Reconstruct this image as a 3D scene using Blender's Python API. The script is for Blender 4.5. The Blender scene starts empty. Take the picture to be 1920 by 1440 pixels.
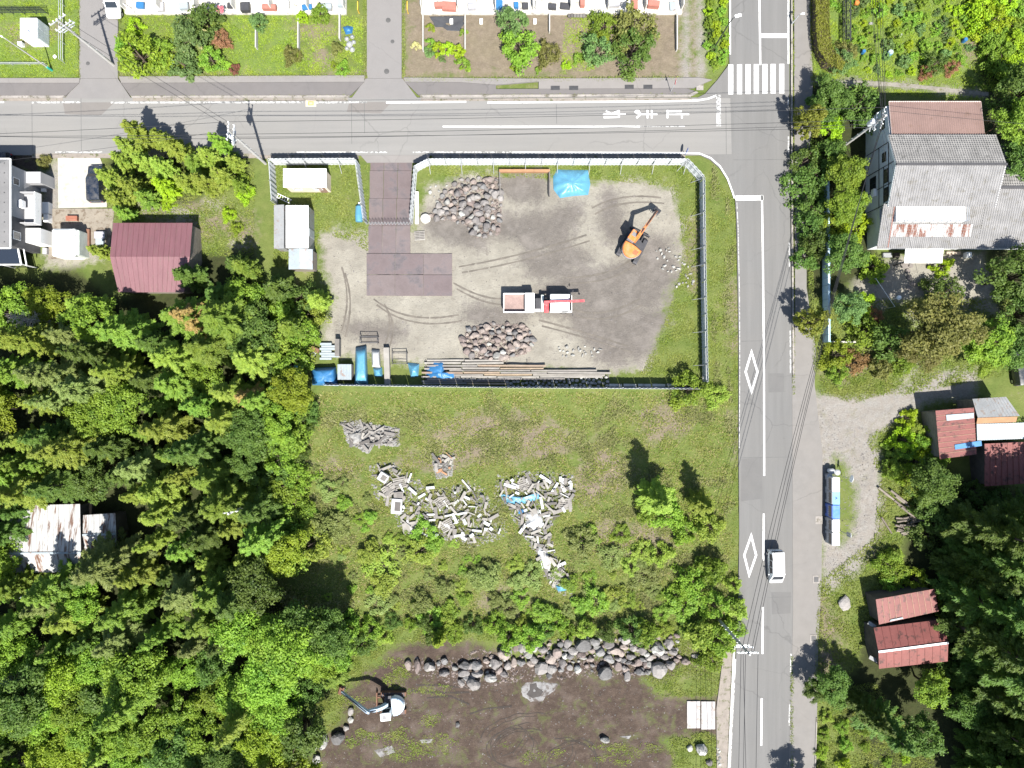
import bpy, bmesh, math, random
import numpy as np
from mathutils import Vector, Matrix, noise as mnoise
R = math.radians
random.seed(7); rng = np.random.default_rng(7)
scene = bpy.context.scene
C = scene.collection

# ---------------------------------------------------------------- camera, sky, sun, exposure
CAM_H = 81.3            # flying height above the ground, metres
K = 0.061               # metres of ground per photograph pixel
cam = bpy.data.cameras.new('camera'); cam.sensor_fit = 'HORIZONTAL'; cam.sensor_width = 36
cam.lens = 36 * CAM_H / (1920 * K); cam.clip_end = 2000
co = bpy.data.objects.new('camera', cam); C.objects.link(co); co.location = (0, 0, CAM_H)
scene.camera = co
SUN_EL, SUN_AZ = 58.0, 16.0      # shadows fall up the picture and a little to the left
w = bpy.data.worlds.new('World'); scene.world = w; w.use_nodes = True
wn = w.node_tree.nodes; sky = wn.new('ShaderNodeTexSky'); sky.sky_type = 'NISHITA'; sky.sun_disc = False
sky.sun_elevation = R(SUN_EL); sky.sun_rotation = R(180 - SUN_AZ)
w.node_tree.links.new(sky.outputs[0], wn['Background'].inputs[0]); wn['Background'].inputs[1].default_value = 0.085
sl = bpy.data.lights.new('sun', 'SUN'); sl.energy = 5.0; sl.angle = R(0.53); sl.color = (1, 0.965, 0.91)
so = bpy.data.objects.new('sun', sl); C.objects.link(so)
sd = Vector((math.sin(R(SUN_AZ)) * math.cos(R(SUN_EL)), -math.cos(R(SUN_AZ)) * math.cos(R(SUN_EL)), math.sin(R(SUN_EL))))
so.rotation_euler = sd.to_track_quat('Z', 'Y').to_euler(); so.location = sd * 150
scene.view_settings.view_transform = 'Standard'; scene.view_settings.look = 'None'
scene.view_settings.exposure = 1.32; scene.view_settings.gamma = 1.0
scene.cycles.max_bounces = 5; scene.cycles.diffuse_bounces = 2; scene.cycles.glossy_bounces = 2; scene.cycles.transmission_bounces = 3

def P(px, py, z=0.0):
    """world point at height z that the photograph shows at pixel (px, py)"""
    s = K * (CAM_H - z) / CAM_H
    return Vector(((px - 960) * s, (720 - py) * s, z))
def P2(px, py, z=0.0):
    v = P(px, py, z); return (v.x, v.y)

# ---------------------------------------------------------------- materials
MATS = {}
def nt(name):
    m = bpy.data.materials.new(name); m.use_nodes = True
    return m, m.node_tree.nodes, m.node_tree.links, m.node_tree.nodes['Principled BSDF']
def mixc(N, L, fac, a, b, mode='MIX'):
    n = N.new('ShaderNodeMix'); n.data_type = 'RGBA'; n.blend_type = mode
    for sock, val in ((n.inputs[0], fac), (n.inputs[6], a), (n.inputs[7], b)):
        if hasattr(val, 'is_output'): L.new(val, sock)
        elif isinstance(val, (int, float)): sock.default_value = val
        else: sock.default_value = (*val[:3], 1)
    return n.outputs[2]
def noise(N, L, vec, scale, detail=5, rough=0.6, dist=0.0):
    n = N.new('ShaderNodeTexNoise'); n.inputs['Scale'].default_value = scale
    n.inputs['Detail'].default_value = detail; n.inputs['Roughness'].default_value = rough
    n.inputs['Distortion'].default_value = dist
    if vec is not None: L.new(vec, n.inputs['Vector'])
    return n.outputs['Fac']
def ramp(N, L, fac, a, b, lo=0.0, hi=1.0):
    n = N.new('ShaderNodeMapRange'); n.inputs[1].default_value = a; n.inputs[2].default_value = b
    n.inputs[3].default_value = lo; n.inputs[4].default_value = hi
    L.new(fac, n.inputs[0]); return n.outputs[0]
def math2(N, L, op, a, b):
    n = N.new('ShaderNodeMath'); n.operation = op
    for i, v in enumerate((a, b)):
        if hasattr(v, 'is_output'): L.new(v, n.inputs[i])
        else: n.inputs[i].default_value = v
    return n.outputs[0]
def bump(N, L, bs, h, strength, dist=0.05):
    b = N.new('ShaderNodeBump'); b.inputs['Strength'].default_value = strength; b.inputs['Distance'].default_value = dist
    L.new(h, b.inputs['Height']); L.new(b.outputs[0], bs.inputs['Normal'])
def mat(name, col, rough=0.75, var=0.18, scale=1.2, fine=14, bmp=0.15, metal=0.0, spec=0.3, stain=None, stain_amt=0.5,
        stain_scale=1.5, stretch=(1, 1, 1), coord='Object', rnd=0.0):
    """plain surface with two scales of tonal variation and optional stains of another colour"""
    if name in MATS: return MATS[name]
    m, N, L, bs = nt(name)
    tc = N.new('ShaderNodeTexCoord'); mp = N.new('ShaderNodeMapping'); mp.inputs['Scale'].default_value = stretch
    if coord == 'World':
        g = N.new('ShaderNodeNewGeometry'); L.new(g.outputs['Position'], mp.inputs[0])
    else: L.new(tc.outputs[coord], mp.inputs[0])
    v = mp.outputs[0]
    a = ramp(N, L, noise(N, L, v, scale), 0.3, 0.7); f = ramp(N, L, noise(N, L, v, fine, 3), 0.3, 0.7)
    c = mixc(N, L, a, [x * (1 - var) for x in col], [min(1, x * (1 + var)) for x in col])
    c = mixc(N, L, f, c, mixc(N, L, 1.0, c, [1 - var * 0.9] * 3, 'MULTIPLY'))
    if stain is not None:
        s = ramp(N, L, noise(N, L, v, stain_scale, 7, 0.68), 0.62 - 0.25 * stain_amt, 0.72 - 0.25 * stain_amt)
        c = mixc(N, L, s, c, mixc(N, L, f, [x * 0.6 for x in stain], stain))
    if rnd:
        oi = N.new('ShaderNodeObjectInfo'); k = ramp(N, L, oi.outputs['Random'], 0, 1, 1 - rnd, 1 + rnd)
        hs = N.new('ShaderNodeHueSaturation'); L.new(k, hs.inputs['Value']); L.new(c, hs.inputs['Color'])
        k2 = ramp(N, L, oi.outputs['Random'], 0, 1, 0.49, 0.515); L.new(k2, hs.inputs['Hue']); c = hs.outputs[0]
    L.new(c, bs.inputs['Base Color']); bs.inputs['Roughness'].default_value = rough
    bs.inputs['Metallic'].default_value = metal; bs.inputs['Specular IOR Level'].default_value = spec
    if bmp: bump(N, L, bs, f, bmp)
    MATS[name] = m; return m
def paint(name, col, rough=0.3, dirt=0.16):
    """vehicle or machine paint: glossy coat with a film of dust"""
    if name in MATS: return MATS[name]
    m, N, L, bs = nt(name)
    tc = N.new('ShaderNodeTexCoord')
    a = ramp(N, L, noise(N, L, tc.outputs['Object'], 2.2, 7, 0.65), 0.45, 0.75)
    c = mixc(N, L, math2(N, L, 'MULTIPLY', a, dirt * 4), col, (0.32, 0.28, 0.22))
    L.new(c, bs.inputs['Base Color']); L.new(ramp(N, L, a, 0, 1, rough, rough + 0.35), bs.inputs['Roughness'])
    bs.inputs['Coat Weight'].default_value = 0.3; bs.inputs['Coat Roughness'].default_value = 0.15
    MATS[name] = m; return m
def glass(name='glass', col=(0.02, 0.025, 0.03)):
    if name in MATS: return MATS[name]
    m, N, L, bs = nt(name); bs.inputs['Base Color'].default_value = (*col, 1); bs.inputs['Roughness'].default_value = 0.08
    bs.inputs['Specular IOR Level'].default_value = 0.6; MATS[name] = m; return m
def leafmat(name, c1, c2, c3=None, trans=0.46, objvar=0.14):
    """leaves: each leaf its own tint, each plant its own shade, some light through the blade"""
    if name in MATS: return MATS[name]
    m, N, L, bs = nt(name)
    g = N.new('ShaderNodeNewGeometry'); oi = N.new('ShaderNodeObjectInfo'); tc = N.new('ShaderNodeTexCoord')
    isl = g.outputs['Random Per Island']
    c = mixc(N, L, isl, c1, c2)
    n1 = ramp(N, L, noise(N, L, tc.outputs['Object'], 0.55, 4), 0.35, 0.68)
    c = mixc(N, L, math2(N, L, 'MULTIPLY', n1, 0.6), c, c3 or [x * 1.35 for x in c2])
    hs = N.new('ShaderNodeHueSaturation'); L.new(c, hs.inputs['Color'])
    L.new(ramp(N, L, oi.outputs['Random'], 0, 1, 1 - objvar * 1.6, 1 + objvar * 1.6), hs.inputs['Value'])
    L.new(ramp(N, L, oi.outputs['Random'], 0, 1, 0.5 - objvar * 0.10, 0.5 + objvar * 0.12), hs.inputs['Hue'])
    L.new(hs.outputs[0], bs.inputs['Base Color']); bs.inputs['Roughness'].default_value = 0.55
    bs.inputs['Specular IOR Level'].default_value = 0.25
    tr = N.new('ShaderNodeBsdfTranslucent'); L.new(mixc(N, L, 1.0, hs.outputs[0], (1.0, 1.05, 0.55), 'MULTIPLY'), tr.inputs[0])
    ms = N.new('ShaderNodeMixShader'); ms.inputs[0].default_value = trans
    L.new(bs.outputs[0], ms.inputs[1]); L.new(tr.outputs[0], ms.inputs[2])
    L.new(ms.outputs[0], N['Material Output'].inputs[0]); MATS[name] = m; return m

# ---------------------------------------------------------------- mesh building
class MB:
    def __init__(s): s.v = []; s.f = []; s.m = []
    def add(s, vs, fs, mi=0):
        o = len(s.v); s.v += [tuple(v) for v in vs]; s.f += [tuple(i + o for i in f) for f in fs]; s.m += [mi] * len(fs); return s
    def box(s, c, d, rz=0.0, mi=0, taper=1.0):
        x, y, z = d[0] / 2, d[1] / 2, d[2] / 2; ca, sa = math.cos(rz), math.sin(rz); vs = []
        for sz in (-1, 1):
            k = taper if sz > 0 else 1
            for sx, sy in ((-1, -1), (1, -1), (1, 1), (-1, 1)):
                a, b = sx * x * k, sy * y * k
                vs.append((c[0] + a * ca - b * sa, c[1] + a * sa + b * ca, c[2] + sz * z))
        return s.add(vs, [(3, 2, 1, 0), (4, 5, 6, 7), (0, 1, 5, 4), (1, 2, 6, 5), (2, 3, 7, 6), (3, 0, 4, 7)], mi)
    def prism(s, poly, z0, z1, mi=0):
        a = sum(poly[i][0] * poly[(i + 1) % len(poly)][1] - poly[(i + 1) % len(poly)][0] * poly[i][1] for i in range(len(poly)))
        if a < 0: poly = poly[::-1]
        n = len(poly); zz = (lambda z, p: z(p) if callable(z) else z)
        vs = [(p[0], p[1], zz(z0, p)) for p in poly] + [(p[0], p[1], zz(z1, p)) for p in poly]
        return s.add(vs, [tuple(range(n))[::-1], tuple(range(n, 2 * n))] + [(i, (i + 1) % n, n + (i + 1) % n, n + i) for i in range(n)], mi)
    def sheet(s, poly, z, mi=0):
        a = sum(poly[i][0] * poly[(i + 1) % len(poly)][1] - poly[(i + 1) % len(poly)][0] * poly[i][1] for i in range(len(poly)))
        if a < 0: poly = poly[::-1]
        return s.add([(p[0], p[1], z) for p in poly], [tuple(range(len(poly)))], mi)
    def slab(s, quad, t, mi=0):
        """a plate of thickness t under the four 3-D corner points (counter-clockwise from above)"""
        q = [Vector(p) for p in quad]; n = (q[1] - q[0]).cross(q[2] - q[0]).normalized()
        if n.z < 0: q = q[::-1]; n = -n
        vs = q + [p - n * t for p in q]; k = len(q)
        return s.add(vs, [tuple(range(k)), tuple(range(k, 2 * k))[::-1]] + [(i, k + i, k + (i + 1) % k, (i + 1) % k) for i in range(k)], mi)
    def bar(s, a, b, w, h=None, mi=0):
        a, b = Vector(a), Vector(b); h = h or w; d = (b - a).normalized()
        u = Vector((0, 0, 1)) if abs(d.z) < 0.95 else Vector((1, 0, 0)); x = d.cross(u).normalized() * w / 2; y = x.cross(d).normalized() * h / 2
        vs = [a - x - y, a + x - y, a + x + y, a - x + y, b - x - y, b + x - y, b + x + y, b - x + y]
        return s.add(vs, [(0, 1, 2, 3), (7, 6, 5, 4), (0, 4, 5, 1), (1, 5, 6, 2), (2, 6, 7, 3), (3, 7, 4, 0)], mi)
    def tube(s, pts, r, n=7, mi=0):
        pts = [Vector(p) for p in pts]; rs = r if isinstance(r, (list, tuple)) else [r] * len(pts); vs = []; fs = []
        for i, p in enumerate(pts):
            d = (pts[min(i + 1, len(pts) - 1)] - pts[max(i - 1, 0)]).normalized()
            u = Vector((0, 0, 1)) if abs(d.z) < 0.9 else Vector((1, 0, 0)); x = d.cross(u).normalized(); y = d.cross(x)
            vs += [p + (x * math.cos(2 * math.pi * k / n) + y * math.sin(2 * math.pi * k / n)) * rs[i] for k in range(n)]
        for i in range(len(pts) - 1):
            fs += [(i * n + k, i * n + (k + 1) % n, (i + 1) * n + (k + 1) % n, (i + 1) * n + k) for k in range(n)]
        fs += [tuple(range(n))[::-1], tuple(range((len(pts) - 1) * n, len(pts) * n))]
        return s.add(vs, fs, mi)
    def loft(s, rings, mi=0, cap=True):
        n = len(rings[0]); vs = [p for r in rings for p in r]; fs = []
        for i in range(len(rings) - 1):
            fs += [(i * n + k, i * n + (k + 1) % n, (i + 1) * n + (k + 1) % n, (i + 1) * n + k) for k in range(n)]
        if cap: fs += [tuple(range(n))[::-1], tuple(range((len(rings) - 1) * n, len(rings) * n))]
        return s.add(vs, fs, mi)
    def build(s, name, mats, parent=None, world=False, smooth=False, bevel=0.0, origin=None):
        if not isinstance(mats, (list, tuple)): mats = [mats]
        v = [Vector(p) for p in s.v]
        if parent is not None and world:
            iv = parent.matrix_basis.inverted()
            if parent.parent is not None: iv = (parent.parent.matrix_basis @ parent.matrix_basis).inverted()
            v = [iv @ p for p in v]
        loc = None
        if parent is None:
            if origin is None:
                xs = [p.x for p in v]; ys = [p.y for p in v]
                origin = Vector(((min(xs) + max(xs)) / 2, (min(ys) + max(ys)) / 2, min(p.z for p in v)))
            loc = Vector(origin); v = [p - loc for p in v]
        me = bpy.data.meshes.new(name); me.from_pydata(v, [], s.f); me.polygons.foreach_set('material_index', s.m)
        bm = bmesh.new(); bm.from_mesh(me); bmesh.ops.recalc_face_normals(bm, faces=bm.faces) if bevel or smooth else None
        if bevel:
            bmesh.ops.remove_doubles(bm, verts=bm.verts, dist=1e-4)
            bmesh.ops.bevel(bm, geom=[e for e in bm.edges if len(e.link_faces) == 2 and e.calc_face_angle(0) > 0.5], offset=bevel, segments=2, affect='EDGES', clamp_overlap=True)
        bm.to_mesh(me); bm.free()
        for m in mats: me.materials.append(m)
        if smooth: me.polygons.foreach_set('use_smooth', [True] * len(me.polygons))
        return link(name, me, parent, loc)
def link(name, me, parent=None, loc=None):
    o = bpy.data.objects.new(name, me); C.objects.link(o); o.parent = parent
    if loc is not None: o.location = loc
    return o
def tag(o, label=None, cat=None, group=None, kind=None):
    if label: o['label'] = label
    if cat: o['category'] = cat
    if group: o['group'] = group
    if kind: o['kind'] = kind
    return o
def thing(name, label, cat, loc=(0, 0, 0), rz=0.0, group=None):
    o = bpy.data.objects.new(name, None); C.objects.link(o); o.location = loc; o.rotation_euler = (0, 0, rz)
    o.empty_display_size = 0.3; o.matrix_basis = Matrix.Translation(loc) @ Matrix.Rotation(rz, 4, 'Z')
    return tag(o, label, cat, group)
def struct(name, mb, m, **k): return tag(mb.build(name, m, **k), kind='structure')
def copy_tree(o, parent=None):
    c = o.copy(); C.objects.link(c); c.parent = parent
    for ch in o.children: copy_tree(ch, c)
    return c
def fastmesh(name, verts, loops_per_face, m, smooth=False):
    """mesh from an (n*k, 3) array: every k verts in a row are one face"""
    k = loops_per_face; n = len(verts) // k; me = bpy.data.meshes.new(name)
    me.vertices.add(len(verts)); me.vertices.foreach_set('co', np.ascontiguousarray(verts, dtype=np.float32).ravel())
    me.loops.add(len(verts)); me.loops.foreach_set('vertex_index', np.arange(len(verts), dtype=np.int32))
    me.polygons.add(n); me.polygons.foreach_set('loop_start', np.arange(0, n * k, k, dtype=np.int32))
    me.update(calc_edges=True); me.materials.append(m); return me
def inpoly(px, py, poly):
    px = np.asarray(px); py = np.asarray(py); ins = np.zeros(px.shape, bool); n = len(poly)
    for i in range(n):
        x0, y0 = poly[i]; x1, y1 = poly[(i + 1) % n]
        if y0 == y1: continue
        c = ((y0 > py) != (y1 > py)) & (px < (x1 - x0) * (py - y0) / (y1 - y0) + x0); ins ^= c
    return ins
def sdf(px, py, poly):
    d = np.full(px.shape, 1e9); n = len(poly)
    for i in range(n):
        x0, y0 = poly[i]; x1, y1 = poly[(i + 1) % n]; dx, dy = x1 - x0, y1 - y0
        t = np.clip(((px - x0) * dx + (py - y0) * dy) / (dx * dx + dy * dy + 1e-9), 0, 1)
        d = np.minimum(d, np.hypot(px - x0 - t * dx, py - y0 - t * dy))
    return np.where(inpoly(px, py, poly), d, -d)
# ================================================================ the ground and its kinds of surface
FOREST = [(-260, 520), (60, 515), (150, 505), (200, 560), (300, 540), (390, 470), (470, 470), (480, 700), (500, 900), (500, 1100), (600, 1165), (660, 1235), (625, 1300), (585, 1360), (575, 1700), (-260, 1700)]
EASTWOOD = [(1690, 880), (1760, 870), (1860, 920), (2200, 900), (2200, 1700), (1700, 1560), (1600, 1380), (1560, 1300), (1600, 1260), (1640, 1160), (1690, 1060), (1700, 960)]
def blob(cx, cy, rx, ry, seed, n=22, amp=0.28):
    r = random.Random(seed); ph = [r.uniform(0, 6.28) for _ in range(4)]
    return [(cx + rx * q * math.cos(a), cy + ry * q * math.sin(a)) for a in [2 * math.pi * i / n for i in range(n)]
            for q in [1 + amp * (0.5 * math.sin(2 * a + ph[0]) + 0.35 * math.sin(3 * a + ph[1]) + 0.3 * math.sin(5 * a + ph[2]))]]
ZONES = {
 'dirt': [[(596, 440), (640, 425), (690, 440), (780, 432), (800, 350), (860, 325), (935, 322), (1030, 330), (1110, 345), (1180, 332), (1262, 352), (1282, 420), (1278, 500), (1240, 590), (1215, 690), (1150, 700), (900, 690), (640, 668), (600, 630), (625, 560), (600, 500)],
          blob(300, 385, 42, 12, 1), blob(392, 380, 16, 8, 2), blob(452, 460, 14, 10, 3), blob(340, 400, 30, 8, 4),
          [(85, 300), (112, 296), (112, 395), (200, 395), (215, 420), (210, 470), (150, 500), (85, 500)],
          [(1590, 520), (1640, 500), (1680, 480), (1850, 470), (1850, 580), (1800, 600), (1740, 560), (1700, 560), (1650, 580), (1600, 555)],
          blob(1720, 590, 30, 14, 5), [(1830, 500), (1875, 500), (1880, 590), (1835, 590)], blob(1700, 700, 20, 10, 61)],
 'mud': [blob(1130, 550, 120, 75, 11, amp=.5), blob(1170, 625, 75, 60, 12), blob(1010, 430, 70, 60, 13, amp=.6), blob(980, 350, 50, 34, 14), blob(1150, 410, 30, 50, 15), blob(1040, 490, 60, 40, 16), blob(1215, 550, 55, 34, 17, amp=.6), blob(865, 425, 60, 46, 18), blob(930, 590, 60, 30, 71), blob(700, 620, 60, 24, 72), blob(1230, 470, 30, 40, 73)],
 'soil': [
          [(745, 1215), (800, 1195), (900, 1210), (960, 1240), (1100, 1230), (1290, 1240), (1250, 1275), (1205, 1275), (1235, 1310), (1300, 1312), (1368, 1310), (1368, 1385), (1320, 1378), (1240, 1388), (1262, 1415), (1262, 1460), (1262, 1800), (575, 1800), (600, 1390), (640, 1345), (645, 1300), (700, 1250)],
          [(0, 285), (75, 285), (75, 330), (0, 330)]],  # soil tone painted in where the grey house casts its shadow
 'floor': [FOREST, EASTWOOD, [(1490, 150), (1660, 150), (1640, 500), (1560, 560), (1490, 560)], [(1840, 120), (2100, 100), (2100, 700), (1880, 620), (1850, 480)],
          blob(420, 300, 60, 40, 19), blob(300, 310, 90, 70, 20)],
 'gravel': [
            [(1515, 725), (1560, 745), (1600, 748), (1690, 726), (1760, 698), (1830, 690), (1830, 745), (1735, 758), (1695, 788), (1655, 808), (1640, 822), (1652, 860), (1655, 960), (1642, 1030), (1600, 1085), (1545, 1112), (1530, 900)],
            [(1522, 146), (1580, 150), (1660, 152), (1760, 163), (1850, 172), (1848, 179), (1760, 170), (1660, 160), (1580, 158), (1522, 152)],
            [(1281, -300), (1293, -300), (1293, 150), (1281, 150)], [(1305, -300), (1318, -300), (1320, 130), (1308, 150)],
            [(75, 320), (110, 320), (110, 430), (80, 480)]],
 'dry': [[(757, -10), (1282, -10), (1282, 146), (757, 146)], [(1293, -300), (1305, -300), (1308, 150), (1293, 150)], blob(600, 100, 22, 26, 31), blob(590, 60, 40, 18, 32), blob(340, 395, 60, 22, 33), blob(455, 440, 22, 40, 34), blob(400, 420, 40, 20, 35),
         blob(930, 800, 110, 30, 36), blob(1130, 890, 60, 50, 37), blob(1250, 790, 60, 30, 38), blob(1180, 1010, 70, 40, 39), blob(870, 850, 60, 26, 40), blob(1010, 830, 60, 40, 41), blob(950, 1130, 50, 18, 42), blob(800, 870, 60, 16, 43),
         blob(1570, 760, 40, 10, 44), blob(1600, 690, 50, 26, 45), blob(1550, 1200, 26, 70, 46), blob(1690, 740, 60, 12, 47), blob(1140, 1190, 60, 12, 48), blob(1300, 1240, 46, 22, 49),
         [(150, 142), (690, 142), (690, 150), (150, 150)], blob(60, 60, 50, 20, 50), blob(1850, 90, 50, 30, 51), blob(1820, 800, 20, 50, 52), blob(1640, 1000, 20, 60, 53), blob(1378, 600, 6, 60, 54), blob(1378, 820, 6, 40, 55), blob(640, 880, 40, 16, 56), blob(1300, 480, 14, 60, 57)],
 'lush': [[(-300, -300), (148, -300), (148, 146), (-300, 146)], [(436, 26), (560, 26), (560, 142), (436, 142)], [(1525, -100), (2000, -100), (2000, 150), (1525, 140)], blob(1090, 70, 42, 50, 58), [(1320, -200), (1364, -200), (1362, 125), (1335, 137), (1322, 110)], blob(640, 130, 20, 14, 59), blob(700, 480, 20, 60, 60)],
}
fx = np.arange(-80, 2000.1, 3.6); fy = np.arange(-80, 1520.1, 3.6)
gx = np.concatenate([[-9000, -3000, -1200, -500, -200], fx, [2150, 2500, 3200, 5000, 11000]]); gy = np.concatenate([[-9000, -3000, -1200, -500, -200], fy, [1650, 2000, 2700, 4500, 11000]])
GX, GY = np.meshgrid(gx, gy); nx, ny = len(gx), len(gy)
gz = np.zeros(GX.shape)
att = {}
for kname, polys in ZONES.items():
    d = np.full(GX.shape, -1e9)
    for pl in polys: d = np.maximum(d, sdf(GX, GY, pl))
    if kname == 'gravel': d = np.minimum(d, -sdf(GX, GY, [(1566, 852), (1584, 868), (1604, 910), (1606, 960), (1598, 1004), (1576, 1018), (1560, 1006), (1560, 872)]))
    att[kname] = np.clip(0.5 + d / 54.0, 0, 1)
# the yard and the dug lot are uneven; everything stays just below the level of the roads
for i in range(ny):
    for j in range(nx):
        if -80 <= gx[j] <= 2000 and -80 <= gy[i] <= 1520:
            gz[i, j] = 0.09 * mnoise.noise((gx[j] * 0.03, gy[i] * 0.03, 0)) + 0.05 * mnoise.noise((gx[j] * 0.11, gy[i] * 0.11, 3))
gz = gz - 0.15
gv = np.stack([(GX - 960) * K, (720 - GY) * K, gz], -1).reshape(-1, 3)
def gheight(x, y):
    px, py = x / K + 960, 720 - y / K
    return 0.09 * mnoise.noise((px * 0.03, py * 0.03, 0)) + 0.05 * mnoise.noise((px * 0.11, py * 0.11, 3)) - 0.15
idx = np.arange(nx * ny).reshape(ny, nx)
gf = np.stack([idx[1:, :-1], idx[1:, 1:], idx[:-1, 1:], idx[:-1, :-1]], -1).reshape(-1, 4)
me = bpy.data.meshes.new('ground'); me.from_pydata(gv.tolist(), [], gf.tolist())
for kname, a in att.items():
    me.attributes.new(kname, 'FLOAT', 'POINT').data.foreach_set('value', a.ravel().astype(np.float32))
me.polygons.foreach_set('use_smooth', [True] * len(me.polygons))
m, N, L, bs = nt('ground_surface')
g = N.new('ShaderNodeNewGeometry'); pos = g.outputs['Position']
nA = noise(N, L, pos, 0.35, 6, 0.65); nB = noise(N, L, pos, 1.6, 7, 0.7); nC = noise(N, L, pos, 6.0, 5, 0.7); nD = noise(N, L, pos, 0.09, 4)
nE = noise(N, L, pos, 0.55, 8, 0.75, 0.6)
def zone(kname, amp=1.0, sharp=4.0):
    a = N.new('ShaderNodeAttribute'); a.attribute_name = kname
    q = math2(N, L, 'ADD', a.outputs['Fac'], math2(N, L, 'MULTIPLY', math2(N, L, 'SUBTRACT', math2(N, L, 'ADD', math2(N, L, 'MULTIPLY', nA, 0.9), math2(N, L, 'ADD', math2(N, L, 'MULTIPLY', nB, 0.8), math2(N, L, 'MULTIPLY', nC, 0.5))), 1.1), amp))
    return ramp(N, L, q, 0.5 - 0.5 / sharp, 0.5 + 0.5 / sharp)
rB = ramp(N, L, nB, 0.32, 0.68); rC = ramp(N, L, nC, 0.3, 0.7); rA = ramp(N, L, nA, 0.3, 0.7)
grass = mixc(N, L, rB, (0.045, 0.075, 0.014), (0.095, 0.13, 0.03)); grass = mixc(N, L, rC, grass, (0.07, 0.10, 0.022)); grass = mixc(N, L, math2(N, L, 'MULTIPLY', rA, 0.6), grass, (0.145, 0.15, 0.05))
lush = mixc(N, L, rB, (0.05, 0.095, 0.018), (0.095, 0.15, 0.024)); lush = mixc(N, L, math2(N, L, 'MULTIPLY', rC, 0.6), lush, (0.125, 0.165, 0.04)); lush = mixc(N, L, math2(N, L, 'MULTIPLY', rA, 0.35), lush, (0.15, 0.15, 0.06))
dry = mixc(N, L, rB, (0.105, 0.086, 0.066), (0.20, 0.165, 0.125)); dry = mixc(N, L, rC, dry, (0.125, 0.098, 0.074)); dry = mixc(N, L, math2(N, L, 'MULTIPLY', rA, 0.25), dry, (0.15, 0.14, 0.07))
dirt = mixc(N, L, rA, (0.15, 0.138, 0.115), (0.26, 0.245, 0.205)); dirt = mixc(N, L, math2(N, L, 'MULTIPLY', rC, 0.6), dirt, (0.19, 0.175, 0.145)); dirt = mixc(N, L, ramp(N, L, nB, 0.56, 0.76), dirt, (0.125, 0.11, 0.092))
soil = mixc(N, L, rB, (0.036, 0.025, 0.019), (0.092, 0.067, 0.050)); soil = mixc(N, L, rC, soil, (0.044, 0.033, 0.027)); soil = mixc(N, L, ramp(N, L, nA, 0.5, 0.72), soil, (0.098, 0.077, 0.063)); soil = mixc(N, L, math2(N, L, 'MULTIPLY', ramp(N, L, nE, 0.52, 0.62), 0.55), soil, (0.075, 0.088, 0.03))
mud = mixc(N, L, rB, (0.09, 0.08, 0.07), (0.15, 0.135, 0.118)); mud = mixc(N, L, rC, mud, (0.10, 0.09, 0.08)); mud = mixc(N, L, ramp(N, L, nA, 0.5, 0.7), mud, (0.155, 0.14, 0.125))
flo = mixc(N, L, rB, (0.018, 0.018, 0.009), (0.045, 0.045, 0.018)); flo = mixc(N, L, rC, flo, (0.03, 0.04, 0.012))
grav = mixc(N, L, rC, (0.155, 0.146, 0.134), (0.24, 0.23, 0.212)); mud = mixc(N, L, rB, (0.09, 0.08, 0.07), (0.15, 0.135, 0.118)); mud = mixc(N, L, rC, mud, (0.10, 0.09, 0.08)); mud = mixc(N, L, ramp(N, L, nA, 0.5, 0.7), mud, (0.155, 0.14, 0.125))
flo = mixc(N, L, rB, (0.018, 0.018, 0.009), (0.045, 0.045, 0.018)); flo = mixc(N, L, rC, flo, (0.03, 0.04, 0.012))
grav = mixc(N, L, math2(N, L, 'MULTIPLY', rB, 0.6), grav, (0.165, 0.14, 0.115)); grav = mixc(N, L, math2(N, L, 'MULTIPLY', ramp(N, L, nE, 0.54, 0.66), 0.55), grav, (0.12, 0.115, 0.07))
c = mixc(N, L, zone('lush'), grass, lush); c = mixc(N, L, zone('dry', 1.6, 2.0), c, dry); c = mixc(N, L, zone('dirt', 1.1, 3), c, dirt)
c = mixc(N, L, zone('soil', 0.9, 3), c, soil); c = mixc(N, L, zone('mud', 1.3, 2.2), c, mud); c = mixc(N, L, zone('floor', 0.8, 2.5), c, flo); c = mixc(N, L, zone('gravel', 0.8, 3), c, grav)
vv = N.new('ShaderNodeTexVoronoi'); vv.inputs['Scale'].default_value = 5.5; L.new(pos, vv.inputs['Vector'])
peb = ramp(N, L, vv.outputs['Distance'], 0.10, 0.05)                                   # pale pebbles
pm = math2(N, L, 'MULTIPLY', peb, ramp(N, L, nA, 0.45, 0.6)); c = mixc(N, L, math2(N, L, 'MULTIPLY', pm, 0.2), c, (0.3, 0.28, 0.25))
L.new(c, bs.inputs['Base Color']); bs.inputs['Roughness'].default_value = 0.95; bs.inputs['Specular IOR Level'].default_value = 0.15
bump(N, L, bs, math2(N, L, 'ADD', nC, math2(N, L, 'MULTIPLY', nB, 0.8)), 0.9, 0.10)
me.materials.append(m); ground = tag(link('ground', me), kind='structure')

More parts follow.
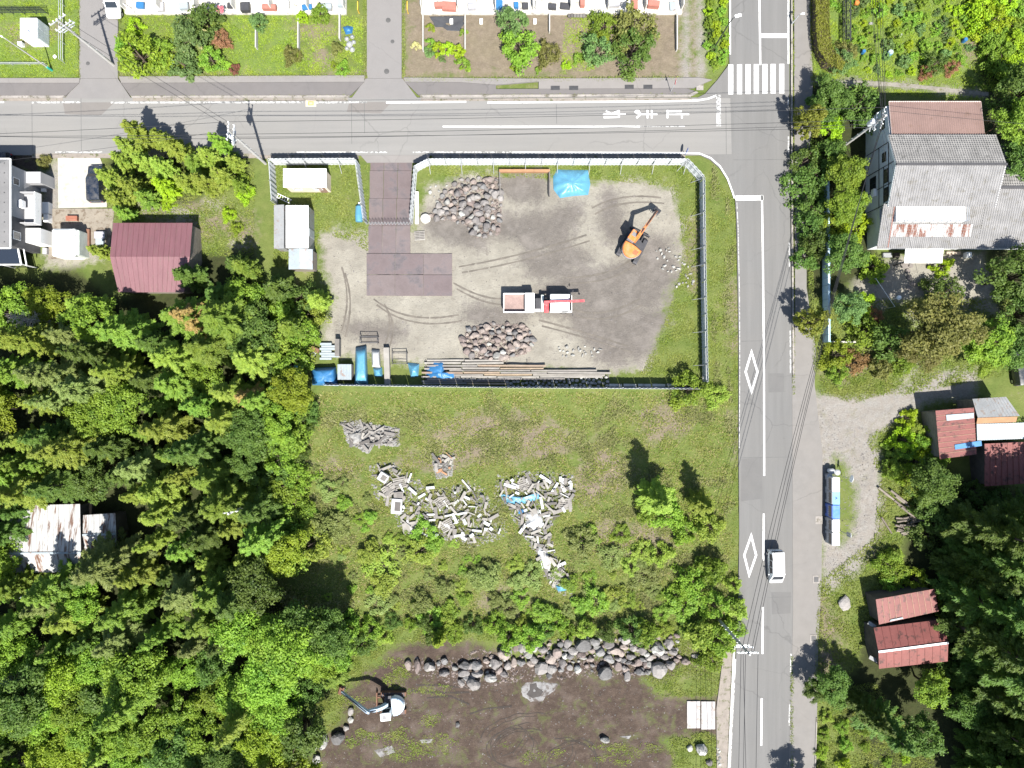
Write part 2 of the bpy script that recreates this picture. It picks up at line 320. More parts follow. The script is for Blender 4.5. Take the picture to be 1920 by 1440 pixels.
# ================================================================ roads, pavements, paint
def asphalt(name, col, var=0.1, track=None, wear=1.0):
    m, N, L, bs = nt(name); g = N.new('ShaderNodeNewGeometry'); pos = g.outputs['Position']
    mp = N.new('ShaderNodeMapping'); L.new(pos, mp.inputs[0]); mp.inputs['Scale'].default_value = (0.06, 1.3, 1) if track == 'x' else ((1.3, 0.06, 1) if track == 'y' else (1, 1, 1))
    band = ramp(N, L, noise(N, L, mp.outputs[0], 0.9, 4), 0.3, 0.7); big = ramp(N, L, noise(N, L, pos, 0.16, 5), 0.3, 0.7); gr = ramp(N, L, noise(N, L, pos, 18, 3), 0.25, 0.75)
    c = mixc(N, L, band, [x * (1 - var) for x in col], [x * (1 + var) for x in col]); c = mixc(N, L, math2(N, L, 'MULTIPLY', big, 0.6), c, [col[0] * 1.13, col[1] * 1.1, col[2] * 1.06])
    c = mixc(N, L, math2(N, L, 'MULTIPLY', gr, 0.35), c, [x * 0.72 for x in col])
    vo = N.new('ShaderNodeTexVoronoi'); vo.feature = 'DISTANCE_TO_EDGE'; vo.inputs['Scale'].default_value = 0.13
    wp = N.new('ShaderNodeVectorMath'); wp.operation = 'ADD'; nn = N.new('ShaderNodeTexNoise'); nn.inputs['Scale'].default_value = 0.8; nn.inputs['Detail'].default_value = 6; L.new(pos, nn.inputs['Vector'])
    L.new(pos, wp.inputs[0]); L.new(nn.outputs['Color'], wp.inputs[1]); L.new(wp.outputs[0], vo.inputs['Vector'])
    ck = math2(N, L, 'MULTIPLY', ramp(N, L, vo.outputs['Distance'], 0.010, 0.0), ramp(N, L, noise(N, L, pos, 0.11, 3), 0.44, 0.58))   # hairline cracks here and there
    c = mixc(N, L, math2(N, L, 'MULTIPLY', ck, 0.38), c, [x * 0.45 for x in col])
    st = ramp(N, L, noise(N, L, pos, 0.7, 7, 0.7), 0.66, 0.74); c = mixc(N, L, math2(N, L, 'MULTIPLY', st, 0.5), c, [x * 0.62 for x in col])
    L.new(c, bs.inputs['Base Color']); bs.inputs['Roughness'].default_value = 0.9; bs.inputs['Specular IOR Level'].default_value = 0.2
    bump(N, L, bs, gr, 0.25, 0.02); MATS[name] = m; return m
A_EW = asphalt('asphalt_east_west', (0.168, 0.164, 0.156), 0.09, 'x'); A_NS = asphalt('asphalt_north_south', (0.126, 0.124, 0.120), 0.13, 'y')
A_SIDE = asphalt('asphalt_side_road', (0.158, 0.151, 0.146), 0.05); A_PAVE = asphalt('asphalt_pavement', (0.118, 0.110, 0.107), 0.08)
A_PATCH = asphalt('asphalt_patch', (0.142, 0.132, 0.123), 0.05); A_PALE = asphalt('pale_pavement', (0.17, 0.16, 0.152), 0.08)
CONC = mat('kerb_concrete', (0.24, 0.22, 0.20), 0.9, 0.2, 0.8, 9, coord='World', stain=(0.12, 0.11, 0.08), stain_amt=0.35)
CONC_W = mat('bright_concrete', (0.50, 0.48, 0.43), 0.85, 0.12, 0.35, 8, coord='World', stain=(0.30, 0.28, 0.24), stain_amt=0.3)
PAINT = mat('road_paint', (0.60, 0.60, 0.58), 0.75, 0.08, 1.5, 12, coord='World', stain=(0.27, 0.268, 0.26), stain_amt=0.22, stain_scale=3.5)
PAINT_W = mat('worn_road_paint', (0.42, 0.415, 0.40), 0.75, 0.12, 1.5, 12, coord='World', stain=(0.17, 0.168, 0.16), stain_amt=0.62, stain_scale=3.0)
def px(poly): return [P2(*p) for p in poly]
road_ew = struct('road', MB().prism(px([(-3000, 183), (1376, 183), (1376, 291), (-3000, 291)]), -0.4, 0.016), A_EW)
NSL = [(1366, -3000), (1367, 100), (1369, 170), (1372, 291), (1378, 366), (1381, 420), (1385, 640), (1385, 860), (1386, 1000), (1384, 1150), (1379, 1250), (1374, 1340), (1369, 1440), (1330, 4000)]
NSR = [(1480, -3000), (1480, 170), (1482, 450), (1484, 600), (1486, 900), (1487, 1150), (1484, 1300), (1479, 1440), (1440, 4000)]
def lerp_poly(pl, y):
    for a, b in zip(pl, pl[1:]):
        if a[1] <= y <= b[1]: return a[0] + (b[0] - a[0]) * (y - a[1]) / (b[1] - a[1])
road_ns = struct('road', MB().prism(px(NSL + NSR[::-1]), -0.4, 0.022), A_NS)
arc = [(1288, 290), (1312, 291), (1332, 300), (1350, 316), (1364, 338), (1373, 362), (1379, 372)]
MB().prism(px(arc + [(1384, 300), (1384, 289)]), -0.3, 0.019).build('corner_surface', A_NS, road_ew, world=True)
MB().prism(px([(1306, 184), (1322, 176), (1345, 150), (1357, 134), (1366, 122), (1370, 122), (1370, 184)]), -0.3, 0.019).build('corner_surface', A_NS, road_ew, world=True)
for x0, x1 in ((149, 221), (688, 753)):
    struct('side_road', MB().prism(px([(x0, -3000), (x1, -3000), (x1, 147), (x0, 147)]), -0.4, 0.02), A_SIDE)
for a, b, c_, d in ((122, 152, 221, 246), (659, 686, 755, 783)):
    struct('road_apron', MB().prism(px([(a, 184.5), (b, 147.5), (c_, 147.5), (d, 184.5)]), -0.35, 0.024), A_SIDE)
for pl in ([(655, 192), (735, 191), (714, 213), (650, 210)], [(118, 192), (215, 192), (190, 216), (122, 214)]):
    MB().sheet(px(pl), 0.0205).build('asphalt_patch', A_PATCH, road_ew, world=True)
SEAM = mat('sealed_seam', (0.10, 0.099, 0.096), 0.85, 0.15, 1, 10, coord='World')
for x, y0, y1, pr in ((60, 196, 284, 0), (152, 184, 290, 0), (659, 192, 270, 0), (683, 192, 250, 0), (1361, 200, 290, 0), (1043, 196, 232, 0), (400, 250, 284, 0)):
    MB().sheet(px([(x - .5, y0), (x + .5, y0), (x + 1.2, y1), (x + .3, y1)]), 0.0225).build('sealed_seam', SEAM, road_ew, world=True)
for y, x0, x1 in ((640, 1389, 1428), (858, 1388, 1484), (1120, 1440, 1485), (300, 1375, 1480)):
    MB().sheet(px([(x0, y - .5), (x1, y - 1.5), (x1, y - .6), (x0, y + .5)]), 0.0245).build('sealed_seam', SEAM, road_ns, world=True)
for pl in ([(1390, 860), (1428, 858), (1429, 935), (1389, 940)], [(1446, 1110), (1483, 1110), (1482, 1150), (1447, 1152)], [(1440, 700), (1470, 700), (1470, 735), (1441, 736)]):
    MB().sheet(px(pl), 0.0238).build('asphalt_patch', asphalt('worn_patch', (0.113, 0.111, 0.108), 0.06), road_ns, world=True)
def pavement(polys, label=None):
    for pl, strip in polys:
        o = struct('pavement', MB().prism(px(pl), -0.3, 0.10), A_PAVE)
        if strip: MB().prism(px(strip), -0.3, 0.108).build('edge_strip', A_PALE, o, world=True)
pavement([([(-3000, 156.5), (149, 156.5), (124, 179.5), (-3000, 179.5)], [(-3000, 147), (150.5, 147), (149, 156), (-3000, 156)]),
          ([(228, 156.5), (683, 154.5), (658, 178.5), (245, 180)], [(224, 144), (684, 142), (683, 154), (228, 156)]),
          ([(760, 154.5), (860, 155), (930, 160), (930, 177), (784, 178)], [(757, 146), (1010, 148), (1010, 153), (930, 159.5), (860, 154.5), (760, 154)]),
          ([(930, 167.5), (1286, 166), (1302, 171), (1290, 176.5), (930, 177)], [(1010, 148), (1310, 146), (1335, 150), (1300, 165.5), (1010, 167)])])
for pl in ([(-3000, 180), (122, 180), (118, 184.3), (-3000, 184.3)], [(246, 180.5), (656, 179.2), (652, 183.6), (249, 184.4)], [(786, 178.6), (1290, 177.2), (1304, 172), (1309, 174), (1294, 182), (789, 183.4)]):
    struct('kerb', MB().prism(px(pl), -0.3, 0.145), CONC)
for x0, x1 in ((-3000, 118), (249, 652), (789, 1298)):
    struct('gutter', MB().prism(px([(x0, 184.6), (x1, 184.2 if x1 > 1000 else 184.6), (x1, 189.5), (x0, 189.5)]), -0.3, 0.021), mat('gutter_concrete', (0.20, 0.175, 0.15), 0.9, 0.15, 1.2, 10, coord='World', stain=(0.10, 0.105, 0.05), stain_amt=0.35))
struct('road_apron', MB().prism(px([(676, 291.2), (806, 291.2), (800, 305), (688, 305)]), -0.35, 0.012), A_PALE)
struct('gutter', MB().prism(px([(480.5, 291.2), (672, 291.2), (672, 297), (480.5, 297)]), -0.3, -0.02), MATS['gutter_concrete']); struct('gutter', MB().prism(px([(810, 291.2), (1285, 291.2), (1285, 297), (810, 297)]), -0.3, -0.02), MATS['gutter_concrete'])
struct('gutter', MB().prism(px([(60, 288), (480, 288), (480, 296), (60, 296)]), -0.3, 0.021), MATS['gutter_concrete'])
# pavement along the east side of the north-south road
EPL = [(1489, -3000), (1489, 170), (1490, 450), (1491, 600), (1485, 720), (1485.5, 900), (1486.5, 1150), (1483.5, 1300), (1478.5, 1440), (1440, 4000)]
EPR = [(1520, -3000), (1520, 60), (1524, 150), (1520, 260), (1512, 420), (1512, 540), (1530, 660), (1527, 720), (1542, 850), (1540, 1090), (1534, 1200), (1530, 1440), (1490, 4000)]
struct('pavement', MB().prism(px(EPL + EPR[::-1]), -0.3, 0.05), asphalt('east_pavement_asphalt', (0.155, 0.147, 0.138), 0.10))
mb = MB()
KE = [(1483, -3000), (1484, 170), (1485, 450), (1486.5, 600), (1487, 700)]
for a, b in zip(KE, KE[1:]): mb.bar(P(a[0], a[1], 0.0), P(b[0], b[1], 0.0), 0.2, 0.26)
struct('kerb', mb, CONC)
mb = MB(); KW = [(1376, 1215), (1371, 1330), (1366, 1440), (1340, 2600)]
for a, b in zip(KW, KW[1:]): mb.bar(P(a[0], a[1], 0.0), P(b[0], b[1], 0.0), 0.28, 0.24)
struct('kerb', mb, mat('pale_kerb', (0.42, 0.40, 0.37), 0.85, 0.15, 1, 8, coord='World'))
struct('gutter', MB().prism(px([(1357, 1222), (1373, 1222), (1363, 1440), (1352, 1440), (1345, 1500), (1343, 1330)]), -0.3, 0.018), MATS['gutter_concrete'])
mb = MB(); KB = [(1530.5, 1345), (1527.5, 1440), (1490, 2600)]
for a, b in zip(KB, KB[1:]): mb.bar(P(a[0], a[1], 0.0), P(b[0], b[1], 0.0), 0.12, 0.3)
struct('kerb', mb, CONC)
ZM = 0.0265
def line(pts, wpx, name, m=PAINT, parent=road_ns, jag=0):
    """a painted stripe of width wpx pixels along the pixel polyline"""
    left, right = [], []
    for i, p in enumerate(pts):
        a = Vector(pts[max(i - 1, 0)]); b = Vector(pts[min(i + 1, len(pts) - 1)]); d = (b - a).normalized(); n = Vector((-d.y, d.x)) * wpx / 2
        left.append(P2(p[0] + n.x, p[1] + n.y)); right.append(P2(p[0] - n.x, p[1] - n.y))
    mb = MB(); k = len(pts)
    mb.add([(*p, ZM) for p in left + right], [(i, i + 1, k + i + 1, k + i) for i in range(k - 1)])
    bm_ = mb.build(name, m, parent, world=True); me_ = bm_.data
    if me_.polygons and me_.polygons[0].normal.z < 0: me_.flip_normals()
    return bm_
for x0, x1 in ((-60, 8), (60, 151), (208, 568), (591, 688), (724, 874), (914, 1120)): line([(x0, 192.5), (x1, 191.8 - (0.8 if x0 > 700 else 0))], 3.2, 'edge_line', PAINT if x0 > 700 else PAINT_W, road_ew)
line([(1120, 191), (1250, 190), (1308, 188.5), (1328, 185), (1344, 179)], 3.2, 'edge_line', PAINT, road_ew)
for x0, x1 in ((104, 192), (556, 726), (772, 960)): line([(x0, 285.5), (x1, 285.5)], 2.6, 'edge_line', PAINT_W, road_ew)
line([(960, 286)] + [(1200, 286.5), (1285, 287), (1312, 288), (1332, 296), (1350, 312), (1364, 335), (1374, 362), (1377, 372)], 2.8, 'edge_line', PAINT, road_ew)
line([(830, 237.5), (1200, 237.5)], 2.8, 'centre_line', PAINT, road_ew); line([(1200, 237.3), (1284, 237)], 1.8, 'centre_line', PAINT_W, road_ew)
line([(1347, 178), (1347.5, 237)], 8.5, 'stop_line', PAINT_W, road_ew)
for x in (1370, 1386.5, 1402.5, 1418, 1434, 1449.5, 1465.5): line([(x, 121 + (x - 1370) * -0.01), (x, 177 - (x - 1370) * 0.02)], 9.2, 'crosswalk_stripe')
line([(1423.5, -900), (1423.8, 0), (1425.5, 122)], 3.4, 'centre_line'); line([(1427, 67), (1478, 67)], 8.2, 'stop_line')
line([(1368.5, -900), (1368.8, 102)], 3.0, 'edge_line'); line([(1478, -900), (1478.3, 120)], 3.0, 'edge_line')
for y0, y1 in ((182, 196), (256, 286), (322, 360), (455, 500), (620, 700), (1225, 1260), (1320, 1360)): line([(lerp_poly(NSR, y0) - 2.5, y0), (lerp_poly(NSR, y1) - 2.5, y1)], 2.6, 'edge_line', PAINT_W)
line([(1379, 371.5), (1431, 371)], 9, 'stop_line'); line([(1428.5, 366), (1430.5, 500), (1432.3, 680), (1432.8, 892)], 3.3, 'centre_line')
for y0, y1, x in ((963, 1051, 1431.5), (1138, 1226, 1429.8), (1309, 1398, 1427.6), (1480, 1568, 1426)): line([(x + 0.4, y0), (x - 0.4, y1)], 3.4, 'centre_line')
line([(1381.5, 380), (1384, 430), (1386.5, 560), (1387, 700), (1386, 840)], 1.3, 'edge_line', PAINT_W)
line([(1379, 1235), (1373.5, 1340), (1368.5, 1440)], 2.6, 'edge_line', PAINT_W)
for cx, cy in ((1409, 697), (1406.5, 1041)):
    o_, i_ = [(0, -43), (13.2, 0), (0, 43), (-13.2, 0)], [(0, -31), (9.2, 0), (0, 31), (-9.2, 0)]
    vs = [(*P2(cx + a + (0.05 * b if cy > 1000 else 0) * -1, cy + b), ZM) for a, b in o_ + i_]
    MB().add(vs, [(k, 4 + k, 4 + (k + 1) % 4, (k + 1) % 4) for k in range(4)]).build('diamond_mark', PAINT, road_ns, world=True)
# stop lettering: three characters, their heads towards the junction
def stroke(mb, pts, wpx):
    for a, b in zip(pts, pts[1:]):
        d = (Vector(b) - Vector(a)); d.normalize(); n = Vector((-d.y, d.x)) * wpx / 2; e = d * wpx * 0.3
        q = [P2(a[0] + n.x - e.x, a[1] + n.y - e.y), P2(b[0] + n.x + e.x, b[1] + n.y + e.y), P2(b[0] - n.x + e.x, b[1] - n.y + e.y), P2(a[0] - n.x - e.x, a[1] - n.y - e.y)]
        mb.sheet(q, ZM + 0.0006 * (len(mb.f) + 1))
LETTERS = [  # pixel strokes, photograph coordinates
 [[(1251.5, 207.5), (1251.5, 221)], [(1253, 209), (1277, 209)], [(1250, 214.2), (1291, 214.2)], [(1278.5, 214), (1278.5, 221)]],
 [[(1222, 207.5), (1222, 221)], [(1214, 207.5), (1214, 221)], [(1231.5, 214.2), (1200, 214.2)], [(1204, 214.2), (1195, 213), (1191, 210), (1193, 207.8), (1197, 208), (1199.5, 212), (1199, 216.5), (1194, 220.8)]],
 [[(1172, 214.2), (1131.5, 214.2)], [(1160.5, 207.5), (1160.5, 219.5)], [(1160, 208), (1146, 214), (1137, 208.2)], [(1160, 219.5), (1140, 220.2), (1132.5, 220.2)]],
]
for ch in LETTERS:
    mb = MB()
    for s_ in ch: stroke(mb, s_, 3.1)
    mb.build('road_lettering', PAINT, road_ew, world=True)
# ================================================================ vegetation
BARK = mat('bark', (0.10, 0.075, 0.055), 0.95, 0.3, 2, 18, bmp=0.5)
DEADWOOD = mat('dead_wood', (0.27, 0.25, 0.22), 0.95, 0.2, 2, 18)
LEAF = {
 'fir': leafmat('fir_needles', (0.084, 0.169, 0.024), (0.208, 0.321, 0.044), (0.305, 0.403, 0.055)),
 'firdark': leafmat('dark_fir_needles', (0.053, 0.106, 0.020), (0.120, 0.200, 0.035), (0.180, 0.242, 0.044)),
 'larch': leafmat('larch_needles', (0.137, 0.225, 0.031), (0.289, 0.370, 0.053), (0.385, 0.451, 0.076)),
 'broad': leafmat('broad_leaves', (0.089, 0.177, 0.022), (0.208, 0.329, 0.039), (0.320, 0.434, 0.044)),
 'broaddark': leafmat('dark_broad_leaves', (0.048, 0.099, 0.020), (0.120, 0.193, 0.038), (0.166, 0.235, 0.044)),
 'bluegreen': leafmat('blue_green_leaves', (0.075, 0.143, 0.044), (0.166, 0.249, 0.075), (0.195, 0.285, 0.088)),
 'weed': leafmat('weed_leaves', (0.112, 0.164, 0.039), (0.235, 0.292, 0.078), (0.302, 0.339, 0.112)),
 'yellow': leafmat('yellow_green_leaves', (0.129, 0.193, 0.018), (0.252, 0.333, 0.029), (0.314, 0.386, 0.034)),
 'lime': leafmat('lime_leaves', (0.180, 0.285, 0.015), (0.330, 0.472, 0.022), (0.421, 0.543, 0.025)),
 'olive': leafmat('olive_leaves', (0.097, 0.106, 0.028), (0.211, 0.214, 0.057), (0.255, 0.242, 0.069)),
 'gold': leafmat('gold_olive_leaves', (0.134, 0.158, 0.025), (0.263, 0.287, 0.045), (0.314, 0.328, 0.056)),
 'red': leafmat('red_brown_leaves', (0.150, 0.071, 0.044), (0.330, 0.157, 0.094), (0.391, 0.200, 0.113)),
 'rust': leafmat('rusty_needles', (0.211, 0.143, 0.057), (0.376, 0.257, 0.101), (0.421, 0.285, 0.101)),
 'cream': leafmat('cream_flowers', (0.431, 0.421, 0.155), (0.616, 0.585, 0.289), (0.616, 0.585, 0.309)),
 'pink': leafmat('pink_flowers', (0.493, 0.140, 0.206), (0.678, 0.234, 0.309), (0.616, 0.234, 0.309)),
}
def unit(v): return v / (np.linalg.norm(v, axis=-1, keepdims=True) + 1e-9)
def leaves(c, d, nrm, ln, wd):
    """diamond-shaped leaves, (n*4, 3) array"""
    d = unit(d); s = unit(np.cross(d, nrm)); n2 = np.cross(s, d)
    ln = np.asarray(ln)[:, None]; wd = np.asarray(wd)[:, None]
    return np.stack([c - d * ln / 2, c + s * wd / 2 + n2 * wd * 0.12, c + d * ln / 2, c - s * wd / 2 + n2 * wd * 0.12], 1).reshape(-1, 3)
def conifer(seed, h, r, up=0.25, dens=1.0, spray=0.40, lw=0.13):
    g = np.random.default_rng(seed); out = []; tr = MB()
    tr.tube([(0, 0, 0), (0.05, 0, h * 0.4), (0, 0.03, h * 0.8), (0, 0, h)], [0.17, 0.12, 0.06, 0.015], 6)
    z = h * 0.12
    while z < h * 0.985:
        t = z / h; L0 = r * (1 - t) ** 0.75 * (0.55 + 0.45 * min(1, t * 3.2)) + 0.12
        for k in range(5 if t < 0.8 else 4):
            az = g.uniform(0, 6.283); L = L0 * g.uniform(0.62, 1.14); n = int(max(10, 34 * L * dens))
            u = g.uniform(0.12, 1, n) ** 0.8; bd = np.array([math.cos(az), math.sin(az), 0]); sd_ = np.array([-math.sin(az), math.cos(az), 0])
            el = up * (0.4 + 0.9 * t) + g.uniform(-.12, .12)
            lat = g.uniform(-1, 1, n) * (1.06 - u) * L * spray
            c = bd * (u * L)[:, None] + sd_ * lat[:, None]
            c[:, 2] = z + u * L * el - (u ** 2) * L * 0.28 - np.abs(lat) * 0.25 + g.normal(0, 0.05, n)
            d = bd * 0.9 + sd_ * (np.sign(lat) * 0.75)[:, None] + g.normal(0, .2, (n, 3)); d[:, 2] += el - 0.5 * u
            nr = np.tile([0, 0, 1.0], (n, 1)) + g.normal(0, 0.38, (n, 3))
            out.append(leaves(c, d, nr, g.uniform(0.19, 0.42, n), g.uniform(0.7, 1.3, n) * lw))
            if k % 2 == 0: tr.tube([(0, 0, z), tuple(bd * L * 0.6 + np.array([0, 0, z + L * 0.6 * el - .1 * L]))], [0.035, 0.012], 3)
        z += (0.30 + 0.15 * (1 - t)) * max(0.7, h / 11)
    return tr, np.concatenate(out)
def broadleaf(seed, h, r, zc, clumps=46, per=62, cl=0.34, leaf=0.24, flat=0.8, low=-0.35):
    g = np.random.default_rng(seed); out = []; tr = MB(); top = h * 0.75
    tr.tube([(0, 0, 0), (0.06 * r, 0, zc * 0.5), (0, 0.05 * r, top)], [0.05 * r + .03, 0.04 * r + .02, 0.015 * r + .01], 6)
    for k in range(clumps):
        a = g.uniform(0, 6.283); cz = g.uniform(low, 1.0); q = math.sqrt(max(0, 1 - cz * cz)); rad = g.uniform(0.55, 1.0) * (1 + 0.22 * math.sin(3 * a + seed) + 0.14 * math.sin(5 * a + 2 * seed))
        cc = np.array([math.cos(a) * q * r * rad, math.sin(a) * q * r * rad, zc + cz * (h - zc) * flat * g.uniform(0.75, 1.08)])
        cr = cl * r * g.uniform(0.6, 1.2); n = int(per * g.uniform(0.6, 1.3)); p = unit(g.normal(0, 1, (n, 3))) * (g.uniform(0, 1, (n, 1)) ** 0.45) * cr
        p[:, 2] *= 0.62; c = cc + p
        nr = unit(p) * 0.55 + np.array([0, 0, 0.75]) + g.normal(0, 0.42, (n, 3)); d = np.cross(nr, g.normal(0, 1, (n, 3)))
        s = g.uniform(0.65, 1.35, n) * leaf; out.append(leaves(c, d, nr, s * 1.25, s * 0.72))
        if k % 3 == 0: tr.tube([(0, 0, zc * 0.55), tuple(cc * np.array([.5, .5, 1]) * np.array([1, 1, .92])), tuple(cc)], [0.022 * r + .008, 0.014 * r + .005, 0.006 * r + .004], 4)
    return tr, np.concatenate(out)
PROTO = {}
def proto(key, tl, leafmat_, bark=BARK, crown='crown', trunk='trunk'):
    tr, lv = tl; t = MB(); t.v, t.f, t.m = tr.v, tr.f, tr.m
    me1 = bpy.data.meshes.new(key + '_trunk'); me1.from_pydata(t.v, [], t.f); me1.materials.append(bark); me1.polygons.foreach_set('use_smooth', [True] * len(me1.polygons))
    PROTO[key] = (me1, fastmesh(key + '_crown', lv, 4, leafmat_), trunk, crown, float(lv[:, 2].max()))
for i, (h, r) in enumerate(((12, 2.5), (11, 2.9), (12.5, 2.2), (10.5, 2.7), (9, 2.4))): proto(f'conifer{i}', conifer(100 + i, h, r, 0.2 + 0.1 * (i % 3), 2.7, .42, .075), LEAF['fir'])
for i, (h, r) in enumerate(((6, 1.7), (6.5, 1.5), (5, 1.8))): proto(f'young{i}', conifer(120 + i, h, r, 0.35, 1.5, 0.5, 0.11), LEAF['larch'])
for i, (h, r, zc) in enumerate(((9, 3.0, 6), (8, 2.6, 5), (10, 2.8, 7), (7, 2.7, 4.4))): proto(f'broad{i}', broadleaf(200 + i, h, r, zc, 76, 120, 0.27, 0.20), LEAF['broad'])
for i, (h, r, zc) in enumerate(((2.2, 1.4, 0.9), (1.8, 1.5, 0.7), (2.6, 1.3, 1.2), (1.5, 1.2, 0.6))): proto(f'shrub{i}', broadleaf(300 + i, h, r, zc, 42, 62, 0.32, 0.15, 0.95, -0.6), LEAF['broad'], crown='foliage', trunk='stem')
for i in range(2): proto(f'clipped{i}', broadleaf(340 + i, 3.4, 1.35, 2.0, 90, 80, 0.22, 0.13, 1.0, -0.9), LEAF['gold'], crown='foliage')
for i, (h, r, zc) in enumerate(((0.8, 0.55, 0.35), (0.6, 0.6, 0.25))): proto(f'plant{i}', broadleaf(360 + i, h, r, zc, 16, 26, 0.4, 0.15, 1.0, -0.4), LEAF['lime'], crown='leaves', trunk='stem')
def dead_tree(seed):
    g = random.Random(seed); tr = MB(); h = 8.5; tr.tube([(0, 0, 0), (.1, 0, h * .5), (0, .1, h)], [0.13, 0.08, 0.02], 6); br = MB()
    for k in range(70):
        z = g.uniform(.3, .98) * h; a = g.uniform(0, 6.28); L = (1 - z / h * .75) * g.uniform(1.2, 2.5); e = g.uniform(-.1, .45)
        p = [(0, 0, z), (math.cos(a) * L * .5, math.sin(a) * L * .5, z + L * .5 * e + .1), (math.cos(a + .15) * L, math.sin(a + .15) * L, z + L * e - .1)]
        br.tube(p, [0.03, 0.02, 0.008], 4)
        for q in range(3):
            u = g.uniform(.3, .9); b = (math.cos(a) * L * u, math.sin(a) * L * u, z + L * u * e); aa = a + g.choice((-.7, .7)); br.tube([b, (b[0] + math.cos(aa) * .6, b[1] + math.sin(aa) * .6, b[2] + .1)], [0.014, 0.006], 3)
    return tr, br
_n = {}
def plant(key, name, label, cat, px_, py_, zref, s=1.0, leaf=None, group=None, rz=None, sz=None, at_base=False, wide=1.0):
    """set a plant so that its crown at height zref is seen at the pixel (or its foot, with at_base)"""
    tm, cm, tn, cn, top = PROTO[key]; v = P(px_, py_, 0 if at_base else zref)
    x, y = v.x, v.y; o = thing(name, label, cat, (x, y, gheight(x, y) - 0.03), random.uniform(0, 6.28) if rz is None else rz, group)
    o.scale = (s * wide, s * wide * random.uniform(.9, 1.1), sz or s)
    a = link(tn, tm, o); b = link(cn, cm, o)
    if leaf:
        b.material_slots[0].link = 'OBJECT'; b.material_slots[0].material = LEAF[leaf]
    return o
def scatter_px(poly, mind, seed, exclude=(), tries=6000):
    g = random.Random(seed); xs = [p[0] for p in poly]; ys = [p[1] for p in poly]; out = []
    for _ in range(tries):
        p = (g.uniform(min(xs), max(xs)), g.uniform(min(ys), max(ys)))
        if not bool(inpoly(np.array([p[0]]), np.array([p[1]]), poly)[0]): continue
        if any(bool(inpoly(np.array([p[0]]), np.array([p[1]]), e)[0]) for e in exclude): continue
        if all((p[0] - q[0]) ** 2 + (p[1] - q[1]) ** 2 > mind * mind for q in out): out.append(p)
    return out
# ---- the wood on the left
WOODV = [(-130, 545), (40, 560), (130, 530), (220, 600), (270, 590), (330, 580), (390, 520), (455, 540), (462, 700), (466, 900), (470, 1160), (560, 1190), (640, 1200), (640, 1240), (600, 1320), (570, 1380), (560, 1500), (-130, 1560)]
SHEDX = [[(-20, 928), (175, 928), (215, 955), (232, 975), (228, 1042), (150, 1080), (60, 1112), (-20, 1112)], [(-60, 1250), (45, 1250), (45, 1345), (-60, 1345)]]
WG = 'trees crowded together in the wood on the left'
TONE = {'weed': 'pale grey green', 'fir': 'mid green', 'larch': 'yellow green', 'firdark': 'dark green', 'broad': 'fresh green', 'broaddark': 'deep green', 'yellow': 'golden green'}
def wood_place(x, y):
    row = 'near the upper edge of' if y < 640 else ('in the upper part of' if y < 800 else ('above the rusting sheds in' if y < 940 else ('level with the rusting sheds in' if y < 1080 else ('below the rusting sheds in' if y < 1240 else 'near the bottom of'))))
    col = 'far left' if x < 110 else ('left middle' if x < 230 else ('right middle' if x < 350 else 'right side'))
    return f'{row} the wood, {col}'
for i, (x, y) in enumerate(scatter_px(WOODV, 47, 21, SHEDX, 9000)):
    g = random.Random(i * 13 + 5)
    con = g.random() < (0.9 if 620 < y < 1230 and x < 440 else (0.45 if y <= 620 else 0.25))
    if con:
        leaf = g.choice(['fir', 'fir', 'fir', 'larch', 'larch', 'larch', 'firdark', 'firdark', 'weed']); key = f'conifer{g.randrange(5)}'
        plant(key, 'conifer_tree', f'feathery {TONE[leaf]} conifer {wood_place(x, y)}', 'tree', x, y, 8.0, g.uniform(0.68, 1.12), leaf, WG, wide=g.uniform(.95, 1.3))
    else:
        leaf = g.choice(['broad', 'broad', 'broaddark', 'yellow' if (y > 1250 or x < 120) and g.random() < .5 else 'broad']); key = f'broad{g.randrange(4)}'
        plant(key, 'broadleaf_tree', f'round {TONE[leaf]} broadleaf tree {wood_place(x, y)}', 'tree', x, y, 6.5, g.uniform(0.72, 1.08), leaf, WG)
for x, y, s, l in ((335, 590, 0.95, 'rust brown tinged conifer behind the dark red shed'), (445, 745, 0.8, 'rust brown tinged conifer at the right edge of the wood')):
    plant('conifer3', 'conifer_tree', l, 'tree', x, y, 8, s, 'rust')
tr, br = dead_tree(3); v = P(62, 600, 5); o = thing('dead_tree', 'bare grey dead tree at the upper left of the wood', 'tree', (v.x, v.y, -0.2)); tr.build('trunk', DEADWOOD, o); br.build('branches', DEADWOOD, o)
# ---- bushes along the west edge of the big lot
LE = 'bushes overgrowing the left side of the white-fenced lot'
for i, (x, y) in enumerate(scatter_px([(482, 560), (560, 560), (600, 600), (560, 640), (545, 730), (600, 760), (560, 860), (560, 1000), (620, 1010), (560, 1040), (482, 1060)], 26, 5)):
    g = random.Random(i); plant(f'shrub{i % 4}', 'shrub', f'leafy shrub overgrowing the left side of the big lot, {"beside the sheeted stacks" if y < 740 else ("below the yard fence" if y < 900 else "near the lower left corner")}', 'shrub', x, y, 1.4, g.uniform(0.9, 1.7), g.choice(['broad', 'broaddark', 'broad', 'larch']), LE)
plant('young1', 'conifer_tree', 'feathery conifer leaning over the blue roofed corner shed', 'tree', 545, 615, 4.5, 1.25, 'fir'); plant('young0', 'conifer_tree', 'feathery conifer below the long grey container shed', 'tree', 590, 560, 4.0, 1.0, 'larch'); plant('young2', 'conifer_tree', 'spreading conifer between the container shed and the wood', 'tree', 512, 540, 5, 1.35, 'firdark')
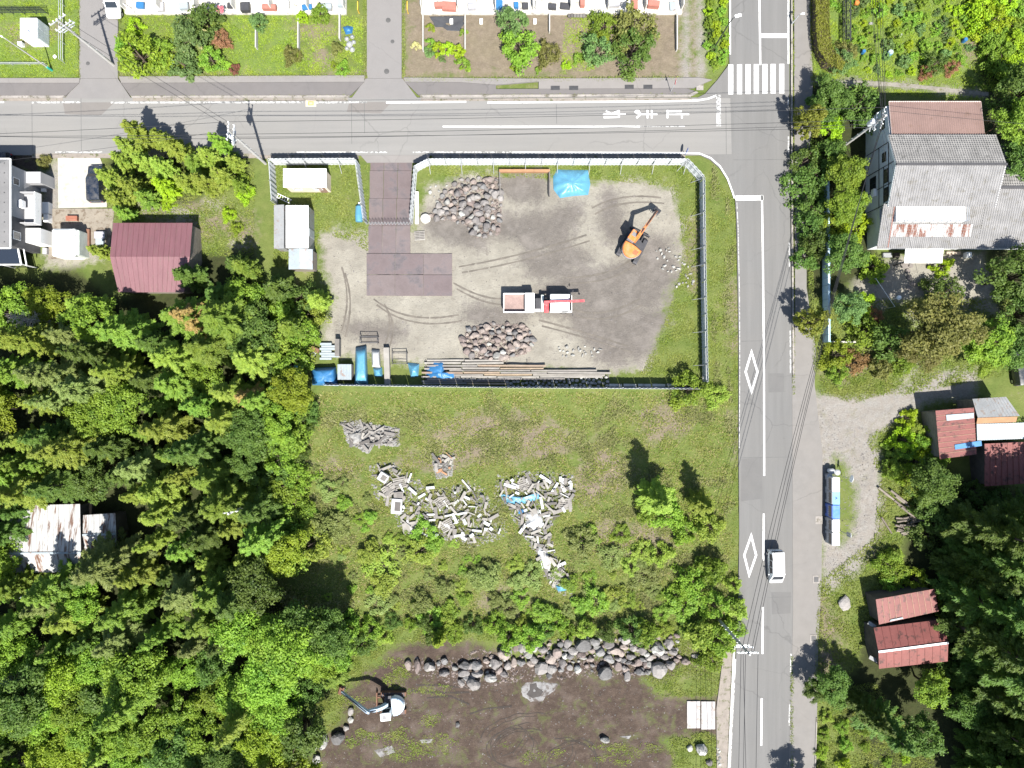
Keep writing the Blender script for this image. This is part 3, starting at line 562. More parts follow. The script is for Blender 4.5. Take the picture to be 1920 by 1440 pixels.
plant('broad1', 'broadleaf_tree', 'leafy tree rising beside the blue sheeted stacks', 'tree', 540, 735, 5.0, 0.85, 'yellow'); plant('broad3', 'broadleaf_tree', 'leafy tree at the left edge below the fence', 'tree', 505, 800, 5.0, 0.8, 'broad')
plant('broad0', 'broadleaf_tree', 'big leafy tree at the lower left corner of the big lot', 'tree', 545, 1215, 6.5, 1.15, 'broad'); plant('broad2', 'broadleaf_tree', 'tall leafy tree below the lower left corner of the lot', 'tree', 620, 1215, 4.2, 0.75, 'broad')
plant('broad3', 'broadleaf_tree', 'leafy tree inside the lower left corner of the lot', 'tree', 520, 1040, 5, 0.85, 'yellow')
# ---- trees on the right side of the big lot
plant('conifer4', 'conifer_tree', 'taller of two conifers casting shadows in the big lot', 'tree', 1232, 935, 4.5, 1.12, 'larch'); plant('conifer4', 'conifer_tree', 'smaller of two conifers casting shadows in the big lot', 'tree', 1318, 945, 3.5, 0.8, 'larch')
for x, y, s, k in ((1290, 730, 1.35, 0), (1345, 740, .9, 1), (1250, 965, 1.3, 1), (1330, 990, 1.2, 0), (1210, 960, 1.0, 2), (1290, 1000, 1.2, 3), (1335, 1070, 1.2, 2), (1300, 1090, 1.2, 1), (1340, 1135, 1.1, 0), (1270, 1120, 1.1, 3), (1380, 1100, .65, 0), (1386, 1145, .85, 2), (1380, 1185, .8, 1), (1240, 1040, 1.1, 3), (1350, 1200, 1.3, 0), (1310, 1190, 1.2, 2), (1335, 1240, 1.0, 1), (1352, 1228, .8, 3)):
    plant(f'shrub{k}', 'shrub', 'light green shrub along the right side of the big lot', 'shrub', x, y, 1.3, s, random.choice(['broad', 'larch', 'broad']), 'shrubs along the right side of the big lot')
# ---- strip of growth between the lot and the boulders
for i, (x, y) in enumerate(scatter_px([(640, 1165), (1290, 1165), (1290, 1195), (1080, 1190), (960, 1195), (880, 1185), (800, 1195), (760, 1190), (690, 1200), (650, 1230)], 27, 8)):
    g = random.Random(i + 50); plant(f'shrub{i % 4}', 'shrub', 'low bush in the green strip above the boulders', 'shrub', x, y, 0.7, g.uniform(0.6, 1.1), g.choice(['broad', 'broaddark', 'broad', 'larch']), 'bushes in the green strip above the boulders')
plant('young1', 'small_tree', 'pale green sapling standing beside the boulders', 'tree', 822, 1200, 2.6, 0.75, 'yellow')
# ---- weeds standing up inside the overgrown half of the lot
for i, (x, y) in enumerate(scatter_px([(500, 870), (640, 880), (700, 960), (840, 1010), (930, 1020), (1010, 1100), (1100, 1000), (1200, 1000), (1290, 1150), (560, 1155), (650, 1100), (640, 1040), (560, 980)], 21, 9)):
    g = random.Random(i + 90)
    if g.random() < .35: continue
    q = g.random() ** 2 * .95 + .35; plant(f'shrub{i % 4}', 'shrub', f'low weedy bush in the overgrown half of the big lot, {"left" if x < 700 else ("middle" if x < 1020 else "right")} part, {"upper" if y < 1060 else "lower"} rows', 'shrub', x + g.uniform(-12, 12), y + g.uniform(-12, 12), 0.4, q, g.choice(['weed', 'weed', 'larch', 'broad']), 'weedy bushes in the overgrown half of the lot', sz=q * .55)
# ---- garden trees left of the lot, below the road
GT = [('young1', 245, 240, 5.5, 1.15, 'larch'), ('young0', 265, 300, 4, 1.0, 'larch'), ('young0', 320, 270, 4, 1.05, 'larch'), ('young2', 360, 300, 3.5, 1.0, 'fir'), ('young1', 400, 258, 4.2, 0.85, 'broad'), ('young2', 300, 345, 3, 0.95, 'lime'), ('young2', 235, 345, 3.6, 1.05, 'larch'), ('young0', 225, 395, 3, 0.75, 'fir'), ('young2', 410, 325, 3, 0.95, 'larch'), ('young0', 345, 340, 3, 0.9, 'larch'), ('young2', 210, 290, 4, 0.9, 'larch'), ('young2', 285, 250, 4, 0.85, 'larch'), ('young0', 200, 330, 3.4, .95, 'larch'), ('young2', 385, 290, 3, .95, 'larch'), ('young0', 380, 340, 3, .95, 'larch'), ('young2', 270, 370, 2.6, .9, 'fir'), ('young0', 300, 310, 3.5, .95, 'larch'), ('young2', 435, 300, 2.6, .8, 'larch'), ('young1', 225, 265, 4.5, .9, 'larch'), ('young2', 445, 345, 2, .7, 'broad'), ('young0', 215, 370, 3, .9, 'larch')]
for k, x, y, z, s, lf in GT: plant(k, 'garden_conifer', 'yellow green conifer in the clump beside the pale parking place', 'tree', x, y, z, s, lf, 'conifers beside the pale parking place')
for x, y, s, lf in ((440, 330, .9, 'broad'), (455, 360, .7, 'lime'), (430, 300, .7, 'broaddark'), (425, 400, .55, 'lime'), (440, 425, .5, 'yellow'), (310, 380, .5, 'lime')):
    plant('shrub1', 'shrub', 'small shrub on the rough grass above the dark red shed', 'shrub', x, y, .8, s, lf, 'shrubs on the rough grass above the dark red shed')
plant('young1', 'garden_conifer', 'small conifer between the white tent and the dark red shed', 'tree', 185, 470, 3.2, 0.85, 'larch'); plant('young0', 'garden_conifer', 'dark conifer at the right end of the dark red shed', 'tree', 345, 515, 4.5, 1.15, 'firdark')
plant('young2', 'garden_conifer', 'dark conifer right of the dark red shed', 'tree', 430, 490, 4.5, 1.0, 'firdark'); plant('young1', 'garden_conifer', 'slim conifer near the right edge of the wood', 'tree', 455, 500, 4.5, 1.1, 'fir')
plant('shrub3', 'shrub', 'low yellowish shrub by the road corner of the grey house', 'shrub', 78, 300, 0.6, 0.65, 'olive')
# ---- row house gardens at the top
G1 = 'bushes in the gardens at the top left'
for x, y, z, s, k, lf, l in ((262, 105, 1.5, 1.65, 'shrub0', 'yellow', 'big yellow green bush at the corner of the left garden'), (300, 95, 1.4, 1.2, 'shrub1', 'broad', 'green bush behind the big yellow green bush'), (235, 90, 1.2, 1.0, 'shrub2', 'broad', 'green bush beside the left side road'),
    (340, 118, 1.2, 1.35, 'shrub3', 'bluegreen', 'blue green bush by the pavement in the left garden'), (358, 70, 1.3, 1.4, 'shrub2', 'bluegreen', 'blue green bush with cream flowers in the left garden'), (385, 40, 1.3, 1.3, 'shrub2', 'broaddark', 'dark bush at the end of the concrete terrace'),
    (410, 70, 1.0, 0.72, 'shrub1', 'red', 'red brown bush in the left garden'), (395, 110, 1.1, 0.95, 'shrub0', 'broad', 'green bush in front of the red brown bush'), (435, 125, .7, .5, 'shrub3', 'red', 'small brown bush by the pavement'), (250, 45, .9, .8, 'shrub3', 'lime', 'pale green bush against the terrace'),
    (482, 40, 1.0, .75, 'shrub2', 'bluegreen', 'narrow dark bush beside the second garden fence'), (545, 100, .8, .7, 'shrub1', 'olive', 'brownish bush beside the middle garden fence'), (630, 88, .8, .5, 'shrub2', 'olive', 'dry bush beside the heap of white bags'), (640, 126, .7, .7, 'shrub3', 'broad', 'round green bush near the side road corner'), (625, 121, .4, .35, 'shrub3', 'yellow', 'small yellow bush near the side road corner'),
    (600, 25, 1.0, .8, 'shrub2', 'broad', 'leafy bush growing against the terrace wall'), (565, 30, .8, .5, 'shrub2', 'lime', 'thin green bush at the middle garden fence')):
    plant(k, 'garden_bush', l, 'bush', x, y, z, s, lf)
for i, (x, y) in enumerate(((352, 30), (377, 22), (350, 50), (378, 55), (357, 72), (340, 88), (370, 83), (365, 40))): plant('plant1', 'flower_spray', 'cream flower cluster on the blue green garden bush', 'flowers', x, y, 2.2, 0.5, 'cream', 'cream flower clusters').location.z += 1.75
plant('plant0', 'flower_spray', 'pink flowers beside the terrace', 'flowers', 408, 12, 2.0, .7, 'pink').location.z += 1.2
for x, y, z, s, k, lf, l in ((958, 40, 1.6, 1.25, 'shrub2', 'bluegreen', 'tall leafy bush against the terrace in the brown garden'), (975, 90, 1.2, 1.45, 'shrub0', 'broad', 'large bush with yellow tips in the brown garden'), (1028, 95, 1.0, 0.95, 'shrub1', 'olive', 'dull olive bush between two gardens'), (1062, 118, .5, .45, 'shrub3', 'lime', 'small bright yellow bush in the lawn garden'),
    (1120, 95, 1.1, 1.2, 'shrub0', 'bluegreen', 'green bush on the fence line of the lawn garden'), (1132, 45, 1.2, 1.1, 'shrub1', 'broad', 'bright bush against the terrace right of the lawn'), (1190, 48, 1.6, 1.75, 'shrub1', 'olive', 'big olive brown bush near the end of the terrace'), (1188, 92, 1.6, 1.6, 'shrub0', 'broaddark', 'big dark green bush near the corner garden'), (1128, 70, .8, .6, 'shrub2', 'yellow', 'yellow leafed bush in the lawn garden')):
    plant(k, 'garden_bush', l, 'bush', x, y, z, s, lf)
for x, y in ((822, 93), (838, 92), (858, 96)): plant('plant0', 'vegetable_plant', 'bright lime vegetable plant in the brown garden row', 'plant', x, y, .4, 1.35, 'lime', 'lime vegetable plants in the brown garden')
for x, y, s, lf in ((806, 80, 1.2, 'broad'), (808, 95, 1.2, 'bluegreen'), (866, 120, 1.5, 'broad'), (868, 60, .8, 'broad'), (805, 50, .9, 'yellow'), (778, 85, .9, 'cream'), (830, 108, .8, 'bluegreen'), (968, 122, 1.0, 'yellow'), (1085, 110, 1.2, 'broad'), (1010, 130, .8, 'broad')): plant('plant1', 'garden_plant', 'low leafy plant in the brown gardens', 'plant', x, y, .3, s, lf, 'low plants in the brown gardens')
for i, (x, y) in enumerate(scatter_px([(1326, -10), (1362, -10), (1360, 110), (1340, 125), (1326, 90)], 14, 4)): plant('plant0', 'verge_plant', 'leafy plant on the green wedge by the street lamp', 'plant', x, y, .3, 0.9, random.choice(['broad', 'broaddark', 'lime']), 'plants on the green wedge by the street lamp')
# ---- top right garden
for i, (x, y) in enumerate(scatter_px([(1545, -20), (1840, -20), (1840, 60), (1800, 130), (1720, 140), (1560, 130), (1600, 90)], 19, 14)):
    plant(f'plant{i % 2}', 'vegetable_plant', 'leafy plant in the vegetable plot at the top right', 'plant', x, y, .3, random.uniform(.7, 1.4), random.choice(['lime', 'broad', 'broad', 'bluegreen']), 'plants in the top right vegetable plot')
for i, (x, y) in enumerate(scatter_px([(1850, -20), (1950, -20), (1950, 150), (1900, 150), (1870, 90), (1835, 40)], 26, 15)): plant(f'shrub{i % 4}', 'shrub', 'large leafed bush in the top right corner', 'bush', x, y, 1.3, random.uniform(.9, 1.3), random.choice(['broad', 'lime', 'broad']), 'bushes in the top right corner')
for x, y, s, lf, l in ((1755, 118, .9, 'broaddark', 'dark bush in the middle of the top right garden'), (1745, 130, .6, 'red', 'reddish bush below the dark bush in the top right garden'), (1790, 122, .6, 'red', 'reddish bush right of the dark bush in the top right garden'), (1590, 95, .8, 'olive', 'brownish bush at the end of the clipped hedge'), (1575, 115, 1.0, 'bluegreen', 'grey green bush at the curved end of the clipped hedge')): plant('shrub0', 'shrub', l, 'bush', x, y, 1.0, s, lf)
# ---- the garden of the tiled house
plant('clipped0', 'clipped_tree', 'gold clipped tree at the pavement, upper of the two', 'tree', 1518, 225, 3.8, 1.15, 'gold', sz=1.9); plant('clipped1', 'clipped_tree', 'gold clipped tree at the pavement, lower of the two', 'tree', 1525, 603, 3.8, 1.2, 'gold', sz=1.9)
HG = [('broad3', 1565, 178, 4.0, .75, 'broaddark', 'dark tree at the left end of the footpath'), ('shrub0', 1610, 195, 1.8, 1.7, 'broaddark', 'dense dark bush beside the footpath'), ('shrub2', 1545, 200, 2.0, 1.2, 'broaddark', 'dark bush behind the upper clipped tree'), ('shrub2', 1565, 240, 1.6, 1.0, 'lime', 'bright bush under the utility pole'),
      ('broad1', 1590, 320, 4.0, .78, 'broad', 'leafy tree left of the tiled house wall'), ('broad0', 1592, 385, 4.0, .66, 'broad', 'leafy tree beside the middle of the tiled house'), ('shrub2', 1560, 290, 2.0, 1.4, 'broaddark', 'dark bush at the corner of the blue fence'), ('shrub1', 1605, 425, 1.6, 1.3, 'lime', 'pale green bush in front of the tiled house corner'), ('shrub1', 1560, 425, 1.5, 1.1, 'yellow', 'yellow green bush at the blue fence'),
      ('broad3', 1580, 478, 2.8, .78, 'broaddark', 'dark spreading tree at the front garden fence'), ('shrub3', 1637, 500, 1.0, 1.15, 'yellow', 'bright yellow bush in the front garden'), ('shrub3', 1655, 520, .8, .55, 'broad', 'small green bush beside the bright yellow bush'), ('shrub3', 1770, 500, .9, .95, 'lime', 'light green bush below the white porch'), ('shrub0', 1775, 548, 1.6, 1.35, 'broaddark', 'round dark bush in the front yard'),
      ('broad1', 1592, 580, 3.0, .72, 'bluegreen', 'leafy tree behind the lower clipped tree'), ('shrub0', 1620, 570, 1.4, 1.0, 'lime', 'yellow green bush in the garden below the yard'), ('shrub1', 1640, 588, 1.0, .7, 'red', 'brownish red bush in the garden below the yard'), ('broad2', 1725, 620, 4.0, 1.15, 'olive', 'large olive green tree in the lower garden'), ('broad0', 1715, 655, 3.0, .75, 'olive', 'olive green tree above the gravel drive'),
      ('broad1', 1850, 640, 4.5, .95, 'broad', 'bright leafy tree above the gravel drive'), ('broad0', 1840, 672, 3.0, .6, 'broad', 'leafy tree beside the bend of the gravel drive'), ('shrub1', 1620, 620, 1.2, 1.4, 'broad', 'green bush inside the lower end of the blue fence'), ('shrub0', 1570, 665, 1.2, 1.1, 'yellow', 'yellow green bush below the blue fence end'), ('shrub1', 1605, 680, 1.2, 1.0, 'rust', 'brownish bush below the blue fence end'), ('shrub0', 1572, 698, 1.0, .9, 'broad', 'green bush at the corner of the gravel drive'),
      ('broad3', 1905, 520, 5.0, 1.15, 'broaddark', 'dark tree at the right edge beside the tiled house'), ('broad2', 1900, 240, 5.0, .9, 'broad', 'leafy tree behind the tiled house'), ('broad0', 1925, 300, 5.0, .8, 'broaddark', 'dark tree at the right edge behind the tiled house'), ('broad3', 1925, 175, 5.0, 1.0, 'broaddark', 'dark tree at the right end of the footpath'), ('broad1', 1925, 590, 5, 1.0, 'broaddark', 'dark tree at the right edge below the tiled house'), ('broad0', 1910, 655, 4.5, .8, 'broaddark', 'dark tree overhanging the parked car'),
      ('shrub2', 1668, 640, 2.0, 1.6, 'broaddark', 'dark bush between the two garden trees'), ('shrub2', 1655, 690, 1.4, 1.0, 'olive', 'olive bush above the gravel drive'), ('shrub2', 1690, 680, 1.6, 1.2, 'broad', 'green bush beside the large olive tree')]
for k, x, y, z, s, lf, l in HG: plant(k, 'garden_tree' if k.startswith('broad') else 'garden_bush', l, 'tree' if k.startswith('broad') else 'bush', x, y, z, s, lf)
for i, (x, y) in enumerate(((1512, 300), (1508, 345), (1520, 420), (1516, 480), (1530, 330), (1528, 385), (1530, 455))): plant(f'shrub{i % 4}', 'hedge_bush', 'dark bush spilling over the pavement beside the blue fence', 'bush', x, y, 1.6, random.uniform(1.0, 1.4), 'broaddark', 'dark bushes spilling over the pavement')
# ---- lower right wood and scrub
for i, (x, y) in enumerate(scatter_px([(1895, 1000), (2120, 1000), (2120, 1640), (1940, 1640), (1925, 1400), (1925, 1270), (1890, 1230)], 39, 31)):
    g = random.Random(i + 7); con = g.random() < .55 or x < 2000; pl_ = 'upper' if y < 1150 else ('middle' if y < 1320 else 'lower')
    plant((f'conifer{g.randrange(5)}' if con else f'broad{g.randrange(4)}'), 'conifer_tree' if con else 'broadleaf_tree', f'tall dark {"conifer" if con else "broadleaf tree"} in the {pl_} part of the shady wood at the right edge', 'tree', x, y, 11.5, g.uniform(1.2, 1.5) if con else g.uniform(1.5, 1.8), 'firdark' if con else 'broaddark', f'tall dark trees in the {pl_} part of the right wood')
for i, (x, y) in enumerate(scatter_px([(1735, 885), (1880, 930), (1880, 1300), (1790, 1300), (1785, 1060), (1725, 1000)], 30, 37)):
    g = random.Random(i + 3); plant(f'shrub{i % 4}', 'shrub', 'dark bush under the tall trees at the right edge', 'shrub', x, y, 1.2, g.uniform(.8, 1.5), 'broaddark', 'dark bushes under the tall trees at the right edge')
for x, y, s, k, lf in ((1745, 905, .8, 0, 'broaddark'), (1880, 1420, .8, 1, 'broad'), (1820, 1330, .7, 0, 'broaddark'), (1890, 1330, .8, 3, 'broad'), (1572, 1298, .7, 3, 'broaddark'), (1545, 1312, .5, 1, 'broaddark'), (1760, 1300, .7, 1, 'broad')):
    plant(f'broad{k}', 'broadleaf_tree', 'dark broadleaf tree at the edge of the lower right wood', 'tree', x, y, 4.5, s, lf, 'broadleaf trees at the edge of the lower right wood')
for i, (x, y) in enumerate(scatter_px([(1672, 840), (1710, 800), (1755, 800), (1765, 870), (1730, 900), (1745, 950), (1705, 910), (1672, 880)], 22, 33) + scatter_px([(1668, 1030), (1700, 1060), (1735, 1095), (1665, 1105), (1655, 1070)], 22, 34) + scatter_px([(1545, 1345), (1600, 1345), (1660, 1420), (1720, 1420), (1720, 1500), (1540, 1500)], 34, 35) + [(1705, 785), (1690, 1075), (1765, 1120), (1775, 1150)]):
    g = random.Random(i + 3); plant(f'shrub{i % 4}', 'shrub', f'bright green scrub bush beside the right hand wood, {"above the woodpile" if y < 960 else ("above the red sheds" if y < 1200 else "near the bottom edge")}', 'shrub', x, y, .8, g.uniform(.35, .7) if y > 1300 else g.uniform(.6, 1.05), g.choice(['lime', 'broad', 'broad', 'larch', 'yellow']), 'scrub bushes beside the right hand wood')
plant('broad1', 'broadleaf_tree', 'slim tree casting its shadow on the road at the bottom', 'tree', 1524, 1513, 5.0, .74, 'broaddark')
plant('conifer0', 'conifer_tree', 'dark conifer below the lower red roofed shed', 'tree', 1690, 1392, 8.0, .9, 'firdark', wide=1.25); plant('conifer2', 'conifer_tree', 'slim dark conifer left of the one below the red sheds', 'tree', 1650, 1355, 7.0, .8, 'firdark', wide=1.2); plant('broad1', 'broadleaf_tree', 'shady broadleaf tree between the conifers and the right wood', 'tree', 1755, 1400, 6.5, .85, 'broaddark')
# ---- clipped hedge
hp = [(1530, -200), (1556, -200), (1556, 60), (1562, 90), (1585, 118), (1578, 132), (1552, 120), (1534, 92), (1529, 40)]
g = np.random.default_rng(5); n = 26000; qx = g.uniform(1525, 1590, n); qy = g.uniform(-120, 135, n); ok = inpoly(qx, qy, hp); qx, qy = qx[ok], qy[ok]; n = len(qx)
zz = 1.75 + g.normal(0, .05, n); side = g.random(n) < .35; zz[side] = g.uniform(0.1, 1.8, side.sum()); s_ = K * (CAM_H - 1.7) / CAM_H
cc = np.stack([(qx - 960) * s_, (720 - qy) * s_, zz], 1); lv = leaves(cc, g.normal(0, 1, (n, 3)), np.array([0, 0, 1.]) + g.normal(0, .5, (n, 3)), g.uniform(.1, .2, n), g.uniform(.07, .13, n))
hv = P(1545, 20, 0); ho = thing('clipped_hedge', 'long clipped olive hedge with a rounded end at the top right', 'hedge', (hv.x, hv.y, -0.15))
hm = fastmesh('hedge_leaves', lv - np.array([hv.x, hv.y, -.15]), 4, LEAF['gold']); link('foliage', hm, ho)
MB().prism([P2(a + (1545 - a) * .2, b + (-b + 0) * .04, 1.5) for a, b in hp], -0.2, 1.6).build('branch_core', BARK, ho, world=True)
# ---- uncountable ground growth: grass blades and weed leaves
def blades(name, polys, n, ln, wd, hgt, m, seed, exclude=(), kind='grass', label='', z0=0.0):
    g = np.random.default_rng(seed); vs = []
    areas = [abs(sum(p[i][0] * p[(i + 1) % len(p)][1] - p[(i + 1) % len(p)][0] * p[i][1] for i in range(len(p)))) for p in polys]
    for pl, a in zip(polys, areas):
        k = int(n * a / sum(areas)); xs = [p[0] for p in pl]; ys = [p[1] for p in pl]
        bb = (max(xs) - min(xs)) * (max(ys) - min(ys)); kk = int(k * bb / (a / 2 + 1)); qx = g.uniform(min(xs), max(xs), kk); qy = g.uniform(min(ys), max(ys), kk); ok = inpoly(qx, qy, pl)
        for e in exclude: ok &= ~inpoly(qx, qy, e)
        vs.append(np.stack([qx[ok], qy[ok]], 1))
    q = np.concatenate(vs); n = len(q)
    # thin out by a patchy noise so that growth comes in tufts
    ph = np.sin(q[:, 0] * .11 + np.sin(q[:, 1] * .07) * 2) + np.sin(q[:, 1] * .13 + np.sin(q[:, 0] * .05) * 2) + g.normal(0, .8, n); q = q[ph > -0.9]; n = len(q)
    c = np.stack([(q[:, 0] - 960) * K, (720 - q[:, 1]) * K, np.full(n, -0.17 + z0)], 1); a = g.uniform(0, 6.283, n); l = g.uniform(.5, 1.4, n) * ln
    d = np.stack([np.cos(a) * l, np.sin(a) * l, g.uniform(.4, 1.3, n) * hgt], 1); s = np.stack([-np.sin(a), np.cos(a), np.zeros(n)], 1) * (g.uniform(.6, 1.4, n) * wd / 2)[:, None]
    v = np.stack([c - s, c + s, c + d], 1).reshape(-1, 3)
    o = link(name, fastmesh(name, v, 3, m)); tag(o, label, kind, kind='stuff'); return o
GR = leafmat('grass_blades', (0.081, 0.128, 0.018), (0.174, 0.226, 0.034), (0.242, 0.244, 0.067), 0.25, 0); GRL = leafmat('lawn_blades', (0.101, 0.183, 0.016), (0.215, 0.305, 0.028), (0.295, 0.354, 0.034), 0.25, 0); GRD = leafmat('dry_blades', (0.201, 0.159, 0.067), (0.349, 0.293, 0.146), (0.228, 0.244, 0.067), 0.2, 0)
RUB = [[(640, 790), (745, 800), (745, 840), (690, 850), (650, 835)]]
LOTS = [(484, 735), (1372, 735), (1372, 1165), (484, 1165)]
blades('lot_grass', [LOTS], 90000, .26, .085, .22, GR, 1, RUB, 'grass', 'rough green grass over the lower half of the big lot'); blades('dry_grass', [LOTS], 42000, .28, .07, .2, GRD, 2, RUB, 'grass', 'dry straw coloured grass over the lower half of the big lot')
blades('yard_edge_grass', [[(512, 310), (690, 310), (690, 470), (600, 430), (590, 500), (512, 500)], [(780, 310), (1280, 310), (1310, 345), (1310, 705), (1200, 705), (1250, 600), (1280, 500), (1275, 400), (1255, 350), (1120, 335), (800, 330)], [(1330, 320), (1383, 380), (1384, 740), (1330, 740)], [(1373, 740), (1384, 740), (1384, 1100), (1373, 1100)]], 42000, .22, .075, .17, GR, 3, (), 'grass', 'green grass along the inside and outside of the yard fence')
blades('lawn_grass', [[(0, 0), (147, 0), (147, 145), (0, 145)], [(436, 28), (680, 28), (680, 141), (436, 141)], [(228, 28), (436, 28), (436, 141), (228, 141)], [(1060, 28), (1110, 28), (1115, 130), (1050, 140)], [(1528, 0), (1920, 0), (1920, 175), (1528, 145)], [(1322, 0), (1363, 0), (1360, 120), (1338, 136)], [(1525, 152), (1845, 182), (1845, 190), (1525, 165)]], 80000, .2, .07, .16, GRL, 4, ([(1518, 145), (1580, 149), (1660, 151), (1760, 162), (1855, 171), (1855, 181), (1760, 170), (1660, 161), (1580, 158), (1518, 154)],), 'grass', 'bright green grass of the gardens along the top')
blades('rough_grass', [[(195, 310), (475, 310), (475, 480), (370, 480), (370, 410), (200, 410)], [(640, 1162), (1370, 1162), (1370, 1215), (1300, 1240), (1200, 1200), (960, 1200), (745, 1205), (700, 1240), (650, 1290), (640, 1345), (600, 1390), (590, 1300)], [(1205, 1262), (1290, 1235), (1355, 1250), (1352, 1305), (1240, 1308)], [(1255, 1385), (1330, 1372), (1352, 1400), (1350, 1440), (1262, 1440)], [(1535, 735), (1640, 690), (1690, 730), (1600, 755)], [(1545, 1085), (1640, 1010), (1650, 900), (1625, 815), (1720, 770), (1760, 880), (1700, 1000), (1650, 1110), (1600, 1260), (1540, 1300)], [(1530, 1300), (1640, 1280), (1760, 1440), (1760, 1480), (1530, 1480)], [(1530, 560), (1900, 560), (1900, 700), (1700, 740), (1540, 740)]], 90000, .26, .085, .22, GR, 5, (), 'grass', 'rough grass of the waste ground and roadside banks')

TUFT = leafmat('pale_tufts', (0.13, 0.15, 0.05), (0.24, 0.25, 0.10), (0.28, 0.27, 0.13), 0.3, 0)
g_ = random.Random(77); TP = [blob(g_.uniform(520, 1340), g_.uniform(750, 1150), g_.uniform(10, 40), g_.uniform(8, 26), k, 14, .5) for k in range(70)] + [blob(g_.uniform(620, 1280), g_.uniform(1168, 1200), g_.uniform(10, 30), g_.uniform(5, 12), k, 12, .5) for k in range(16)] + [blob(g_.uniform(1335, 1370), g_.uniform(350, 1150), g_.uniform(4, 10), g_.uniform(10, 40), k, 12, .4) for k in range(16)]
blades('tall_grass', TP, 30000, .34, .10, .38, TUFT, 31, (), 'grass', 'pale tall tufts of grass and weeds over the big lot')
SP = [blob(g_.uniform(650, 860), g_.uniform(1290, 1430), g_.uniform(12, 45), g_.uniform(8, 22), k, 12, .5) for k in range(12)] + [blob(g_.uniform(900, 1240), g_.uniform(1395, 1440), g_.uniform(10, 40), g_.uniform(5, 14), k, 12, .5) for k in range(8)] + [blob(g_.uniform(630, 760), g_.uniform(1240, 1300), g_.uniform(12, 40), g_.uniform(8, 20), k, 12, .5) for k in range(10)]
blades('soil_weeds', SP, 9000, .2, .08, .14, GR, 32, (), 'weeds', 'sparse weeds coming up on the dark soil lot')
# ================================================================ buildings
TILE_N = mat('grey_roof_tiles', (0.205, 0.197, 0.185), 0.55, 0.2, 1.0, 9, spec=0.5, stain=(0.15, 0.145, 0.135), stain_amt=0.3)  # north slopes: the same tiles, with the shade put into a darker tone
TILE_S = mat('silver_roof_tiles', (0.225, 0.22, 0.215), 0.5, 0.18, 1.0, 9, spec=0.5, stain=(0.2, 0.19, 0.17), stain_amt=0.3)  # south slopes: the same tiles, with sunlight put into a paler tone
WALL_B = mat('pale_render', (0.55, 0.56, 0.57), 0.85, 0.08, 0.8, 8); WALL_G = mat('grey_siding', (0.30, 0.30, 0.305), 0.8, 0.06, 0.8, 10, stretch=(1, 1, 6)); WALL_D = mat('charcoal_siding', (0.07, 0.07, 0.075), 0.75, 0.1, 0.8, 10, stretch=(1, 1, 6))
TIMBER = mat('dark_timber', (0.03, 0.025, 0.02), 0.8, 0.2, 2, 14); WHITE = mat('white_metal', (0.78, 0.78, 0.76), 0.5, 0.05, 1.0, 10, stain=(0.5, 0.48, 0.43), stain_amt=0.15)
WALL_BOARD = mat('weathered_boards', (0.22, 0.19, 0.16), 0.9, 0.25, 1.5, 12, stretch=(1, 1, 4)); DARKWALL = mat('dark_shed_wall', (0.08, 0.07, 0.06), 0.9, 0.25, 1.5, 12)
BROWN_ROOF = mat('brown_sheet_roof', (0.20, 0.132, 0.112), 0.55, 0.1, 0.6, 8, spec=0.4, stain=(0.20, 0.13, 0.1), stain_amt=0.2)
MAROON = mat('dusty_maroon_roof', (0.145, 0.066, 0.074), 0.5, 0.12, 0.7, 9, spec=0.4, stain=(0.16, 0.085, 0.085), stain_amt=0.3, stretch=(3, 0.5, 1))
RED_ROOF = mat('red_sheet_roof', (0.155, 0.05, 0.043), 0.55, 0.14, 0.8, 9, spec=0.35, stain=(0.07, 0.03, 0.025), stain_amt=0.35); RED_SEAM = mat('rust_seam', (0.27, 0.17, 0.12), 0.8, 0.25, 2, 12)
OLD_WHITE = mat('rusting_white_sheet', (0.37, 0.37, 0.36), 0.6, 0.12, 1.0, 8, stain=(0.14, 0.075, 0.05), stain_amt=0.42, stain_scale=0.9, stretch=(2.6, 0.35, 1)); PALE_SHEET = mat('pale_blue_sheet', (0.27, 0.31, 0.33), 0.45, 0.12, 0.8, 9, stain=(0.27, 0.2, 0.17), stain_amt=0.3)
GREY_SHEET = mat('grey_sheet', (0.22, 0.225, 0.225), 0.5, 0.12, 0.8, 9, stain=(0.22, 0.17, 0.14), stain_amt=0.3); BLUE_PLASTIC = mat('blue_plastic_sheet', (0.06, 0.17, 0.33), 0.45, 0.15, 1, 10); ORANGE_W = mat('orange_brown_board', (0.27, 0.15, 0.08), 0.8, 0.15, 1.4, 12)
GLASS = glass()
def quad_uv(q, u, v):
    a = q[0].lerp(q[1], u); b = q[3].lerp(q[2], u); return a.lerp(b, v)
def tiled(q, nu, nv, amp=0.075, step=0.095):
    """a slope of interlocking pan tiles: q = eave left, eave right, ridge right, ridge left"""
    q = [Vector(p) for p in q]; n = (q[1] - q[0]).cross(q[3] - q[0]).normalized(); n = n if n.z > 0 else -n
    prof = [(0.0, 0.2), (0.18, 0.95), (0.4, 1.0), (0.6, 0.15), (0.85, 0.0)]; vs = []; fs = []; w_ = nu * len(prof) + 1
    for r in range(nv):
        for e in (0, 1):
            for i in range(w_):
                k, f = divmod(i, len(prof)); uu = min(1, (k + prof[f][0]) / nu)
                h = prof[f][1] * amp + (step if e == 0 else 0.0)
                vs.append(quad_uv(q, uu, (r + e) / nv) + n * h)
        o = (r * 2) * w_
        fs += [(o + i, o + i + 1, o + w_ + i + 1, o + w_ + i) for i in range(w_ - 1)]
        if r: fs += [(o - w_ + i, o - w_ + i + 1, o + i + 1, o + i) for i in range(w_ - 1)]
    mb = MB(); mb.add(vs, fs); return mb
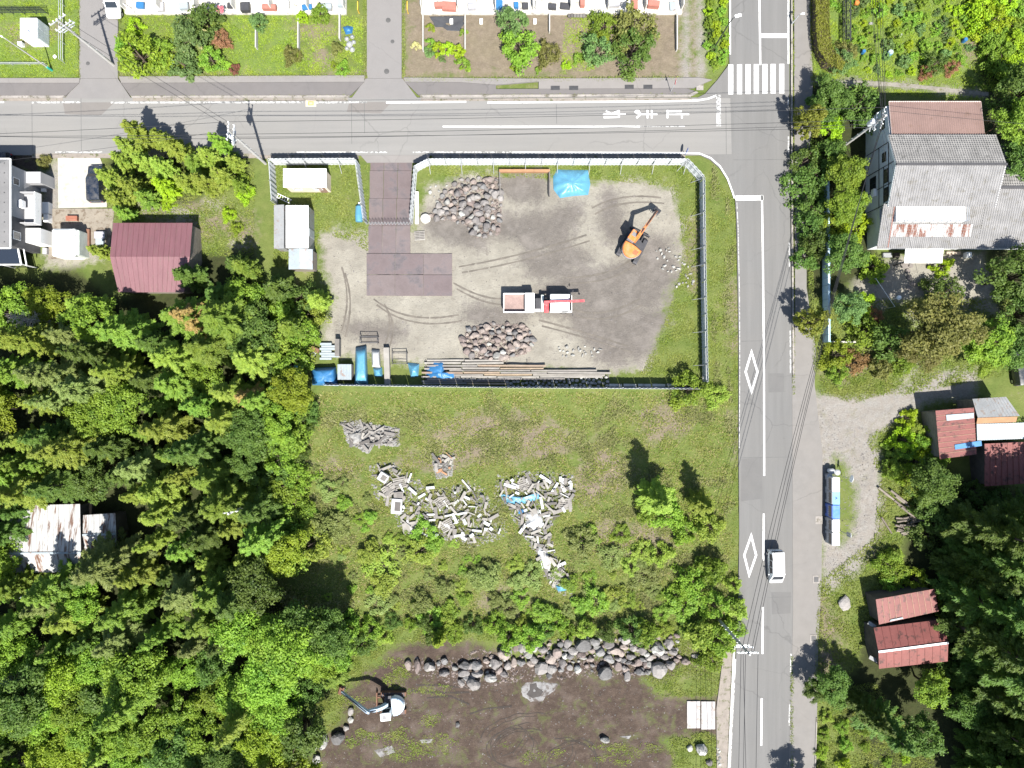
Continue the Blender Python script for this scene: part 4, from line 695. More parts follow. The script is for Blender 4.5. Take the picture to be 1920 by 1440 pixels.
def corrugated(q, n, amp=0.025, seg=4):
    q = [Vector(p) for p in q]; nr = (q[1] - q[0]).cross(q[3] - q[0]).normalized(); nr = nr if nr.z > 0 else -nr; vs = []; k = n * seg + 1
    for v in (0, 1):
        for i in range(k): vs.append(quad_uv(q, i / (k - 1), v) + nr * amp * math.cos(2 * math.pi * i / seg))
    mb = MB(); mb.add(vs, [(i, i + 1, k + i + 1, k + i) for i in range(k - 1)]); return mb
def panels(parent, q, n, m, seam=None, name='roof_panel', t=0.03, gap=0.012, sw=0.05):
    """roof of n separate sheets side by side, each with a standing seam"""
    q = [Vector(p) for p in q]; L_ = (q[1] - q[0]).length; nr = (q[1] - q[0]).cross(q[3] - q[0]).normalized(); nr = nr if nr.z > 0 else -nr
    for i in range(n):
        a, b = i / n + gap / L_ / 2, (i + 1) / n - gap / L_ / 2; j = random.uniform(0, 0.012)
        MB().slab([quad_uv(q, a, 0) + nr * j, quad_uv(q, b, 0) + nr * j, quad_uv(q, b, 1) + nr * j, quad_uv(q, a, 1) + nr * j], t).build(name, m, parent, world=True)
        if seam and i: MB().bar(quad_uv(q, i / n, 0) + nr * 0.025, quad_uv(q, i / n, 1) + nr * 0.025, sw, 0.05).build('roof_seam', seam, parent, world=True)
def window(parent, c, wd, ht, nrm, frame=None, depth=0.06, panes=2):
    """window in a wall: frame part with pane sub-parts; nrm is the outward direction (unit, horizontal)"""
    c = Vector(c); n = Vector(nrm); t = Vector((-n.y, n.x, 0)); up = Vector((0, 0, 1)); fm = MB(); f = 0.06
    def pl(a0, a1, b0, b1, d0, d1, mb):
        vs = [c + t * a + up * b + n * d for d in (d0, d1) for a, b in ((a0, b0), (a1, b0), (a1, b1), (a0, b1))]
        mb.add(vs, [(3, 2, 1, 0), (4, 5, 6, 7), (0, 1, 5, 4), (1, 2, 6, 5), (2, 3, 7, 6), (3, 0, 4, 7)])
    w2, h2 = wd / 2, ht / 2
    pl(-w2, w2, -h2, -h2 + f, -.05, depth, fm); pl(-w2, w2, h2 - f, h2, -.05, depth, fm); pl(-w2, -w2 + f, -h2 + f, h2 - f, -.05, depth, fm); pl(w2 - f, w2, -h2 + f, h2 - f, -.05, depth, fm)
    o = fm.build('window', frame or WHITE, parent, world=True)
    for k in range(panes):
        g = MB(); a0 = -w2 + f + (wd - 2 * f) * k / panes; a1 = -w2 + f + (wd - 2 * f) * (k + 1) / panes; pl(a0 + .01, a1 - .01, -h2 + f, h2 - f, -.02, depth * .4 + .006 * k, g); g.build('pane', GLASS, o, world=True)
    return o
# ---------------------------------------------------------------- tiled house on the right
e0, r0 = 5.6, 7.2
nl, nr_, sl_, sr_ = P(1665, 254, e0), P(1866, 252, e0), P(1667, 387, e0), P(1867, 385, e0); rl, rr = P(1679, 310, r0), P(1881, 307, r0)
xw, xe = min(nl.x, sl_.x), max(nr_.x, sr_.x); yn, ys = nl.y, sl_.y; yr = (rl.y + rr.y) / 2
X0, X1 = xw + 0.45, xe - 0.45; Y0, Y1 = ys + 0.5, yn - 0.4
yN = P(1667, 190.5, 4.7).y; yS = P(1643, 466, 2.9).y; XL = P(1643, 466, 2.9).x; XE = 66.0; yE_r = P(1900, 352, 4.9).y; yE_n = P(1900, 272, 3.5).y
house = thing('tiled_house', 'two-storey house with silver grey tiled roofs and brown sheet roofed rear wing', 'house', ((X0 + X1) / 2, (Y0 + Y1) / 2, -0.3))
wl = MB(); gz_ = lambda y: e0 - .15 + (r0 - e0) * (1 - abs(y - yr) / ((yn - ys) / 2))
yrw = yr
wl.loft([[(x, Y0, -.3), (x, Y1, -.3), (x, Y1, gz_(Y1)), (x, yrw, r0 - .2), (x, Y0, gz_(Y0))] for x in (X0, X1)])
wl.build('wall', WALL_B, house, world=True)
MB().prism([(X0 + .03, Y1 + .002), (P(1838, 190, 4.7).x - .4, Y1 + .002), (P(1838, 190, 4.7).x - .4, yN - .35), (X0 + .03, yN - .35)], -.3, lambda p: 4.4 if p[1] > Y1 + 1 else 5.2).build('rear_wall', WALL_B, house, world=True)
XA = XL + .5
MB().prism([(XA, Y0 - .002), (XE, Y0 - .002), (XE, yS + .45), (XA, yS + .45)], -.3, 2.65).build('lower_wall', WALL_B, house, world=True)
MB().prism([(X1 + .003, Y0 + .003), (XE - .1, Y0 + .003), (XE - .1, yE_n - .4), (X1 + .003, yE_n - .4)], -.3, 2.8).build('east_wall', WALL_B, house, world=True)
o = tiled([(xw, yn, e0), (xe, yn, e0), (xe, yr, r0), (xw, yr, r0)], 44, 14).build('roof_tiles', TILE_N, house, world=True); tag(o, kind='stuff')
o = tiled([(xw, ys, e0), (xe, ys, e0), (xe, yr, r0), (xw, yr, r0)], 44, 18).build('roof_tiles', TILE_S, house, world=True); tag(o, kind='stuff')
b_ = MB(); b_.bar((xw - .04, yr, r0 + .08), (xe + .04, yr, r0 + .08), .2, .2); b_.build('ridge_cap', mat('ridge_tile', (0.06, .058, .06), .6, .15), house, world=True)
for x in (xw + .02, xe - .02):
    for y, z in ((yn, e0), (ys, e0)): MB().bar((x, y, z - .08), (x, yr, r0 - .08), .08, .2).build('bargeboard', WHITE, house, world=True)
zl = lambda y: 2.9 + (y - yS) * (4.9 - 2.9) / (yE_r - yS)
o = tiled([(XL, yS, 2.9), (xe - .3, yS, 2.9), (xe - .3, Y0 + .1, zl(Y0 + .1)), (XL, Y0 + .1, zl(Y0 + .1))], 52, 17).build('roof_tiles', TILE_S, house, world=True); tag(o, kind='stuff')
o = tiled([(xe - .3, yS, 2.9), (XE, yS, 2.9), (XE, yE_r, 4.9), (xe - .3, yE_r, 4.9)], 60, 24).build('roof_tiles', TILE_S, house, world=True); tag(o, kind='stuff')
o = tiled([(X1 + .05, yE_n, 3.5), (XE, yE_n, 3.5), (XE, yE_r, 4.9), (X1 + .05, yE_r, 4.9)], 60, 13).build('roof_tiles', TILE_N, house, world=True); tag(o, kind='stuff')
MB().bar((X1, yE_r, 5.0), (XE + .1, yE_r, 5.0), .26, .2).build('ridge_cap', MATS['ridge_tile'], house, world=True)
MB().bar((XL + 1.2, yS + .1, 3.02), (XL + 1.2, Y0, zl(Y0) + .12), .12, .1).build('ridge_cap', mat('rust_batten', (0.2, .1, .08), .7), house, world=True)
q = [P(1667, 191, 4.7), P(1839, 189, 4.7), P(1841, 252.5, 5.45), P(1668, 252.5, 5.45)]; xa, xb = q[0].x, q[1].x
o = corrugated([(xa, yN, 4.7), (xb, yN, 4.7), (xb, Y1 + .1, 5.4), (xa, Y1 + .1, 5.4)], 42, .03).build('brown_roof', BROWN_ROOF, house, world=True)
fb = MB(); fb.bar((xa, yN, 4.66), (xb, yN, 4.66), .1, .1); fb.bar((xa, yN, 4.66), (xa, Y1, 5.35), .08, .1); fb.bar((xb, yN, 4.66), (xb, Y1, 5.35), .08, .1); fb.build('fascia', mat('pale_fascia', (.5, .4, .36), .6), house, world=True)
# timber framing and windows of the west gable wall
tb = MB(); xt = X0 - .02
for z in (2.9, 4.9): tb.bar((xt, Y0, z), (xt, Y1, z), .05, .1)
for y in (Y0 + .06, Y0 + 2.1, Y0 + 4.2, Y1 - .06): tb.bar((xt, y, .2), (xt, y, min(gz_(y) - .05, 6.6)), .05, .1)
tb.bar((xt, Y0 + .06, 3.9), (xt, Y0 + 4.2, 3.9), .05, .1); tb.build('timber_frame', TIMBER, house, world=True)
for (y, z, w2, h2) in ((Y0 + 3.1, 4.35, 1.5, .9), (Y0 + 1.1, 4.35, 1.5, .9), (Y1 - 1.4, 4.0, 1.0, .8), (Y0 + 3.0, 1.6, 1.5, 1.3)): window(house, (X0, y, z), w2, h2, (-1, 0, 0), TIMBER)
window(house, (X0 + .03, (Y1 + yN) / 2, 3.6), .9, .9, (-1, 0, 0), TIMBER)
for z in (1.2, 3.2): MB().box((X0 - .22, Y0 + .9 + z * .3, z - 1.0), (.35, .8, .6)).build('air_conditioner', WHITE, house, world=True, bevel=.03)
# balcony, its rail and the rusty sheets below it
bx0, bx1 = P(1682, 400, 4.6).x, P(1812, 400, 4.6).x; by0, by1 = P(1700, 416, 4.5).y, Y0 - .05
bal = MB().prism([(bx0, by0 + .1), (bx1, by0 + .1), (bx1, by1), (bx0, by1)], 3.6, 4.45).build('balcony', WHITE, house, world=True)
r_ = MB()
for z in (4.75, 5.05): r_.bar((bx0, by0 + .05, z), (bx1, by0 + .05, z), .04, .04); r_.bar((bx0, by0 + .05, z), (bx0, by1, z), .04); r_.bar((bx1, by0 + .05, z), (bx1, by1, z), .04)
for i in range(9): x = bx0 + (bx1 - bx0) * i / 8; r_.bar((x, by0 + .05, 4.1), (x, by0 + .05, 5.05), .04)
r_.build('railing', mat('grey_rail', (.3, .33, .36), .4, .08, metal=.3), bal, world=True)
RUSTY = mat('rust_streaked_sheet', (0.38, 0.38, 0.37), 0.6, 0.08, 1.0, 10, stain=(0.17, 0.07, 0.045), stain_amt=0.6, stain_scale=1.0, stretch=(1.6, 0.3, 1))
ry0, ry1 = P(1740, 443, 3.6).y, by0 - .1; sx0, sx1 = P(1672, 430, 3.7).x, P(1823, 430, 3.7).x
for i in range(9):
    a, b = sx0 + (sx1 - sx0) * i / 9, sx0 + (sx1 - sx0) * (i + 1) / 9
    corrugated([(a, ry0, zl(ry0) + .14), (b - .03, ry0, zl(ry0) + .14), (b - .03, ry1, zl(ry1) + .14), (a, ry1, zl(ry1) + .14)], 6, .02).build('rusty_sheet', RUSTY, house, world=True)
pa, pb = P(1697, 467, 2.5), P(1767, 493, 2.4)
por = MB(); por.slab([(pa.x, pb.y, 2.35), (pb.x, pb.y, 2.35), (pb.x, pa.y, 2.6), (pa.x, pa.y, 2.6)], .08)
por = por.build('porch_roof', WHITE, house, world=True)
pp = MB()
for x in (pa.x + .15, pb.x - .15): pp.bar((x, pb.y + .12, -.2), (x, pb.y + .12, 2.3), .1)
pp.build('porch_post', TIMBER, house, world=True)
# things against the front of the house
for x0, y0, s_, c_, nm, l in ((1682, 478, (.55, .5, .6), TIMBER, 'storage_box', 'dark storage box left of the white porch'), (1690, 492, (.5, .4, .35), mat('cream_box', (.5, .45, .38), .7), 'storage_box', 'cream box on the ground left of the porch'), (1815, 478, (.6, .6, .7), WHITE, 'laundry_machine', 'white box under the tiled eave'), (1665, 478, (1.0, .5, .4), GREY_SHEET, 'bench', 'grey bench at the corner of the tiled house'), (1790, 474, (1.6, .35, .3), mat('tan_planter', (.4, .33, .25), .8), 'planter_box', 'tan planter along the front of the tiled house')):
    v = P(x0, y0, .3); b = MB().box((v.x, v.y, s_[2] / 2 - .15), s_).build(nm, c_, bevel=.03); tag(b, l, 'bench' if nm == 'bench' else 'box')
for i, (x, y) in enumerate(((1708, 498), (1703, 508), (1706, 520), (1712, 531), (1698, 497), (1705, 540))):
    v = P(x, y); pl = [(v.x + math.cos(a) * (.5 if i == 4 else .33), v.y + math.sin(a) * (.42 if i == 4 else .27)) for a in [k * .785 + i for k in range(8)]]
    tag(MB().prism(pl, -.3, -.03).build('stepping_stone', mat('flat_stone', (.17, .15, .135), .9, .15), bevel=.02), 'flat stepping stone in the path below the porch', 'stone', 'stepping stones below the porch')
# ---------------------------------------------------------------- grey house on the left
ez = 5.2; hx = P(20, 380, ez).x; hy0, hy1 = P(20, 465, ez).y, P(20, 299, ez).y; hw = -70.0
gh = thing('grey_house', 'grey two-storey house with flat eaves at the left edge', 'house', (hx - 3, (hy0 + hy1) / 2, -.3))
MB().prism([(hx - .35, hy0 + .4), (hx - .35, hy1 - .4), (hw, hy1 - .4), (hw, hy0 + .4)], -.3, ez - .05).build('wall', WALL_G, gh, world=True)
MB().prism([(hx - .34, hy0 + .38), (hx - .34, hy0 + 3.6), (hx - 3, hy0 + 3.6), (hx - 3, hy0 + .38)], -.29, ez - .08).build('dark_wall', WALL_D, gh, world=True)
xm = (hx + hw) / 2; ym = (hy0 + hy1) / 2; rf = MB()
SLATE = mat('grey_sheet_roofing', (0.14, 0.137, 0.135), 0.6, 0.1, 0.8, 10)
rf.loft([[(hx, hy0, ez), (hx, hy1, ez), (hw - .3, hy1, ez), (hw - .3, hy0, ez)], [(hx, hy0, ez + .12), (hx, hy1, ez + .12), (hw - .3, hy1, ez + .12), (hw - .3, hy0, ez + .12)], [(xm + .6, hy0 + 4.2, ez + 1.7), (xm + .6, hy1 - 4.2, ez + 1.7), (xm - .6, hy1 - 4.2, ez + 1.7), (xm - .6, hy0 + 4.2, ez + 1.7)]])
rf = rf.build('roof', SLATE, gh, world=True)
f_ = MB(); f_.bar((hx + .05, hy0 - .05, ez + .07), (hx + .05, hy1 + .05, ez + .07), .1, .16); f_.bar((hx, hy0 - .05, ez + .07), (hw, hy0 - .05, ez + .07), .1, .16); f_.bar((hx, hy1 + .05, ez + .07), (hw, hy1 + .05, ez + .07), .1, .16); f_.build('gutter', WHITE, rf, world=True)
sg = MB()
for i in range(9):
    for j in range(2): sg.box((hx - .5 - j * .45, hy0 + .6 + i * 1.05, ez + .28 + j * .17), (.08, .1, .06))
tag(sg.build('snow_guard', mat('snow_guards', (.1, .1, .1), .5), rf, world=True), kind='stuff')
for y, z, wd, ht in ((hy1 - 2.0, 3.9, .8, 1.0), (hy0 + 1.6, 3.8, .9, 1.2), (hy0 + 2.0, 1.3, .8, 1.2)): window(gh, (hx - .35, y, z), wd, ht, (1, 0, 0))
bxa, bya = P(75, 395, 2.6), 0
yb0, yb1 = P(60, 421, 2.9).y, P(60, 362, 2.9).y; bxx = P(74, 400, 2.8).x
bl = MB(); bl.prism([(hx - .34, yb0), (bxx, yb0), (bxx, yb1), (hx - .34, yb1)], 2.4, 2.55); bl = bl.build('balcony', WALL_G, gh, world=True)
w_ = MB(); w_.box((bxx - .05, (yb0 + yb1) / 2, 3.05), (.08, yb1 - yb0, 1.0)); w_.build('balcony_wall', WHITE, bl, world=True); w_ = MB(); w_.box(((bxx + hx) / 2 - .15, yb0 + .06, 3.04), (bxx - hx + .1, .1, .98)); w_.build('balcony_wall', WALL_G, bl, world=True); w_ = MB(); w_.box(((bxx + hx) / 2 - .15, yb1 - .06, 3.04), (bxx - hx + .1, .1, .98)); w_.build('balcony_wall', WALL_G, bl, world=True)
MB().box((hx - .1, (yb0 + yb1) / 2 + .4, 3.3), (.4, .85, .7)).build('air_conditioner', WHITE, gh, world=True, bevel=.03)
py0, py1 = P(60, 343, 2.3).y, P(60, 322, 2.3).y; MB().prism([(hx - .34, py0), (P(76, 335, 2.3).x, py0), (P(76, 335, 2.3).x, py1), (hx - .34, py1)], -.3, 2.3).build('porch', WALL_G, gh, world=True)
py0, py1 = P(60, 455, 2.3).y, P(60, 428, 2.3).y; MB().prism([(hx - .33, py0), (P(76, 440, 2.3).x, py0), (P(76, 440, 2.3).x, py1), (hx - .33, py1)], -.3, 2.35).build('porch', WHITE, gh, world=True)
# sunroom with white frame below the grey house
sr = thing('sunroom', 'dark glazed sunroom roof with white frame below the grey house', 'sunroom', (hx - 2, hy0 - 1.2, -.3)); sx = P(38, 480, 2.5).x; sy0 = P(20, 496, 2.4).y; sy1 = hy0 + .38
MB().slab([(hw, sy0, 2.3), (sx, sy0, 2.3), (sx, sy1, 2.8), (hw, sy1, 2.8)], .05).build('roof_glass', glass('dark_glazing', (.015, .02, .03)), sr, world=True)
fr = MB(); fr.bar((hw, sy0, 2.32), (sx, sy0, 2.32), .12, .12); fr.bar((sx, sy0, 2.32), (sx, sy1, 2.84), .14, .14); fr.bar((sx + .45, sy0 - .1, 2.1), (sx + .45, sy1, 2.6), .1, .1)
for x in (sx, sx - 2.4, sx - 4.6): fr.bar((x, sy0 + .05, -.2), (x, sy0 + .05, 2.3), .1)
fr.build('frame', WHITE, sr, world=True)
for k in range(3): MB().box((sx - .6 - k * 2.2 - .5, sy0 + .05, 1.05), (2.0, .04, 2.1)).build('pane', GLASS, sr, world=True)
# ---------------------------------------------------------------- plain sheds
def shed(name, label, roofq, m, wallm, npan, seam=None, base=-.25, inset=.2, ridge=None, corr=False, cat='shed'):
    """roofq: list of slopes, each four 3-D corners (eave left, eave right, ridge right, ridge left)"""
    pts = [Vector(p) for q in roofq for p in q]; cx = sum(p.x for p in pts) / len(pts); cy = sum(p.y for p in pts) / len(pts)
    o = thing(name, label, cat, (cx, cy, base))
    for q in roofq:
        q = [Vector(p) for p in q]
        if corr: tag(corrugated(q, npan, .03).build('roof_sheet', m, o, world=True))
        else: panels(o, q, npan, m, seam)
    outer = roofq[0][:2] + (roofq[1][:2][::-1] if len(roofq) > 1 else roofq[0][2:]); outer = [Vector(p) for p in outer]
    if len(roofq) > 1: ring = [outer[0], outer[1], Vector(roofq[0][2]), outer[2], outer[3], Vector(roofq[0][3])]
    else: ring = outer
    c = Vector((cx, cy, 0)); poly = []; zs = {}
    for p in ring:
        d = Vector((c.x - p.x, c.y - p.y, 0)); d2 = Vector((math.copysign(min(abs(d.x), inset), d.x), math.copysign(min(abs(d.y), inset), d.y), 0))
        v = (p.x + d2.x, p.y + (d2.y if abs(d.y) > .8 else 0)); poly.append(v); zs[(round(v[0], 4), round(v[1], 4))] = p.z - .09
    MB().prism(poly, base - .05, lambda p: zs[(round(p[0], 4), round(p[1], 4))]).build('wall', wallm, o, world=True)
    if ridge:
        q = roofq[0]; MB().bar(Vector(q[3]) + Vector((0, 0, .04)), Vector(q[2]) + Vector((0, 0, .04)), .22, .08).build('ridge_cap', ridge, o, world=True)
    return o
s1 = shed('red_shed', 'dusty dark red metal roofed shed beside the wood on the left', [[P(212, 418, 2.5), P(361, 418, 2.5), P(356, 481, 3.4), P(206, 481, 3.4)], [P(222, 548, 2.5), P(345, 548, 2.5), P(356, 481.2, 3.4), P(206, 481.2, 3.4)]], MAROON, WALL_BOARD, 15, MAROON)
for q, n_ in (((P(18, 948, 2.6), P(150, 945, 2.6), P(152, 1036, 3.5), P(17, 1038, 3.5)), 1),):
    shed('rusting_shed', 'long shed with a rust streaked white sheet roof in the wood', [list(q), [P(24, 1075, 2.6), P(145, 1072, 2.6), P(152, 1036.2, 3.5), P(17, 1038.2, 3.5)]], OLD_WHITE, DARKWALL, 13, OLD_WHITE, ridge=PALE_SHEET)
shed('rusting_shed', 'small rust streaked shed right of the long shed in the wood', [[P(156, 966, 2.3), P(216, 962, 2.3), P(218, 1001, 2.8), P(155, 1003, 2.8)], [P(158, 1040, 2.3), P(220, 1036, 2.3), P(218, 1001.2, 2.8), P(155, 1003.2, 2.8)]], OLD_WHITE, DARKWALL, 6, OLD_WHITE, ridge=PALE_SHEET)
shed('rusting_shed', 'narrow grey lean-to roof strip below the long rusting shed', [[P(24, 1122, 2.0), P(42, 1122, 2.0), P(46, 1078, 2.5), P(22, 1078, 2.5)]], PALE_SHEET, DARKWALL, 2)
s = shed('red_roof_shed', 'upper red roofed shed with pale seams at the lower right', [[P(1648, 1171, 2.3), P(1760, 1146, 2.3), P(1752, 1104, 2.7), P(1642, 1124, 2.7)]], RED_ROOF, DARKWALL, 10, RED_SEAM)
MB().slab([P(1668, 1165.5, 2.42), P(1694, 1160, 2.42), P(1692, 1157.5, 2.45), P(1670, 1162, 2.45)], .03).build('patch_sheet', PALE_SHEET, s, world=True)
s = shed('red_roof_shed', 'lower red roofed gabled shed with white ridge at the lower right', [[P(1638, 1177, 2.5), P(1769, 1161, 2.5), P(1778, 1205, 3.3), P(1647, 1222, 3.3)], [P(1648, 1254, 2.5), P(1777, 1240, 2.5), P(1778, 1205.2, 3.3), P(1647, 1222.2, 3.3)]], RED_ROOF, DARKWALL, 9, RED_ROOF, ridge=WHITE)
for a, b in (((1628, 1167), (1642, 1176)), ((1630, 1232), (1646, 1240))): MB().bar(P(*a, 1.6), P(*b, 1.8), .4, .05).build('side_plate', GREY_SHEET, s, world=True)
s = shed('maroon_shed', 'maroon panel roofed shed with a pale skylight strip at the right', [[P(1754, 770, 3.0), P(1826, 764, 3.0), P(1831, 852, 2.6), P(1762, 861, 2.6)][::1]], RED_ROOF, WALL_BOARD, 1)
for o_ in [c_ for c_ in s.children if c_.name.startswith('roof')]: bpy.data.objects.remove(o_)
panels(s, [P(1762, 861, 2.7), P(1754, 770, 3.1), P(1826, 764, 3.1), P(1831, 852, 2.7)], 9, RED_ROOF, RED_SEAM)
MB().slab([P(1775, 789, 3.12), P(1774, 778, 3.16), P(1826, 774, 3.16), P(1826, 784, 3.12)], .03).build('skylight', PALE_SHEET, s, world=True)
MB().slab([P(1791, 843, 2.85), P(1790, 834, 2.88), P(1840, 826, 2.88), P(1841, 836, 2.85)], .03).build('blue_skylight', BLUE_PLASTIC, s, world=True)
s = shed('grey_sheet_shed', 'pale corrugated roofed shed with an orange gable strip at the right edge', [[P(1823, 748, 2.9), P(1886, 744, 2.9), P(1912, 780, 3.5), P(1833, 783, 3.5)]], GREY_SHEET, WALL_BOARD, 12, corr=True)
tag(corrugated([P(1832, 826, 2.8), P(1935, 822, 2.8), P(1935, 792, 3.2), P(1831, 795, 3.2)], 22, .03).build('lower_roof', PALE_SHEET, s, world=True))
MB().slab([P(1831, 794.5, 3.22), P(1905, 791.5, 3.22), P(1908, 781, 3.45), P(1833, 783.5, 3.45)], .05).build('orange_strip', ORANGE_W, s, world=True)
MB().prism([P2(1834, 822, 2.7), P2(1933, 818, 2.7), P2(1933, 796, 2.7), P2(1834, 798, 2.7)], -.3, 2.72).build('lower_wall', WALL_BOARD, s, world=True)
shed('maroon_shed', 'dark maroon roof in the tree shade at the right edge', [[P(1846, 912, 2.4), P(1945, 905, 2.4), P(1942, 828, 3.0), P(1846, 832, 3.0)]], RED_ROOF, DARKWALL, 9, RED_ROOF)
# wall shadow caster: high board wall beside the gravel drive
# ---------------------------------------------------------------- white tent
tt = thing('storage_tent', 'white domed storage tent beside the grey house', 'tent', (P(120, 455).x, P(120, 455).y, -.25)); x0, x1 = P(96, 455, 2.1).x, P(140, 455, 2.1).x; y0, y1 = P(120, 480, 2.1).y, P(120, 428, 2.1).y
TENT = mat('tent_fabric', (.72, .73, .70), .6, .05, .8, 8, stain=(.45, .47, .45), stain_amt=.2); rg = []
for z, k in ((-.25, 0), (1.9, 0), (2.15, .12), (2.35, .45), (2.5, 1.0)): rg.append([(x0 + k * .9, y0 + k * .7, z), (x1 - k * .9, y0 + k * .7, z), (x1 - k * .9, y1 - k * .7, z), (x0 + k * .9, y1 - k * .7, z)])
MB().loft(rg).build('cover', TENT, tt, world=True, bevel=.1, smooth=False); MB().box((x1 + .18, (y0 + y1) / 2, .8), (.3, y1 - y0 - .3, 2.1)).build('side_flap', mat('tent_flap', (.5, .54, .5), .7), tt, world=True, bevel=.05)
# water tank
wt = thing('water_tank', 'pale blue round water tank at the left edge', 'tank', (P(-8, 1290, 2).x, P(-8, 1290, 2).y, -.3)); rg = [[(math.cos(a) * r, math.sin(a) * r, z) for a in [i * math.pi / 12 for i in range(24)]] for z, r in ((0, 1.75), (2.6, 1.75), (2.9, 1.6), (3.15, 1.1), (3.25, .4))]
MB().loft(rg).build('shell', mat('tank_plastic', (.42, .52, .55), .4, .08, .7, 8), wt, smooth=True); MB().tube([(0, 0, 3.2), (0, 0, 3.38)], .35, 14).build('lid', GREY_SHEET, wt)
# ---------------------------------------------------------------- white cabinet top left and row-house terraces
cb = thing('storage_cabinet', 'white metal storage cabinet on the lawn at the top left', 'cabinet', (P(62, 62).x, P(62, 62).y, -.2)); a, b = P(38, 34, 2.0), P(70, 72, 2.0)
MB().prism([(a.x + .05, b.y + .05), (b.x - .05, b.y + .05), (b.x - .05, a.y - .05), (a.x + .05, a.y - .05)], -.2, 1.93).build('body', WHITE, cb, world=True); MB().prism([(a.x, b.y), (b.x, b.y), (b.x, a.y), (a.x, a.y)], 1.94, 2.05).build('roof', WHITE, cb, world=True, bevel=.02)
for k in range(2): MB().box((b.x - .03, a.y - .5 - k * 1.1, .9), (.03, 1.0, 1.8)).build('door', mat('pale_door', (.5, .54, .55), .5), cb, world=True)
def terrace(x0, x1, lab):
    o = thing('terrace', lab, 'terrace', (P((x0 + x1) / 2, 5).x, P(0, 14).y, -.25)); n = max(2, int((x1 - x0) / 62)); a = P(x0, 27); b = P(x1, -60)
    MB().prism([(a.x, a.y), (b.x, a.y), (b.x, b.y), (a.x, b.y)], -.3, .25).build('slab', CONC_W, o, world=True)
    for i in range(n + 1):
        x = a.x + (b.x - a.x) * i / n; x = min(max(x, a.x + .1), b.x - .1); MB().box((x, (a.y + b.y) / 2 + .1, .95), (.1, b.y - a.y - .4, 1.4)).build('partition', mat('terrace_partition', (.55, .53, .48), .8, .1), o, world=True)
    return o
terrace(236, 650, 'pale concrete terrace of the row houses at the top left'); terrace(790, 1278, 'pale concrete terrace of the row houses at the top middle')
def rowhouse(x0, x1, lab):
    a = P(x0, -58); b = P(x1, -190); o = thing('row_house', lab, 'house', ((a.x + b.x) / 2, (a.y + b.y) / 2, -.3))
    MB().prism([(a.x, a.y), (b.x, a.y), (b.x, b.y), (a.x, b.y)], -.3, 2.9).build('wall', mat('cream_wall', (.5, .46, .38), .85, .06), o, world=True); ym_ = (a.y + b.y) / 2
    for ya in (a.y - .5, b.y + .5): MB().slab([(a.x - .4, ya, 2.8), (b.x + .4, ya, 2.8), (b.x + .4, ym_, 4.2), (a.x - .4, ym_, 4.2)], .1).build('roof', SLATE, o, world=True)
    n = int((x1 - x0) / 62)
    for i in range(n): window(o, (a.x + (b.x - a.x) * (i + .5) / n, a.y, 1.5), 1.6, 1.8, (0, -1, 0))
rowhouse(236, 650, 'long cream row house above the left terrace'); rowhouse(790, 1278, 'long cream row house above the middle terrace')
